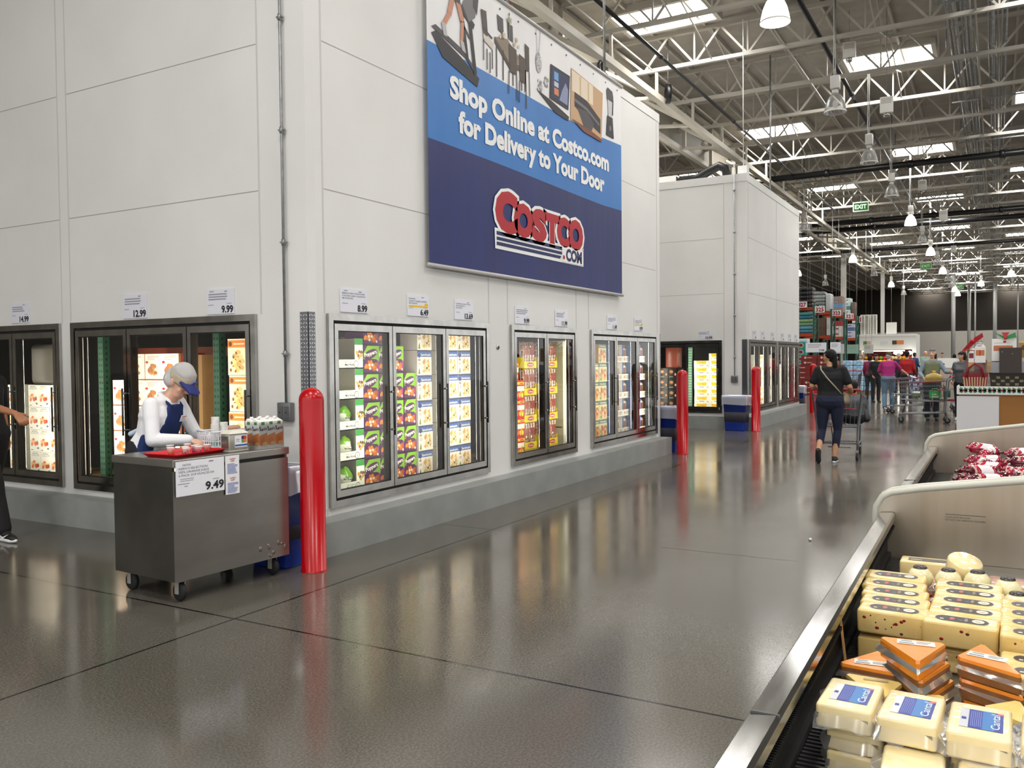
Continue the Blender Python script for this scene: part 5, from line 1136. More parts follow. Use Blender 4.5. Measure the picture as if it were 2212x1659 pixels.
tag(MB().ball((0, 0, .012), .016, C('#d8e2e6', .4), 8, (1.2, .8, .7)).ball((.02, .01, .01), .012, C('#8fa0a8', .4), 8).build('crumpled_wrapper', loc=(7.45, 1.36, 0)), 'tiny crumpled wrapper on the concrete floor', 'litter')
# ================================================================ PEOPLE
V = Vector
def _ell(bm, c, r):
    r = (r, r, r) if not isinstance(r, (tuple, list)) else r
    out = bmesh.ops.create_icosphere(bm, subdivisions=2, radius=1, matrix=Matrix.Translation(c) @ Matrix.Diagonal((*r, 1)))
    return out['verts']
def hulls(parts):
    """each part: list of (centre, radius) joined by a convex hull"""
    b = MB()
    for p in parts:
        bm = bmesh.new()
        for c, r in p: _ell(bm, V(c), r)
        g = bmesh.ops.convex_hull(bm, input=bm.verts[:])
        bmesh.ops.delete(bm, geom=[e for e in g['geom_interior'] if isinstance(e, bmesh.types.BMVert)], context='VERTS')
        b.bm(bm, WHITE, True)
    return b
def organic(name, parts, voxel, mat_, parent, smooth=3):
    b = hulls(parts); me = b.mesh('x'); o = bpy.data.objects.new('x', me); COL.objects.link(o)
    m = o.modifiers.new('r', 'REMESH'); m.mode = 'VOXEL'; m.voxel_size = voxel; m.use_smooth_shade = True
    s = o.modifiers.new('s', 'SMOOTH'); s.iterations = smooth; s.factor = .5
    dg = bpy.context.evaluated_depsgraph_get(); dg.update()
    me2 = bpy.data.meshes.new_from_object(o.evaluated_get(dg)); me2.name = name
    bpy.data.objects.remove(o); bpy.data.meshes.remove(me)
    me2.materials.clear(); me2.materials.append(mat_)
    for p in me2.polygons: p.use_smooth = True
    ob = bpy.data.objects.new(name, me2); COL.objects.link(ob)
    if parent: ob.parent = parent
    return ob
def lerp(a, b, t): return V(a)*(1-t)+V(b)*t
def headframe(c, look, tilt=0.0):
    f = V(look).normalized(); up = V((0,0,1)); r = f.cross(up).normalized(); u = r.cross(f)
    if tilt: q = Matrix.Rotation(tilt, 3, f); r = q @ r; u = q @ u
    return Matrix(((r.x, f.x, u.x, c[0]), (r.y, f.y, u.y, c[1]), (r.z, f.z, u.z, c[2]), (0,0,0,1)))
def head_parts(Hm, k=1.0):
    T = lambda x, y, z: Hm @ V((x*k, y*k, z*k))
    E = lambda c, r: (T(*c), r*k if not isinstance(r, tuple) else sum(r)/3*k)
    P = [[E((0,-.018,.035), .076), E((0,.012,.03), .074), E((0,-.03,.0), .068)], [E((0,.02,.02), .066), E((0,.035,-.055), .042), E((-.022,.03,-.06), .028), E((.022,.03,-.06), .028)],
         [E((0,.055,-.085), .022), E((-.02,.045,-.07), .026), E((.02,.045,-.07), .026)], [E((0,.082,.012), .009), E((0,.098,-.022), .012)], [E((0,.097,-.024), .011), E((-.011,.088,-.026), .008), E((.011,.088,-.026), .008)],
         [E((-.035,.062,.028), .014), E((.035,.062,.028), .014)], [E((-.04,.055,-.02), .022), E((-.025,.06,-.035), .02)], [E((.04,.055,-.02), .022), E((.025,.06,-.035), .02)],
         [E((-.016,.075,-.052), .008), E((.016,.075,-.052), .008), E((0,.079,-.052), .009)]]
    for s in (-1, 1): P.append([E((s*.075,-.012,.012), .012), E((s*.080,-.02,.022), .010), E((s*.074,-.008,-.022), .008), E((s*.072, 0, 0), .008)])
    return P
def face_bits(Hm, par, k=1.0, lip='#a8605a', brow='#4a3a30'):
    b = MB(); T = lambda x, y, z: Hm @ V((x*k, y*k, z*k))
    for s in (-1, 1):
        b.ball(T(s*.031, .070, .012), .0125*k, C('#efece6', .2), 10); b.ball(T(s*.031, .0785, .011), .0062*k, C('#2c1f18', .15), 8)
    b.build('eye', par)
    b = MB()
    for s in (-1, 1): b.tube([T(s*.014, .083, .032), T(s*.032, .082, .038), T(s*.05, .070, .033)], [.0035*k, .005*k, .003*k], C(brow, .8), 6)
    b.build('eyebrow', par)
    b = MB(); b.tube([T(-.021, .076, -.050), T(-.008, .085, -.048), T(0, .086, -.050), T(.008, .085, -.048), T(.021, .076, -.050)], [.002, .0045, .004, .0045, .002], C(lip, .4), 6); b.build('mouth', par)
def hand_parts(w, d, n, side, curl=.5, k=1.0, spread=.2):
    """w wrist, d forward, n back-of-hand normal, side +1 when the thumb points along d x n"""
    d = V(d).normalized(); n = V(n).normalized(); x = d.cross(n).normalized()*side; n = x.cross(d).normalized()*side
    w = V(w); P = []
    q = lambda a, f, u: w + x*a*k + d*f*k + n*u*k
    P.append([(q(.0, 0, 0), .022*k), (q(.026, .075, 0), .0135*k), (q(-.028, .07, 0), .0125*k), (q(0, .082, .002), .0135*k)])
    for i, (a, L) in enumerate(((.031, .070), (.011, .080), (-.010, .074), (-.030, .058))):
        a0 = q(a, .082, 0); ang = curl*(1+.12*i); p1 = a0 + (d*math.cos(ang*.5) - n*math.sin(ang*.5) + x*(spread*(a/.03)*.25))*L*.45*k
        p2 = p1 + (d*math.cos(ang*1.3) - n*math.sin(ang*1.3))*L*.33*k; p3 = p2 + (d*math.cos(ang*2.0) - n*math.sin(ang*2.0))*L*.27*k
        r = .0092*k
        P += [[(a0, r*1.08), (p1, r)], [(p1, r), (p2, r*.92)], [(p2, r*.92), (p3, r*.8)]]
    t0 = q(.024, .022, -.004); t1 = t0 + (x*.75 + d*.62 - n*.3*curl).normalized()*.040*k; t2 = t1 + (x*.25 + d*.95 - n*.5*curl).normalized()*.033*k
    P += [[(t0, .0145*k), (t1, .0115*k)], [(t1, .0112*k), (t2, .009*k)]]
    return P
def shoe_parts(ank, f, up):
    f = V(f).normalized(); up = V(up).normalized(); a = V(ank); r = f.cross(up)
    p = lambda x, y, z: a + r*x + f*y + up*z
    return [[(p(0,-.035,-.048), .034), (p(0,.0,-.02), .040), (p(0,.05,-.042), .036)], [(p(0,.05,-.048), .036), (p(.008,.13,-.062), .028), (p(-.012,.12,-.062), .028), (p(.0,.155,-.068), .022)]], \
           [[(p(0,-.045,-.078), .026), (p(0,.08,-.078), .024), (p(.02,.12,-.079), .020), (p(-.022,.11,-.079), .02), (p(0,.165,-.078), .018)]]
def person(label, loc, rz, J, skin=SKIN1, top='#222', sleeve='short', bottom='#222', legs='full', shoe='#1a1a1a', sole='#d8d8d8', hair=('short', '#201814'), vox=.010, bust=.0, fat=1.0, group=None, topm=None, botm=None, extra=None, foot=None, hands=None, look=(0,1,0), tilt=0, scale=1.0, faces=True):
    t = thing('person', label, 'person', loc, rz, group); t.scale = (scale,)*3
    D = dict(pel=(0,0,.93), wa=(0,.0,1.06), ch=(0,.0,1.27), nk=(0,.005,1.445), hd=(0,.03,1.585), sR=(.162,0,1.385), sL=(-.162,0,1.385), eR=(.225,-.01,1.12), eL=(-.225,-.01,1.12), wR=(.235,.08,.88), wL=(-.235,.08,.88),
             hR=(.092,0,.90), hL=(-.092,0,.90), kR=(.098,.02,.475), kL=(-.098,.02,.475), aR=(.10,-.01,.095), aL=(-.10,-.01,.095)); D.update(J)
    foot = foot or {}; hands = hands or {}
    g = {k: V(v) for k, v in D.items()}
    fx = (g['sR']-g['sL']).normalized(); sp = (g['nk']-g['pel']).normalized(); fw = sp.cross(fx).normalized()
    if fw.y < 0 and abs(fw.y) > .3: fw = -fw
    fw = -fw if fw.dot(V((0,1,0))) < 0 else fw
    def tor(o):
        k = fat; A = []
        c = lambda p, x, y: g[p]+fx*x+fw*y
        A.append([(c('ch',.075,.0), .098*k+o), (c('ch',-.075,.0), .098*k+o), (c('sR',-.035,0)-sp*.035, .045+o), (c('sL',.035,0)-sp*.035, .045+o)])
        if bust: A.append([(c('ch',.07,.055)-sp*.03, .062+bust+o), (c('ch',-.07,.055)-sp*.03, .062+bust+o), (c('ch',0,.02), .08+o)])
        A.append([(c('ch',.07,0), .095*k+o), (c('ch',-.07,0), .095*k+o), (c('wa',.06,.01), .088*k+o), (c('wa',-.06,.01), .088*k+o)])
        A.append([(c('wa',.06,.01), .088*k+o), (c('wa',-.06,.01), .088*k+o), (c('pel',.075,-.01), .098*k+o), (c('pel',-.075,-.01), .098*k+o)])
        return A
    def arm(s, o, a=0.0, b_=1.0, cuff=0):
        S, E_, W_ = g['s'+s], g['e'+s], g['w'+s]; P = []
        P.append([(S, .047+o), (lerp(S, E_, .35), .046+o)])
        if b_ <= .5: P.append([(S, .047+o), (lerp(S, E_, b_*2), .045+o+cuff)]); return P
        P.append([(S, .046+o), (E_, .037+o)]); P.append([(E_, .037+o), (lerp(E_, W_, .3), .038+o), (lerp(E_, W_, 1 if b_ >= 1 else (b_-.5)*2), .0255+o+cuff)])
        return P
    def leg(s, o, b_=1.0, cuff=0):
        H_, K, A_ = g['h'+s], g['k'+s], g['a'+s]; P = [[(H_, .088*fat+o), (lerp(H_, K, .5), .072*fat+o)], [(lerp(H_, K, .45), .074*fat+o), (K, .052+o)]]
        back = V((0,-.02,0)) if abs((K-A_).normalized().z) > .5 else V((0,0,.0))
        cf = lerp(K, A_, .32)+back; e = lerp(K, A_, b_)
        P.append([(K, .052+o), (cf, .054+o)]); 
        if b_ > .32: P.append([(cf, .054+o), (e, (.036 if b_ > .8 else .044)+o+cuff)])
        return P
    Hm = headframe(g['hd'], look, tilt)
    body = tor(0) + [[(g['nk']-V((0,0,.02)), .058), (lerp(g['nk'], g['hd'], .55), .050)]] + [[(g['nk']-sp*.055, .06), (g['sR']-fx*.04, .038)], [(g['nk']-sp*.055, .06), (g['sL']+fx*.04, .038)]] + head_parts(Hm)
    for s in 'RL':
        body += arm(s, 0) + leg(s, 0)
        hd_ = hands.get(s, {}); d = hd_.get('d') or (g['w'+s]-g['e'+s]); nn = hd_.get('n') or V((1 if s == 'R' else -1, .1, .1))
        body += hand_parts(g['w'+s], d, nn, hd_.get('side', 1), hd_.get('curl', .55))
        body.append([(g['a'+s], .036), (g['a'+s]-V((0,0,.03)), .034)])
    organic('body', body, vox, skin, t, 2)
    if faces: face_bits(Hm, t)
    tm = topm or noisy('shirt_cloth_'+top.strip('#'), top, top, 5, (.8, .9), .15, 28)
    tp = tor(.014) + [[(g['nk']-sp*.05, .074), (g['sR']-fx*.035, .053), (g['sL']+fx*.035, .053), (g['ch'], .10)]]
    for s in 'RL': tp += arm(s, .013, 0, {'short': .34, 'half': .45, 'long': .98}[sleeve], .008 if sleeve != 'long' else .003)
    organic('shirt', tp, vox, tm, t, 3)
    bm_ = botm or noisy('trouser_cloth_'+bottom.strip('#'), bottom, bottom, 5, (.8, .9), .15, 28)
    bp = [[(g['pel']+fx*.075-fw*.015, .104*fat+.012), (g['pel']-fx*.075-fw*.015, .104*fat+.012), (g['hR'], .098*fat), (g['hL'], .098*fat)]]
    ll = {'full': .97, 'capri': .62}[legs]
    for s in 'RL': bp += leg(s, .014 if legs == 'full' else .007, ll, .012 if legs == 'full' else .002)
    organic('trousers', bp, vox, bm_, t, 3)
    for s in 'RL':
        f, up = foot.get(s, ((0,1,0), (0,0,1))); up_, so = shoe_parts(g['a'+s], f, up)
        sl = sole[s] if isinstance(sole, dict) else sole; sh = organic('shoe', up_, max(vox*.8, .007), C(shoe, .6), t, 2); organic('sole', so, max(vox*.8, .007), C(sl, .6), sh, 1)
    kind, hc = hair; hm = noisy('hair_'+hc.strip('#'), hc, hc, 40, (.55, .75), .3, 90, 0, (3, 3, .5), 4, .25)
    T = lambda x, y, z: Hm @ V((x, y, z))
    hp = [[(T(0,-.028,.05), .079), (T(0,.012,.052), .070)], [(T(0,-.045,.02), .070), (T(0,-.05,-.03), .052)]]
    if kind == 'bald': hp = [[(T(-.04,-.045,.0), .045), (T(.04,-.045,.0), .045), (T(0,-.065,.0), .04)], [(T(.066,-.02,.015), .018), (T(.05,-.06,.01), .03)], [(T(-.066,-.02,.015), .018), (T(-.05,-.06,.01), .03)]]
    if kind in ('bob', 'pony', 'long'): hp.append([(T(.048,-.02,.03), .042), (T(-.048,-.02,.03), .042), (T(0,-.06,.0), .055)])
    if kind == 'bob': hp += [[(T(.058,-.02,.02), .034), (T(.062,-.015,-.075), .026)], [(T(-.058,-.02,.02), .034), (T(-.062,-.015,-.075), .026)], [(T(0,-.06,0), .06), (T(.03,-.06,-.08), .035), (T(-.03,-.06,-.08), .035)], [(T(0,.055,.072), .026), (T(.045,.04,.06), .03), (T(-.045,.04,.06), .03)]]
    if kind == 'long': hp += [[(T(0,-.06,0), .062), (T(.03,-.07,-.20), .045), (T(-.03,-.07,-.20), .045)]]
    if kind == 'pony': hp += [[(T(0,-.085,.055), .036), (T(0,-.105,.02), .032)], [(T(0,-.108,.03), .033), (T(0,-.115,-.10), .036)], [(T(0,-.115,-.10), .036), (T(.005,-.10,-.22), .03)], [(T(.005,-.10,-.22), .03), (T(.005,-.085,-.30), .012)]]
    organic('hair', hp, min(vox, .009), hm, t, 2)
    if extra: extra(t, g, Hm)
    return t

# --- demo woman at the cart
NAVYC = noisy('navy_apron_cloth', '#142a5e', '#182f68', 5, (.8, .9), .2, 20)
CAPC = noisy('cap_cloth', '#b5a992', '#bfb39d', 8, (.8, .9), .1, 60); BOUF = clear_mat('hair_net', (.95,.95,.95), .6, .4, 1.3, .55, (.85,.85,.86))
def demo_extra(t, g, Hm):
    T = lambda x, y, z: Hm @ V((x, y, z))
    cp = organic('cap', [[(T(0,-.02,.075), .085), (T(0,.015,.075), .080), (T(0,-.01,.10), .07)]], .008, C('#b9b6b4', .85), t)
    organic('cap_band', [[(T(0,-.02,.052), .088), (T(0,.022,.05), .082)]], .008, CAPC, cp)
    bp = [[(T(-.074,.05,.040), .012), (T(.074,.05,.040), .012), (T(-.058,.145,.008), .009), (T(.058,.145,.008), .009), (T(0,.172,.006), .009), (T(0,.09,.055), .012)]]
    organic('cap_visor', bp, .006, C('#15246e', .6), cp)
    b = MB(); b.rbox(-.026, -.002, -.012, .026, .004, .012, C('#3f62b5', .5), .003, 1); b.xform(Hm @ Matrix.Translation((.0, .106, .072)) @ Matrix.Rotation(R(-12), 4, 'X')); b.build('cap_badge', cp)
    organic('hair_net', [[(T(0,-.06,.03), .072), (T(0,-.085,-.01), .052), (T(.04,-.05,-.01), .05), (T(-.04,-.05,-.01), .05)]], .009, BOUF, t)
    # glasses
    b = MB()
    for s in (-1, 1):
        b.tube([T(s*.031+.019*math.cos(a), .094, .008+.014*math.sin(a)) for a in [2*PI*i/12 for i in range(12)]], .0018, C('#5a2a24', .3), 6, closed=True); b.tube([T(s*.05, .093, .012), T(s*.076, .05, .014), T(s*.079, -.01, .014)], .0018, C('#5a2a24', .3), 6)
    b.tube([T(-.012, .096, .012), T(.012, .096, .012)], .0018, C('#5a2a24', .3), 6); b.build('eyeglasses', t)
    fx = (g['sR']-g['sL']).normalized(); sp = (g['nk']-g['pel']).normalized(); fw = sp.cross(fx); fw = -fw if fw.y < 0 else fw
    c = lambda p, x, y, z=0: g[p]+fx*x+fw*y+sp*z
    ap = [[(c('ch', .085, .10, .0), .022), (c('ch', -.085, .10, .0), .022), (c('ch', .06, .085, .10), .02), (c('ch', -.06, .085, .10), .02), (c('wa', .10, .085, .02), .026), (c('wa', -.10, .085, .02), .026)],
          [(c('wa', .105, .03, .0), .072), (c('wa', -.105, .03, .0), .072), (c('pel', .11, .02), .082), (c('pel', -.11, .02), .082)], [(c('pel', .11, .03), .085), (c('pel', -.11, .03), .085), (c('pel', .12, .06, -.32), .06), (c('pel', -.12, .06, -.32), .06)]]
    a_ = organic('apron', ap, .009, NAVYC, t, 3)
    b = MB(); 
    for s in (-1, 1): b.tube([c('ch', s*.06, .098, .105), c('nk', s*.068, .05, -.02), c('nk', s*.05, -.055, .0)], .011, NAVYC, 6)
    b.build('apron_strap', a_)
    bow = [[(c('wa', -.02, -.135, .0), .012), (c('wa', -.09, -.16, -.05), .022)], [(c('wa', .02, -.135, .0), .012), (c('wa', .06, -.16, -.05), .022)], [(c('wa', 0, -.14, 0), .014), (c('wa', -.04, -.16, -.16), .014)]]
    organic('apron_bow', bow, .007, C('#b9c8dc', .8), a_)
    o = c('ch', -.075, .128, .02); b = MB(); b.rbox(-.032, -.002, -.026, .032, .002, .026, C('#f3f3f3', .4), .004, 1)
    a = Art(b, (.026, .0026, -.02), (-1,0,0), (0,0,1), .0006); a.text('SAMPLES', .004, .016, .008, INK, 1, w=.04); a.rect(.0, .032, .052, .038, C('#c9302c'), 1)
    M_ = Matrix(((fx.x, fw.x, sp.x, o.x), (fx.y, fw.y, sp.y, o.y), (fx.z, fw.z, sp.z, o.z), (0,0,0,1))); b.xform(M_); b.build('name_badge', a_)
    # collar
    organic('collar', [[(c('nk', .05, .04, -.01), .018), (c('nk', .065, -.03, .01), .02)], [(c('nk', -.05, .04, -.01), .018), (c('nk', -.065, -.03, .01), .02)], [(c('nk', .05, .05, -.01), .015), (c('nk', .035, .085, -.06), .012)], [(c('nk', -.05, .05, -.01), .015), (c('nk', -.035, .085, -.06), .012)], [(c('nk', .04, -.055, .01), .018), (c('nk', -.04, -.055, .01), .018)]], .007, C('#f2f2f4', .8), t)
GLV = SKIN1
person('older woman in a navy apron, white shirt and cap arranging samples behind the steel cart', (4.215, 5.445, 0), R(-164),
    dict(pel=(0,-.06,.90), wa=(0,-.02,1.01), ch=(0,.04,1.165), nk=(0,.10,1.295), hd=(-.01,.185,1.40), sR=(.155,.06,1.245), sL=(-.155,.07,1.245), eR=(.225,.12,.995), eL=(-.225,.17,1.0), wR=(.05,.30,.985), wL=(-.12,.38,.985),
         hR=(.092,-.08,.86), hL=(-.092,-.08,.86), kR=(.098,-.03,.46), kL=(-.098,-.03,.46), aR=(.10,-.06,.095), aL=(-.10,-.06,.095)),
    SKIN1, '#f1f1f4', 'long', '#1a1c22', 'full', '#16161a', '#222222', ('short', '#8d8a86'), .0075, .0, 1.08, extra=demo_extra, look=(0,.83,-.56),
    hands=dict(R=dict(d=(-.35,.9,-.35), n=(.25,.3,1), side=-1, curl=.5), L=dict(d=(.3,.9,-.35), n=(-.25,.3,1), side=1, curl=.5)))

# --- man reaching into the frame at the scallop freezer
def nike_extra(t, g, Hm):
    for s, x in (('R', 1), ('L', -1)):
        a = g['a'+s]; b = MB(); y0 = a.y
        P = [(-.02,-.05),(.0,-.062),(.03,-.058),(.115,-.015),(.03,-.045),(.005,-.047),(-.012,-.035)]
        f = MB(); f.add([(a.x+x*.0445, y0+.03+p[0], a.z+p[1]) for p in P], [tuple(range(len(P)))], C('#f4f4f4', .5)); f.build('shoe_stripe', t)
        organic('sock', [[(a+V((0,-.01,.01)), .043), (a+V((0,-.01,-.015)), .043)]], .008, C('#d8d8d8', .8), t)
person('man in black reaching a bare arm toward the scallop freezer, cut off by the edge', (4.36, 7.80, 0), R(180),
    dict(pel=(0,-.16,.95), wa=(0,-.20,1.07), ch=(0,-.22,1.28), nk=(0,-.22,1.45), hd=(0,-.18,1.60), sR=(.165,-.16,1.385), sL=(-.165,-.25,1.395), eR=(.20,.17,1.205), eL=(-.24,-.36,1.14), wR=(.16,.56,1.135), wL=(-.24,-.28,.88),
         hR=(.095,-.14,.92), hL=(-.095,-.16,.92), kR=(.095,.12,.52), kL=(-.095,-.26,.50), aR=(.10,.24,.10), aL=(-.10,-.58,.14)),
    SKIN2, '#121215', 'half', '#0f0f12', 'full', '#101010', '#f0f0f0', ('short', '#15110f'), .008, .0, 1.05, extra=nike_extra, look=(0,1,-.1),
    hands=dict(R=dict(d=(-.05,.85,-.5), n=(.45,.5,.8), side=-1, curl=.75), L=dict(curl=.5)), foot=dict(L=((0,.8,-.55), (0,.55,.8))))

# --- shopper with cart
def strap(t, g, Hm):
    b = MB(); b.tube([(-.135,.0,1.415), (-.11,-.118,1.36), (-.02,-.150,1.24), (.10,-.135,1.10), (.165,-.05,1.0)], .010, C('#a59a82', .7), 6); b.build('bag_strap', t)
    organic('hand_bag', [[((.20,.05,.97), .05), ((.20,.10,.90), .06), ((.19,.0,.90), .05)]], .01, C('#8a7a62', .7), t)
person('woman with dark ponytail, black shirt and navy leggings pushing a cart', (13.14, 2.12, 0), R(-90),
    dict(pel=(0,-.02,.90), wa=(0,.0,1.03), ch=(0,.02,1.23), nk=(0,.02,1.40), hd=(-.02,.06,1.535), sR=(.175,.02,1.355), sL=(-.175,.02,1.355), eR=(.262,.02,1.11), eL=(-.262,.0,1.12), wR=(.262,.22,1.045), wL=(-.20,.20,1.07),
         hR=(.095,-.02,.87), hL=(-.095,-.02,.87), kR=(.095,.05,.475), kL=(-.115,.0,.47), aR=(.062,-.02,.095), aL=(-.125,-.22,.19)),
    SKIN3, '#0c0c10', 'short', '#131a33', 'capri', '#151515', dict(R='#dedede', L='#1b1b1d'), ('pony', '#0d0b0b'), .009, .01, 1.13, extra=strap, look=(-.75,.66,.0),
    foot=dict(L=((0,.42,-.91), (0,.91,.42))), hands=dict(R=dict(d=(-.25,.8,-.25), n=(.3,.2,1), side=-1, curl=.9), L=dict(d=(.25,.8,-.25), n=(-.3,.2,1), side=1, curl=.9)))

# ================================================================ SHOPPING CARTS
CARTM = C('#6c6f73', .35, .6); CRED = C('#b3161f', .4)
def make_cart(label, loc, rz):
    """origin on the floor under the cart; front is local +y, the handle is at the rear"""
    t = thing('shopping_cart', label, 'shopping cart', loc, rz, 'shopping carts')
    rw, fw_, L0, L1, zb, zt = .345, .29, -.42, .56, .50, .98
    b = MB(); w = .0032
    def P(u, v, side): return None
    n = 20
    for s in (-1, 1):
        for i in range(n+1):
            y = L0+.04+(L1-L0-.04)*i/n; f = i/n; xb = (rw*.86*(1-f)+fw_*.82*f)*s; xt = (rw*(1-f)+fw_*f)*s
            b.tube([(xb, y, zb+.04*f), (xt, y+.02*f, zt-.06*f)], w, CARTM, 4, False)
        for k in range(5):
            q = k/4; b.tube([((rw*.86+(rw-rw*.86)*q)*s, L0+.04, zb+(zt-zb)*q), ((fw_*.82+(fw_-fw_*.82)*q)*s, L1+.02*q, zb+.04+(zt-.10-zb)*q)], w*1.3, CARTM, 4, False)
    for i in range(11):
        f = i/10; x = -fw_*.82+2*fw_*.82*f; b.tube([(x, L1, zb+.04), (x*1.2, L1+.02, zt-.06)], w, CARTM, 4, False)
        xr = -rw*.86+2*rw*.86*f; b.tube([(xr, L0+.04, zb), (x, L1, zb+.04)], w, CARTM, 4, False); b.tube([(xr, L0+.04, zb), (xr*1.1, L0+.06, zt-.12)], w, CARTM, 4, False)
    for k in range(5):
        q = k/4; b.tube([(-(fw_*.82+(fw_-fw_*.82)*q), L1+.02*q, zb+.04+(zt-.10-zb)*q), (fw_*.82+(fw_-fw_*.82)*q, L1+.02*q, zb+.04+(zt-.10-zb)*q)], w*1.3, CARTM, 4, False)
        y = L0+.04+(L1-L0-.04)*q; b.tube([(-rw*.84, y, zb+.04*q), (rw*.84, y, zb+.04*q)], w*1.3, CARTM, 4, False)
    b.build('wire_basket', t)
    b = MB(); b.tube([(-rw, L0+.02, zt), (-fw_, L1+.02, zt-.06), (fw_, L1+.02, zt-.06), (rw, L0+.02, zt)], .009, CARTM, 8); b.tube([(-rw, L0+.05, zt-.02), (-fw_, L1, zt-.08)], .006, CRED, 6); b.tube([(rw, L0+.05, zt-.02), (fw_, L1, zt-.08)], .006, CRED, 6); b.build('rim', t)
    b = MB()
    for s in (-1, 1):
        b.tube([(s*rw, L0-.08, 1.05), (s*rw, L0-.02, .98), (s*.29, L0+.03, .52), (s*.285, L0+.04, .28), (s*.285, L0+.02, .16)], .013, CARTM, 8); b.tube([(s*.285, L0+.04, .24), (s*.20, L1+.02, .20), (s*.20, L1+.02, .15)], .013, CARTM, 8); b.tube([(s*.28, L0+.05, .50), (s*.22, L1-.15, .50), (s*.20, L1-.05, .22)], .009, CARTM, 8)
    b.tube([(-.285, L0+.04, .50), (.285, L0+.04, .50)], .011, CARTM, 8); b.build('frame', t)
    b = MB(); b.tube([(-.282, L0+.05, .25), (.282, L0+.05, .25)], .011, CARTM, 8); b.tube([(-.20, L1, .20), (.20, L1, .20)], .011, CARTM, 8)
    for i in range(9): b.tube([(-.26+.065*i, L0+.05, .25), (-.18+.045*i, L1, .21)], .005, CARTM, 5)
    b.tube([(-.12, L0-.02, .20), (.20, L0-.02, .20)], .009, CARTM, 6); b.build('lower_rack', t)
    b = MB(); b.tube([(-rw, L0-.08, 1.05), (-rw+.04, L0-.10, 1.06), (rw-.04, L0-.10, 1.06), (rw, L0-.08, 1.05)], .015, CRED, 10); b.build('handle', t)
    b = MB()
    for i in range(9): b.tube([(-.24+.06*i, L0+.06, .76), (-.24+.06*i, L0+.22, .98)], .004, CARTM, 4, False)
    b.box(-.25, L0+.05, .755, .25, L0+.20, .768, CRED); b.tube([(-.25, L0+.22, .98), (.25, L0+.22, .98)], .007, CRED, 6); b.build('child_seat', t)
    for s, y, x in ((-1, L0+.02, .285), (1, L0+.02, .285), (-1, L1+.0, .20), (1, L1+.0, .20)):
        b = MB(); b.lathe([(.02, -.014), (.055, -.014), (.062, -.008), (.062, .008), (.055, .014), (.02, .014)], RUBBER, 18, (s*x, y-.02, .063), axis='x'); b.lathe([(.0, -.016), (.022, -.016), (.022, .016), (0, .016)], GALV, 12, (s*x, y-.02, .063), axis='x'); wo = b.build('wheel', t)
        b = MB(); b.box(s*x-.021, y-.03, .05, s*x-.017, y+.01, .15, CARTM); b.box(s*x+.017, y-.03, .05, s*x+.021, y+.01, .15, CARTM); b.box(s*x-.021, y-.03, .145, s*x+.021, y+.02, .155, CARTM); b.build('fork', wo)
    return t
ct = make_cart('grey wire shopping cart with red trim pushed by the woman with the ponytail', (13.88, 2.08, 0), R(-90))
dup(ct, (21.95, 1.42, 0), R(6), 'grey wire shopping cart seen from the side, holding a green box and groceries')
dup(ct, (25.3, 2.0, 0), R(20), 'wire shopping cart by the man in magenta, blue bag hanging on it')
dup(ct, (30.9, 4.35, 0), R(-80), 'wire shopping cart in front of the woman in maroon'); dup(ct, (27.6, .55, 0), R(-20), 'wire shopping cart in the crowd behind the striped shopper')
# child riding in the near cart
person('small child in grey and black sitting inside the cart of the woman with the ponytail', (13.98, 1.93, .21), R(-70),
    dict(pel=(0,-.1,.40), wa=(0,-.12,.48), ch=(0,-.10,.62), nk=(0,-.06,.73), hd=(.0,-.03,.85), sR=(.12,-.08,.70), sL=(-.12,-.08,.70), eR=(.16,.02,.56), eL=(-.16,.02,.56), wR=(.10,.16,.56), wL=(-.10,.16,.56), hR=(.07,-.06,.40), hL=(-.07,-.06,.40), kR=(.09,.22,.58), kL=(-.09,.22,.58), aR=(.07,.30,.38), aL=(-.07,.30,.38)),
    SKIN2, '#55585c', 'half', '#101012', 'capri', '#18181a', '#30303a', ('short', '#0e0c0c'), .012, 0, .82, look=(.3,1,0))
organic('carrier_bag', [[((13.9,1.72,.60), .06), ((14.1,1.75,.60), .07), ((13.95,1.78,.72), .05)]], .012, BLACK, None); tag(bpy.data.objects['carrier_bag'], 'black bag lying in the cart beside the child', 'bag')

# --- shoppers further down the aisle
def cap_extra(t, g, Hm):
    T = lambda x, y, z: Hm @ V((x, y, z)); organic('cap', [[(T(0,-.02,.062), .088), (T(0,.015,.06), .082)], [(T(-.05,.08,.045), .012), (T(.05,.08,.045), .012), (T(0,.14,.035), .01)]], .011, noisy('camo_cap', '#3a3524', '#57513a', 30, (.8, .9)), t)
person('man in magenta shirt, jeans and dark cap, seen from behind', (26.05, 2.66, 0), R(-78),
    dict(ch=(.0,.03,1.27), nk=(.02,.07,1.435), hd=(.03,.12,1.555), eR=(.33,.18,1.20), wR=(.52,.34,1.07), eL=(-.235,.06,1.13), wL=(-.16,.25,1.0), aL=(-.12,-.22,.13), kL=(-.10,-.02,.48)),
    SKIN1, '#a52a72', 'half', '#5f7f96', 'full', '#23262c', '#d6d6d2', ('short', '#a8a49a'), .012, 0, 1.14, extra=cap_extra, look=(.5,.85,-.1), foot=dict(L=((0,.75,-.65), (0,.65,.75))), scale=.98)
SWT = noisy('two_tone_sweater', '#74848e', '#818f98', 5, (.8, .9), .15, 30)
def chest_extra(t, g, Hm): organic('sweater_front', [[((.09,.04,1.34), .085), ((-.09,.04,1.34), .085), ((.08,.045,1.02), .09), ((-.08,.045,1.02), .09)]], .012, C('#737a5e', .85), t)
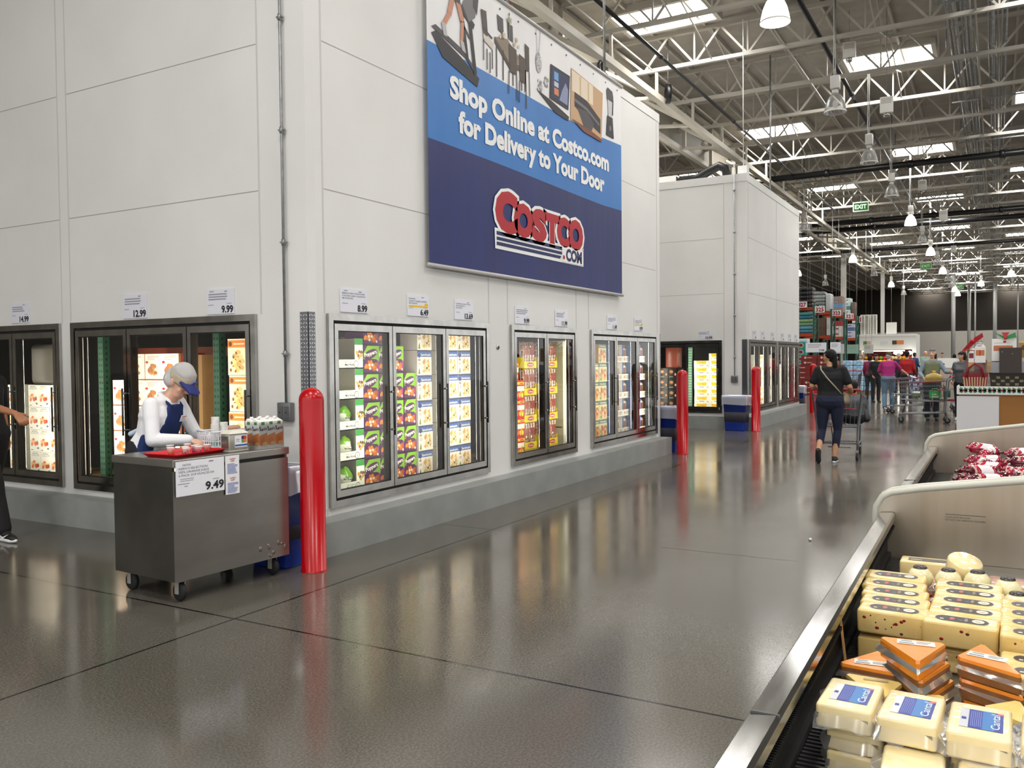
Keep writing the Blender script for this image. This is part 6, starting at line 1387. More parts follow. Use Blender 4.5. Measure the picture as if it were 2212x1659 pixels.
person('grey haired man in grey blue sweater with olive front, facing the photographer', (22.72, 1.36, 0), R(100),
    dict(eR=(.27,.08,1.13), wR=(.22,.30,1.03), eL=(-.29,.10,1.16), wL=(-.36,.30,1.16), hd=(0,.045,1.60)),
    SKIN1, '#78868f', 'long', '#20242e', 'full', '#1a1a1c', '#2a2a2a', ('short', '#6d6a66'), .012, 0, 1.08, extra=chest_extra, topm=SWT, look=(.25,.95,-.05), scale=1.0)
STRP = bpy.data.materials.new('striped_knit'); STRP.use_nodes = True
_nt = STRP.node_tree; _tc = _nt.nodes.new('ShaderNodeTexCoord'); _w = _nt.nodes.new('ShaderNodeTexWave'); _w.wave_type = 'BANDS'; _w.bands_direction = 'Z'; _w.inputs['Scale'].default_value = 9.0; _w.inputs['Distortion'].default_value = .6
_r = _nt.nodes.new('ShaderNodeValToRGB'); _r.color_ramp.elements[0].position = .72; _r.color_ramp.elements[1].position = .80; _r.color_ramp.elements[0].color = lin('#17181e'); _r.color_ramp.elements[1].color = lin('#8d9096')
_nt.links.new(_tc.outputs['Object'], _w.inputs[0]); _nt.links.new(_w.outputs[0], _r.inputs[0]); _nt.links.new(_r.outputs[0], _nt.nodes['Principled BSDF'].inputs['Base Color'])
person('dark haired woman in a black and grey striped top standing beside the gift basket display', (22.9, .72, 0), R(75), dict(wR=(.18,.20,.98), wL=(-.18,.20,.98), hd=(0,.03,1.575)),
    SKIN3, '#17181e', 'long', '#101014', 'full', '#c9c7c4', '#e8e8e8', ('bob', '#171312'), .012, .012, 1.05, topm=STRP, look=(.55,.8,-.1), scale=.97)
person('woman with black bobbed hair in a maroon sweater and dark trousers, seen from behind', (33.2, 4.0, 0), R(-95), dict(wR=(.2,.2,.95), wL=(-.22,.15,.9)), SKIN3, '#7a1e42', 'long', '#2b2c33', 'full', '#17171a', '#2b2b2b', ('bob', '#0f0d0d'), .014, .0, 1.05, look=(.3,.95,-.1), scale=.94)
BGP = [('shopper in a red jacket with short black hair behind the two men', (30.5, 2.55), R(-100), '#a81c22', '#2a2c34', ('short', '#0f0d0d'), SKIN3, 1.0), ('shopper in a dark purple coat with white hair far down the aisle', (37.0, 3.4), R(100), '#2f2640', '#22222a', ('short', '#b9b4ae'), SKIN1, .98), ('shopper in black with dark hair beside the magenta shirt', (31.0, 3.55), R(120), '#17161a', '#26262c', ('bob', '#14100f'), SKIN3, .95),
       ('bald shopper in a pale green shirt in the far crowd', (44.0, 2.9), R(110), '#9fb3a4', '#3a3d45', ('bald', '#6d675f'), SKIN1, 1.04), ('shopper with brown hair in a grey top in the far crowd', (34.0, 1.95), R(-60), '#77777c', '#2f2f36', ('bob', '#2b1a15'), SKIN1, .97),
       ('shopper with dark hair at the red boxes, half hidden by the ponytail shopper', (40.5, 6.3), R(150), '#7a5a3a', '#2b2b33', ('short', '#1a1311'), SKIN2, .95), ('blond shopper by the produce display', (41.0, 5.3), R(60), '#b99a7a', '#43434c', ('bob', '#8a6a48'), SKIN1, .96), ('shopper in a blue jacket near the far cold room', (47.0, 3.6), R(-120), '#31466e', '#24262e', ('short', '#2a201b'), SKIN2, 1.0),
       ('shopper in a tan coat deep in the far crowd', (52.0, 2.6), R(80), '#a08a6a', '#30303a', ('short', '#3a2a20'), SKIN1, 1.0), ('shopper in a white top deep in the far crowd', (49.0, 1.9), R(-90), '#cfcfcf', '#2f3440', ('bob', '#1a1412'), SKIN3, .95), ('shopper in maroon beyond the sausage cooler, far away', (56.0, 1.4), R(20), '#6a2630', '#2b2b33', ('short', '#4a3626'), SKIN1, 1.0)]
for l_, (x, y), rz_, tp_, bt_, hr_, sk_, sc_ in BGP: person(l_, (x, y, 0), rz_, dict(wR=(.2,.18,.95), wL=(-.2,.18,.95)), sk_, tp_, 'long', bt_, 'full', '#1c1c1e', '#3a3a3a', hr_, .016, 0, 1.05, group='distant shoppers', scale=sc_)
# ================================================================ HIGH-BAY LAMPS
LIT = EM('#fff4e2', LAMP_E); DOME = clear_mat('prismatic_dome', (.86,.86,.85), .9, .25, 1.5, .28, (.6,.6,.58)); DOMEL = EM('#fff6ea', 9.0); HOUS = C('#d2d0ca', .45)
def high_bay(label, x, y, z, lit, grp='high-bay lamps'):
    t = thing('high_bay_lamp', label, 'lamp', (x, y, z), 0, grp)
    pr = [(.205, 0), (.205, .02), (.19, .10), (.165, .20), (.125, .29), (.075, .35), (.05, .37)]
    MB().lathe(pr, DOMEL if lit else DOME, 24, cap=False).build('dome', t)
    MB().lathe([(.208, -.004), (.212, .012), (.205, .024)], HOUS, 24, cap=False).build('rim', t)
    b = MB(); b.lathe([(.06, .36), (.06, .42), (.03, .45)], HOUS, 14); b.build('collar', t)
    MB().rbox(-.085, -.085, .45, .085, .085, .70, HOUS, .01, 2).build('ballast_box', t)
    MB().tube([(0,0,.70), (0,0,.80), (.02,0,.84), (0,0,.88), (0,0,9.08-z)], .012, GALV, 6).build('hanger', t)
    MB().tube([(.06,.03,.70), (.16,.06,1.0), (.08,.04,1.35), (.12,.05,9.08-z)], .008, C('#cfcdc6', .6), 6).build('cord', t)
    MB().ball((0, 0, .16), .055, LIT if lit else C('#d9d9d6', .2), 12, (1,1,1.6)).build('bulb', t)
ROW1 = ((12.53,1),(17.7,0),(22.75,0),(27.9,0),(34.3,1),(39.9,0),(45.0,1),(50.0,0),(55.4,1),(61.2,0),(66.5,0),(71.5,1),(77,1))
for k, (x, l) in enumerate(ROW1): high_bay('%s high-bay lamp of the row along the aisle, %s' % (('nearest', 'second', 'third', 'fourth', 'fifth', 'sixth', 'seventh', 'eighth', 'ninth', 'tenth', 'eleventh', 'twelfth', 'last')[k], 'lit' if l else 'unlit'), x, 2.77, 6.3, l)
for k, (x, l) in enumerate(((33.6,0),(46.1,1),(54.6,0),(64.0,1),(73,0))): high_bay('%s high-bay lamp of the row beside the long girder, %s' % (('nearest', 'second', 'third', 'fourth', 'last')[k], 'lit' if l else 'unlit'), x, 6.36, 6.3, l)
for k, (x, y, l) in enumerate(((39.5,10.0,0),(52,10.2,1),(60,10.0,0),(48,10.1,0))): high_bay('high-bay lamp over the pallet racks, %s one of its row, %s' % (('nearest', 'third', 'last', 'second')[k], 'lit' if l else 'unlit'), x, y, 6.3, l)
for k, (x, y, l) in enumerate(((70,-.9,0),(60,-.7,1),(67,1.0,1))): high_bay('small distant high-bay lamp over the far aisle end, %s, %s' % (('unlit one', 'beside the conduits', 'deepest one')[k], 'lit' if l else 'off'), x, y, 6.3, l)
# white emergency light boxes hanging from the roof
for k, (x, y, z) in enumerate(((20.0,2.84,8.05),(20.0,2.09,6.75),(33.0,2.3,7.3),(33.0,1.64,6.2),(50,2.0,6.9))):
    t = thing('emergency_light', 'white emergency light box with round lamp, %s' % ('first one beside the nearest lamp', 'second one beside the skylight', 'third one', 'fourth one', 'farthest one')[k], 'light', (x, y, z), 0, 'emergency lights')
    MB().rbox(-.05, -.13, 0, .05, .13, .34, C('#e6e4dd', .45), .012, 2).build('box', t)
    b = MB()
    for i in range(4): b.box(-.053, -.10, .2+i*.03, -.05, .10, .212+i*.03, C('#a9a69c', .6))
    b.build('grille', t)
    b = MB(); b.lathe([(0, 0), (.06, .01), (.075, .06), (.07, .075), (0, .08)], CHROME, 16, (-.03, 0, -.10), axis='z'); b.build('lamp_head', t)
    MB().tube([(0,0,.34),(0,0,9.08-z)], .006, GALV, 5).build('hanger', t)
for k, (x, y, z) in enumerate(((40.0,5.2,7.85),(60.0,3.95,7.0),(74,2.6,6.6))):
    t = thing('exit_sign', 'small green exit sign hanging from the roof, %s' % ('nearest one by the black pipes', 'middle one down the aisle', 'farthest one')[k], 'sign', (x, y, z), 0, 'green exit signs')
    b = MB(); b.box(-.04, -.32, 0, .04, .32, .42, C('#cfd2c8', .5)); b.box(-.045, -.28, .05, -.04, .28, .37, EM('#3f9a3e', .35)); a = Art(b, (-.046, .24, .12), (0,-1,0), (0,0,1), .002); a.text('EXIT', 0, 0, .18, C('#d8f0d4'), 1, w=.48, bold=.03); b.build('panel', t)
    MB().tube([(0,0,.42),(0,0,9.08-z)], .008, GALV, 5).build('hanger', t)

# ================================================================ GIFT BASKET DISPLAY
WCARD = C('#d9d9dc', .6)
GX = 19.2
t = thing('display_bin', 'waist-high cardboard pallet bin with a white front sheet and holly printed tray on top', 'bin', (GX, 0, 0))
b = MB(); b.box(0, -1.3, .12, .9, .66, .76, C('#9c6a34', .75)); b.build('carton', t)
b = MB(); b.box(-.03, -.035, .05, -.012, .70, .74, WCARD); b.build('white_sheet', t)
b = MB(); WH = C('#e9e9e6', .6)
b.box(-.04, -1.3, .775, -.02, .70, .935, WH); b.box(-.02, .68, .775, .9, .70, .935, WH); b.box(-.02, -1.3, .765, .9, .68, .78, WH)
a = Art(b, (-.041, .70, .775), (0,-1,0), (0,0,1), .0012); HG, HG2, HR = C('#1f5a3c', .6), C('#2f7a52', .6), C('#b01f2a', .5)
for i in range(7):
    cx = .12+i*.165; cy = .08
    for ang, L in ((.35, .085), (-.35, .08), (2.8, .085), (-2.75, .08)):
        c, s = math.cos(ang), math.sin(ang); P = []
        for q in range(9):
            u_ = q/8; w = .034*math.sin(PI*u_)*(1.35 if q % 2 else .8); P.append((u_*L, w))
        P = P + [(x, -y) for x, y in P[::-1][1:-1]]
        a.poly([(cx+x*c-y*s, cy+x*s+y*c) for x, y in P], (HG, HG2)[int(ang > 0)], 1)
    for dx, dy in ((0,.012),(.012,-.006),(-.012,-.006),(.02,.05),(-.05,.055)): a.disc(cx+dx, cy+dy, .009, .009, HR, 2, 10)
b.build('holly_tray', t)
b = MB()
for i in range(3): b.box(0, -1.3+i*.93, 0, .9, -1.2+i*.93, .1, WOODP)
b.box(0, -1.3, .1, .9, .66, .12, WOODP); b.build('pallet', t)
def gift(label, y, w, c1, c2, weave):
    """basket with goods under clear wrap; local x across toward -y"""
    t = thing('gift_basket', label, 'gift basket', (GX+.05, y, .79), R(-90)); rr = random.Random(int(y*100))
    b = MB(); d = .36; h = .40
    o = [(.04, .02), (w-.04, .02), (w-.04, d-.02), (.04, d-.02)]; q = [(0, 0), (w, 0), (w, d), (0, d)]
    for i in range(4):
        j = (i+1) % 4; b.add([(*o[i], 0), (*o[j], 0), (*q[j], h), (*q[i], h)], [(0,1,2,3)], c1)
    b.add([(*p, .01) for p in o], [(3,2,1,0)], c1)
    if weave == 'stripes':
        n = 9
        for i in range(n):
            u0, u1 = (i+.15)/n, (i+.62)/n
            b.add([(.04+(w-.08)*u0, .016, .01), (.04+(w-.08)*u1, .016, .01), (w*u1, -.005, h*.82), (w*u0, -.005, h*.82)], [(0,1,2,3)], c2)
        b.box(-.006, -.008, h*.84, w+.006, -.003, h, C('#8a1420', .6))
    else:
        for r_ in range(5):
            for i in range(9):
                if (i+r_) % 2: b.add([(.04+(w-.08)*(i+.1)/9, .018-r_*.0045, .03+r_*.066), (.04+(w-.08)*(i+.9)/9, .018-r_*.0045, .03+r_*.066), (.03+(w-.06)*(i+.9)/9, .012-r_*.0045, .075+r_*.066), (.03+(w-.06)*(i+.1)/9, .012-r_*.0045, .075+r_*.066)], [(0,1,2,3)], c2)
    b.build('basket', t)
    MB().tube([(0,0,h),(w,0,h),(w,d,h),(0,d,h)], .012, c1, 6, closed=True).build('rim', t)
    return t, w, d, h
t, w, d, h = gift('red and tan striped gift basket with wrapped boxes and a red bow', .60, .44, C('#8d1622', .6), C('#c9ab84', .6), 'stripes')
b = MB(); b.tube([(.07,-.02,h-.08),(.10,-.03,h+.10),(.22,-.03,h+.20),(.34,-.03,h+.10),(.37,-.02,h-.08)], .018, C('#8d1622', .6), 8); b.build('handle', t)
b = MB(); b.box(.05, .05, h-.1, .40, .30, h+.28, C('#7d1420', .5)); b.build('red_box', t)
b = MB(); b.box(.21, .02, h+.21, .40, .16, h+.52, C('#eceae6', .5)); b.add([(.21,.02,h+.52),(.40,.02,h+.52),(.305,.05,h+.64),(.21,.16,h+.52),(.40,.16,h+.52),(.305,.13,h+.64)], [(0,1,2),(1,4,5,2),(4,3,5),(3,0,2,5)], C('#eceae6', .5)); a = Art(b, (.21, .0195, h+.21), (1,0,0), (0,0,1), .001); a.rect(.02, .14, .17, .25, C('#c9794a', .5), 1); a.rect(.08, .14, .10, .25, RED, 2); a.lines(.04, .42, .11, 3, .04, .012, INKG, 1); b.build('cookie_carton', t)
b = MB(); b.box(.10, .03, h+.18, .20, .12, h+.48, C('#efedea', .5)); a = Art(b, (.10, .0295, h+.18), (1,0,0), (0,0,1), .001); a.rect(.01, .12, .09, .22, C('#7d2438', .5), 1); a.rect(0, .27, .1, .285, RED, 1); b.build('white_carton', t)
b = MB(); b.box(.10, .02, h+.04, .20, .03, h+.22, C('#c2a06a', .6)); b.build('tan_card', t)
wr = [[((.02,.0,h), .01), ((.02,.36,h), .01), ((.42,.0,h), .01), ((.42,.36,h), .01), ((.15,.15,h+.62), .02), ((.30,.18,h+.66), .02)]]
f = hulls(wr); f.mats = [clear_mat('gift_wrap', (.96,.96,.96), 1.0, .06, 1.45, .05)]; f.build('clear_wrap', t)
b = MB(); b.add([(-.02,.0,h+.44),(.10,-.02,h+.60),(.22,.0,h+.72),(.34,.02,h+.80),(.36,.03,h+.72),(.24,.02,h+.62),(.12,.0,h+.50),(.04,-.01,h+.42)], [(0,1,6,7),(1,2,5,6),(2,3,4,5)], C('#b01825', .5)); b.ball((.17, 0, h+.64), .045, C('#c2202c', .5), 10); b.add([(.08,.02,h+.50),(.12,.03,h+.52),(.12,.03,h+.42),(.09,.03,h+.40)], [(0,1,2,3)], GRN); b.build('red_bow', t)
t, w, d, h = gift('dark woven gift basket with a brown box and white cookie bag', .135, .78, C('#1f1a16', .6), C('#8a7d5e', .6), 'weave')
b = MB(); b.box(.17, .03, h-.02, .55, .16, h+.50, C('#352a26', .45)); a = Art(b, (.17, .0295, h), (1,0,0), (0,0,1), .001); a.disc(.05, .42, .008, .005, WHITE, 1, 8); a.disc(.22, .38, .006, .006, WHITE, 1, 8); b.build('brown_box', t)
b = MB(); b.box(.03, .06, h-.02, .17, .2, h+.22, C('#8f9094', .2, .4)); b.box(.56, .06, h-.02, .76, .2, h+.22, C('#8f9094', .2, .4)); b.build('silver_bag', t)
b = MB(); b.box(.04, .17, h+.24, .46, .26, h+.68, C('#f0efec', .35)); a = Art(b, (.04, .1695, h+.24), (1,0,0), (0,0,1), .001); a.rect(.03, .20, .36, .30, C('#c9754a', .5), 1); a.disc(.22, .38, .03, .022, C('#c2302c'), 1, 14); a.lines(.04, .36, .3, 2, .05, .01, C('#b9b7b2'), 1); b.build('cookie_bag', t)
b = MB(); b.box(.50, .17, h+.30, .78, .28, h+.64, C('#a8854a', .35)); a = Art(b, (.5, .1695, h+.3), (1,0,0), (0,0,1), .001); a.disc(.12, .2, .08, .06, C('#5a4020'), 1, 14); a.rect(.0, .29, .28, .34, C('#d8c08a'), 1); b.build('gold_bag', t)
b = MB(); b.add([(.08,.12,h+.80),(.26,.10,h+.66),(.46,.12,h+.70),(.44,.14,h+.80),(.27,.12,h+.72)], [(0,1,4),(1,2,3,4)], C('#1d7a3e', .5)); b.add([(.20,.08,h+.80),(.34,.08,h+.80),(.27,.06,h+.68)], [(0,1,2)], C('#b01825', .5)); b.ball((.27, .09, h+.69), .03, C('#c2202c', .5), 10); b.build('ribbon', t)

# ================================================================ THINGS AROUND THE SHOPPERS
GB = C('#2aa04a', .45)
t = thing('green_carton', 'bright green food box standing in the side-on shopping cart', 'box', (22.0, 1.37, .56), R(-85))
MB().box(0, 0, 0, .24, .16, .17, GB).build('box', t); b = MB(); b.tube([(.03,.0,.16),(.07,.0,.22),(.17,.0,.22),(.21,.0,.16)], .012, GB, 8); b.build('handle', t); b = MB(); a = Art(b, (0, -.001, 0), (1,0,0), (0,0,1), .001); a.rect(.05, .02, .19, .06, C('#c9d8a0'), 1); a.rect(.06, .085, .16, .10, C('#e9f0dc'), 1); b.build('print', t)
tag(MB().rbox(0, 0, 0, .17, .17, .10, C('#5c6f4a', .5), .02, 2).rbox(.0, 0, .10, .17, .17, .15, C('#e4e4e0', .5), .03, 3).build('covered_pot', loc=(21.95, 1.72, .56), rz=R(-85)), 'green tub with white lid at the cart end', 'tub'); tag(MB().rbox(0, 0, 0, .15, .15, .17, C('#1f5a50', .4), .015, 2).build('green_tub', loc=(22.1, 1.08, .58), rz=R(-85)), 'dark green tub in the side-on shopping cart', 'tub')
t = thing('bread_bag', 'clear bag of bread with a yellow tie on the cart child seat', 'bag', (22.1, 1.28, 1.0), R(-85)); organic('loaf', [[((-.12,0,.04), .07), ((.12,0,.04), .07), ((0,0,.09), .07)]], .012, C('#b59a5a', .5), t); MB().tube([(0,0,.15),(0,0,.2)], [.02,.045], YEL, 8).build('tie', t); MB().box(-.17, -.075, -.06, .17, .075, .02, C('#8a7a22', .5)).build('label_band', t)
BAGB = noisy('blue_white_bag', '#27397c', '#d9deee', 14, (.5, .6), 0, 60, 0, None, 2, .5, 0, .45, .5)
b = hulls([[((0,0,.55), .05), ((0,.28,.45), .05), ((0,.05,.12), .06), ((0,.25,.12), .05)]]); b.mats = [BAGB]; tag(b.build('shopping_bag', loc=(25.6, 2.05, .42), rz=R(-150)), 'blue and white patterned shopping bag hanging beside the man in magenta', 'bag')
t = thing('stock_cart', 'tall red framed stock cart with stacked cartons behind the man in the grey blue sweater', 'cart', (26.2, .95, 0), R(90)); b = MB()
for x in (0, .62):
    for y in (0, .5): b.tube([(x, y, .15), (x, y, 1.25)], .025, C('#7d1220', .5), 8)
b.box(-.03, -.03, .32, .65, .53, .36, C('#7d1220', .5)); b.build('frame', t); b = MB()
for z in range(3): b.box(.04, .02, .37+z*.28, .58, .46, .64+z*.28, C('#b5a79c', .6)); b.box(.10, .015, .42+z*.28, .2, .02, .52+z*.28, RED); b.box(.3, .015, .42+z*.28, .42, .02, .5+z*.28, C('#8d2a30'))
b.build('carton', t); b = MB()
for x in (.05, .57):
    for y in (.05, .45): b.lathe([(.03, -.02), (.08, -.02), (.08, .02), (.03, .02)], RUBBER, 16, (x, y, .08), axis='x')
b.build('wheel', t)
t = thing('white_carton', 'white carton on top of the tall red stock cart', 'box', (25.75, 1.40, 1.215), R(-90)); MB().box(0, 0, 0, .44, .34, .26, WHITE).build('box', t); b = MB(); a = Art(b, (0,-.001,0), (1,0,0), (0,0,1), .001); a.disc(.12, .1, .05, .03, INK, 1, 12); b.build('print', t)
# red carton pyramid, teal cartons, water packs
RC = C('#7a2420', .55); m_rc = None
def redcarton():
    b = MB(); b.box(0, 0, 0, .62, .45, .20, RC); a = Art(b, (0,-.002,0), (1,0,0), (0,0,1), .002); a.disc(.16, .1, .045, .045, C('#d9c9b4'), 1, 12); a.rect(.23, .085, .42, .115, C('#d8b0a4'), 1); a.rect(0, 0, .62, .02, C('#5a1814'), 1); return b
m_rc = redcarton().mesh('red_carton')
for lev in range(8):
    n = 4 if lev < 3 else (3 if lev < 6 else 2)
    for i in range(n):
        o = bpy.data.objects.new('red_carton', m_rc); COL.objects.link(o); o.location = (36.0+lev*.05, 7.55-(i*.64)-(.0 if lev < 3 else .3 if lev < 6 else .55), lev*.202); o.rotation_euler = (0, 0, SIDE)
        tag(o, 'dark red carton, %s layer from the floor, %s from the wall side of the pile' % (ORD[lev].replace('topmost', 'first'), ORD[i].replace('topmost', 'first')), 'box', 'dark red carton pile')
def tealcarton():
    b = MB(); b.box(0, 0, 0, .8, .5, .30, C('#1f9484', .5)); a = Art(b, (0,-.002,0), (1,0,0), (0,0,1), .002); a.disc(.62, .15, .12, .10, C('#d8d0c2'), 1, 18); a.disc(.62, .15, .09, .075, C('#7a2a30'), 2, 16); a.rect(.05, .05, .2, .1, C('#a9d8cc'), 1); return b
m_tc = tealcarton().mesh('teal_carton')
for lev in range(7):
    o = bpy.data.objects.new('teal_carton', m_tc); COL.objects.link(o); o.location = (39.0, 8.15, .10+lev*.302); o.rotation_euler = (0, 0, SIDE); tag(o, 'teal carton with round picture, %s in the stack by the second freezer room' % nth(6-lev, 7), 'box', 'teal cartons')
pallet('wooden pallet under the teal carton stack', 39.0, 8.15, .8, .5, 0.0, SIDE, .10)
WAT = noisy('water_pack_blue', '#5fa8d8', '#cfe4f2', 9, (.15, .25), 0, 60, 0, None, 3)
m_wp = MB().rbox(0, 0, 0, .40, .28, .21, WAT, .03, 2).mesh('water_pack')
for lev in range(6):
    for i in range(3):
        o = bpy.data.objects.new('water_pack', m_wp); COL.objects.link(o); o.location = (38.0, 5.65-i*.42, .10+lev*.212); o.rotation_euler = (0, 0, SIDE); tag(o, 'blue wrapped water bottle pack, %s in the %s stack past the red cartons' % (nth(5-lev, 6), ('first', 'middle', 'last')[i]), 'water pack', 'water packs')
pallet('wooden pallet under the water packs', 38.0, 5.66, 1.25, .5, 0.0, SIDE, .10)
def card(label, x, y, z, w, h, col=PAPER, price=''):
    t = thing('hanging_card', label, 'sign', (x, y, z), SIDE); b = MB(); b.box(0, -.004, 0, w, .004, h, col); a = Art(b, (0,-.005,0), (1,0,0), (0,0,1), .001); a.lines(w*.1, h*.85, w*.7, 3, h*.14, h*.05, C('#9a9aa4'), 1)
    if price: a.text(price, w*.9, h*.08, h*.22, INK, 1, 'r', bold=.02)
    b.build('sheet', t); MB().tube([(w*.2,0,h),(w*.2,0,9.08-z)], .006, GALV, 5).tube([(w*.8,0,h),(w*.8,0,9.08-z)], .006, GALV, 5).build('cord', t)
card('large white price card hanging over the red carton pile', 38.9, 7.30, 1.74, .86, .42, PAPER, '7.99'); card('white price card hanging beside the teal cartons', 39.6, 7.75, 1.98, .5, .38); card('small white price card between the racks and the column', 41, 6.62, 1.75, .45, .45)
# ================================================================ PALLET RACKS
RG = C('#2c5648', .5); RO = C('#b23d17', .5)
def rack(k, x, y0, w, sign, sg, loads):
    t = thing('pallet_rack', ('green and orange pallet rack with teal bedding bundles and black wrapped goods', 'green and orange pallet rack topped by grey wrapped bales', 'green and orange pallet rack topped by cartons with blue bands', 'green and orange pallet rack by the white column, topped by a pale carton tower')[k], 'rack', (x, y0, 0), SIDE, 'pallet racks along the far aisle')
    for xx in (0, w):
        for yy in (0, 1.0):
            b = MB(); b.box(xx-.05, yy-.05, 0, xx+.05, yy+.05, 4.15, RG); b.build('upright', t)
    b = MB()
    for i in range(7):
        z = .3+i*.55; b.rod((0, .03, z), (0, .97, z+.5), .03, RG); b.rod((w, .03, z), (w, .97, z+.5), .03, RG)
    b.build('brace', t)
    for z in (2.56, 3.85):
        for yy in (-.03, .97): b = MB(); b.box(.05, yy, z, w-.05, yy+.06, z+.16, RO); b.build('beam', t)
        b = MB(); b.box(.05, .03, z+.10, w-.05, .97, z+.12, C('#8a6a44', .7)); b.build('shelf_deck', t)
    s = thing('aisle_sign', 'white aisle sign reading %s in red' % sign, 'sign', sg, SIDE, 'aisle number signs'); b = MB(); b.box(0, -.01, 0, .46, .01, .30, C('#f2efef', .5)); a = Art(b, (0,-.0105,0), (1,0,0), (0,0,1), .002); a.text(sign, .23, .05, .2, C('#a81530', .5), 1, 'c', bold=.045, w=.38); b.build('plate', s)
    b = MB(); b.box(.2, .0, .1, .3, .09, .12, GALV); b.build('bracket', s)
    for (nm, lab, xx, z, ww, dd, hh, n, cols, soft) in loads:
        for i in range(n):
            hh1 = hh/n; b = MB()
            if soft: b.rbox(0, 0, 0, ww, dd, hh1-.01, C(cols[i % len(cols)], .3), min(.06, hh1*.35), 3)
            else:
                b.box(0, 0, 0, ww, dd, hh1-.005, C(cols[i % len(cols)], .55)); a = Art(b, (0,-.002,0), (1,0,0), (0,0,1), .002); a.rect(ww*.15, hh1*.35, ww*.7, hh1*.62, C(cols[-1], .5), 1)
            tag(b.build(nm, loc=(x+.03, y0-xx, z+i*hh1), rz=SIDE), (lab + ', %s of its pile') % nth(n-1-i, n) if n > 1 else lab, nm.replace('_', ' '), lab.split(',')[0] if n > 1 else None)
TEALS = ('#3f7f9a', '#5f9aa8', '#6f9a7a', '#8aa86f', '#2f6f8f', '#4a9a94')
rack(0, 44.0, 9.75, 1.88, '327', (43.85, 8.63, 3.98), [('bedding_bundle', 'teal and blue bedding bundle, first rack', .35, 2.73, 1.45, .9, 1.05, 6, TEALS, True), ('wrapped_bale', 'glossy black wrapped bale, top of first rack', .2, 4.02, 1.6, .9, 1.0, 5, ('#141518', '#1c1d20'), True)])
rack(1, 49.3, 9.3, 1.40, '325', (43.8, 7.79, 3.71), [('brown_carton', 'brown carton on the second rack', .35, 2.73, .75, .9, .96, 2, ('#5f4434', '#6b4c3a'), False), ('white_box', 'narrow white box beside the brown cartons', 1.14, 2.73, .16, .9, .96, 1, ('#d9d9d4', '#bdbdb8'), False), ('wrapped_bale', 'grey wrapped bale, top of second rack', .2, 4.02, .85, .9, 1.12, 6, ('#8f9894', '#a3aaa6', '#7f8886'), True), ('wrapped_roll', 'white wrapped tower on top of the second rack', 1.08, 4.02, .28, .9, 1.0, 1, ('#c9cbcb', '#e2e2e2'), True)])
rack(2, 53.6, 9.0, 1.12, '323', (49.0, 7.82, 3.76), [('white_carton', 'white carton with red print, third rack', .45, 2.73, .5, .9, .94, 3, ('#d4d2cc', '#d4d2cc', '#a02a2a'), False), ('banded_carton', 'brown carton with blue band, top of third rack', .2, 4.02, .8, .9, 1.1, 5, ('#9a7f70', '#a08678', '#6f9cc8'), False)])
rack(3, 58.0, 8.75, .95, '321', (53.3, 7.78, 3.76), [('white_carton', 'white carton with blue print, fourth rack', .3, 2.73, .5, .9, .9, 4, ('#c2c6d0', '#c9ccd6', '#5a6a9a'), False), ('pale_carton', 'pale carton with dark print, top of fourth rack', .15, 4.02, .45, .9, 1.25, 5, ('#c9dcdc', '#d4e4e2', '#4f7f7a'), False), ('wrapped_load', 'brown wrapped load beside the pale cartons', .62, 4.02, .25, .9, 1.0, 1, ('#6a5648', '#6a5648'), True)])
s = thing('aisle_sign', 'white aisle sign reading 31 partly hidden by the louvered units', 'sign', (62.0, 8.6, 3.82), SIDE, 'aisle number signs'); b = MB(); b.box(0, -.01, 0, .62, .01, .44, C('#f2efef', .5)); a = Art(b, (0,-.0105,0), (1,0,0), (0,0,1), .002); a.text('31', .40, .07, .3, C('#a81530', .5), 1, 'c', bold=.045); b.build('plate', s); MB().tube([(.3,0,.44),(.3,0,4.4)], .01, GALV, 5).build('hanger', s)
# ================================================================ FAR COLD ROOM AND PRODUCE
t = thing('cold_room', 'white walk-in cold room at the far end of the aisle with a lit produce opening', 'cold room', (62, 8.24, 0), SIDE)
b = MB(); CW = C('#e2e2de', .5); b.box(0, 0, 1.98, 3.6, 3, 3.0, CW); b.box(0, 0, 0, .25, 3, 1.98, CW); b.box(3.35, 0, 0, 3.6, 3, 1.98, CW); b.box(.25, 2.9, 0, 3.35, 3, 1.98, C('#8d1c22', .6)); b.box(-.03, -.03, 2.86, 3.63, 0, 3.02, CW); b.build('shell', t)
b = MB(); b.box(.1, -.55, 1.94, 2.9, 0, 1.98, C('#d8d2bc', .5)); b.build('awning', t)
b = MB(); a = Art(b, (0,-.01,0), (1,0,0), (0,0,1), .005); a.rect(.35, 2.30, .82, 2.56, C('#5f7f4a'), 1); a.rect(.58, 2.30, .82, 2.56, C('#c9a9a0'), 2); a.rect(1.42, 2.30, 1.86, 2.52, C('#d4d4e0'), 1); a.rect(2.15, 2.32, 2.85, 2.58, C('#d8804a'), 1); a.rect(2.15, 2.32, 2.42, 2.58, C('#4a3a34'), 2); b.build('picture_panel', t)
b = MB(); b.box(.3, .1, 1.86, 2.9, .2, 1.92, EM('#fff6e8', 6)); b.build('tube_lamp', t)
for i, (xx, w_) in enumerate(((2.55, .55), (3.25, .25))): o = MB().ball((0, 0, 0), .16, EM('#fff8ee', 9), 12, (w_/.3, .6, .8)).build('spot_lamp', t); o.location = (xx, -.5, 1.75)
b = MB(); b.box(.25, .6, .0, 3.3, 1.6, 1.05, C('#5a1a20', .6)); b.build('counter', t)
PCOL = ('#d8262e', '#e2562a', '#e8c22c', '#c9d84a', '#b3202c', '#e8a02c', '#e9dca4', '#7aa03a', '#d84a5a', '#f0d8a8')
rr = random.Random(21)
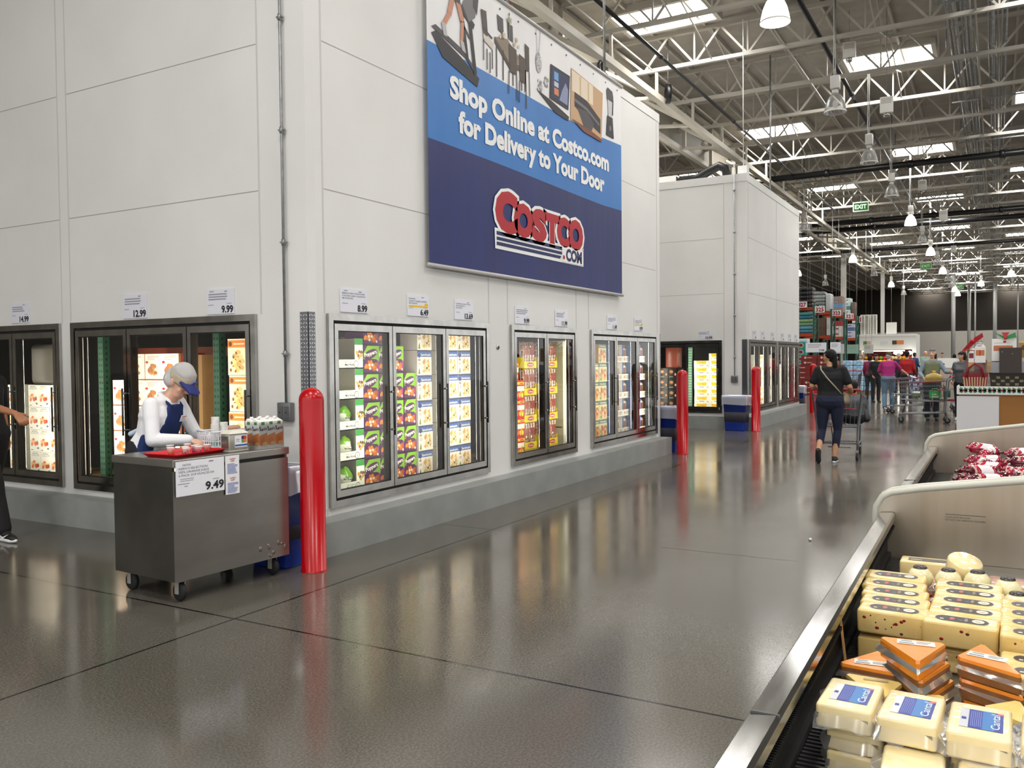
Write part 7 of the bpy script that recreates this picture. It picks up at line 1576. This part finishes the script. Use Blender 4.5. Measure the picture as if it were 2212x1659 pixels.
m_pr = [MB().ball((0,0,.13), .15, C(c, .45), 10, (1, 1, .85)).mesh('produce_bag') for c in PCOL]
for i in range(13):
    for j in range(2):
        o = bpy.data.objects.new('produce_bag', m_pr[(i*3+j*5) % 10]); COL.objects.link(o); o.location = (62.75+j*.35, 7.85-i*.24, 1.05+j*.25); tag(o, 'bright bag of produce on the cold room counter, %s from the rack side, %s row' % (('first','second','third','fourth','fifth','sixth','seventh','eighth','ninth','tenth','eleventh','twelfth','last')[i], ('front', 'rear')[j]), 'produce', 'produce bags on the far counter')
tag(MB().box(0, 0, 0, 3.0, .4, .25, C('#4a1a1e', .6)).build('produce_shelf', loc=(62.93, 7.95, 1.051), rz=SIDE), 'raised dark shelf under the rear produce bags', 'shelf')
for i, (y, w_) in enumerate(((8.15, .55), (7.55, .4))):
    t = thing('louvered_unit', ('first tall white louvered cooling unit on the cold room roof', 'second white louvered cooling unit on the cold room roof')[i], 'cooling unit', (62.6+i*.1, y, 3.02), SIDE, 'louvered units'); MB().box(0, 0, 0, w_, .5, 1.36, C('#dddcd2', .5)).build('cabinet', t); b = MB()
    for q in range(22):
        for s in range(2): b.box(.05+s*w_*.48, -.01, .05+q*.058, .05+s*w_*.48+w_*.34, .0, .078+q*.058, C('#77756c', .6))
    b.build('louver', t)
tag(MB().box(0, 0, 0, .62, .4, .80, C('#e4e3dc', .5)).tube([(.3,.2,.8),(.3,.2,5.1)], .015, C('#8a7a62', .6), 6).build('roof_unit', loc=(62.8, 6.55, 3.02), rz=SIDE), 'plain white box unit with a pole on the cold room roof', 'roof unit')
CRB = noisy('mixed_crates', '#6a4a3a', '#c9b29a', 6, (.6, .7), 0, 60, 0, None, 2)
for i in range(9):
    tag(MB().box(0, 0, 0, .8, .6, .95+.1*(i % 3), C(('#8a6a4a', '#b09a7a', '#6a2a2a', '#c9c2b4', '#7a5a44')[i % 5], .6)).box(.05, -.005, .6, .7, 0, .85, C(('#c9a26a', '#7a2a2a', '#d8d0c2')[i % 3])).build('produce_crate', loc=(66+i*3.2, 4.3-i*.55, 0), rz=SIDE), '%s bulk crate in the line running to the far white wall' % ('first','second','third','fourth','fifth','sixth','seventh','eighth','last')[i], 'crate', 'bulk crates')
for i, (x, y) in enumerate(((80, 3.2), (80, 1.6), (90, .2), (90, -1.6), (98, 2.5), (98, -2.6))): 
    o = MB().tube([(x, y, 0), (x, y, 8.9)], .06 if i % 2 else .16, C('#a9aaa6', .5), 8).build('column'); o['kind'] = 'structure'
# a bucket stall, mint price boards
for i, (x, y, w_, m_) in enumerate(((50, 7.2, .6, '#9ac2ae'), (50.5, 6.4, .5, '#d8d8d2'), (47, 7.4, .5, '#d2d4da'))): card(('mint green board hanging by the white column', 'pale board hanging past the white column', 'white board hanging under the second rack')[i], x, y, 1.7, w_, .5, C(m_, .6))
t = thing('cable_reel', 'round black cable reel hanging from the roof near the long girder', 'reel', (19.4, 6.75, 7.75), R(30))
MB().lathe([(.16, -.05), (.22, -.05), (.22, .05), (.16, .05), (.16, -.05)], BLACK, 20, axis='y', cap=False).build('drum', t); b = MB()
for k in range(3): b.rod((.2*math.cos(k*1.05), 0, .2*math.sin(k*1.05)), (-.2*math.cos(k*1.05), 0, -.2*math.sin(k*1.05)), .03, DKGREY)
b.build('spoke', t); MB().tube([(0,0,.22),(0,0,1.33)], .012, GALV, 6).build('hanger', t)
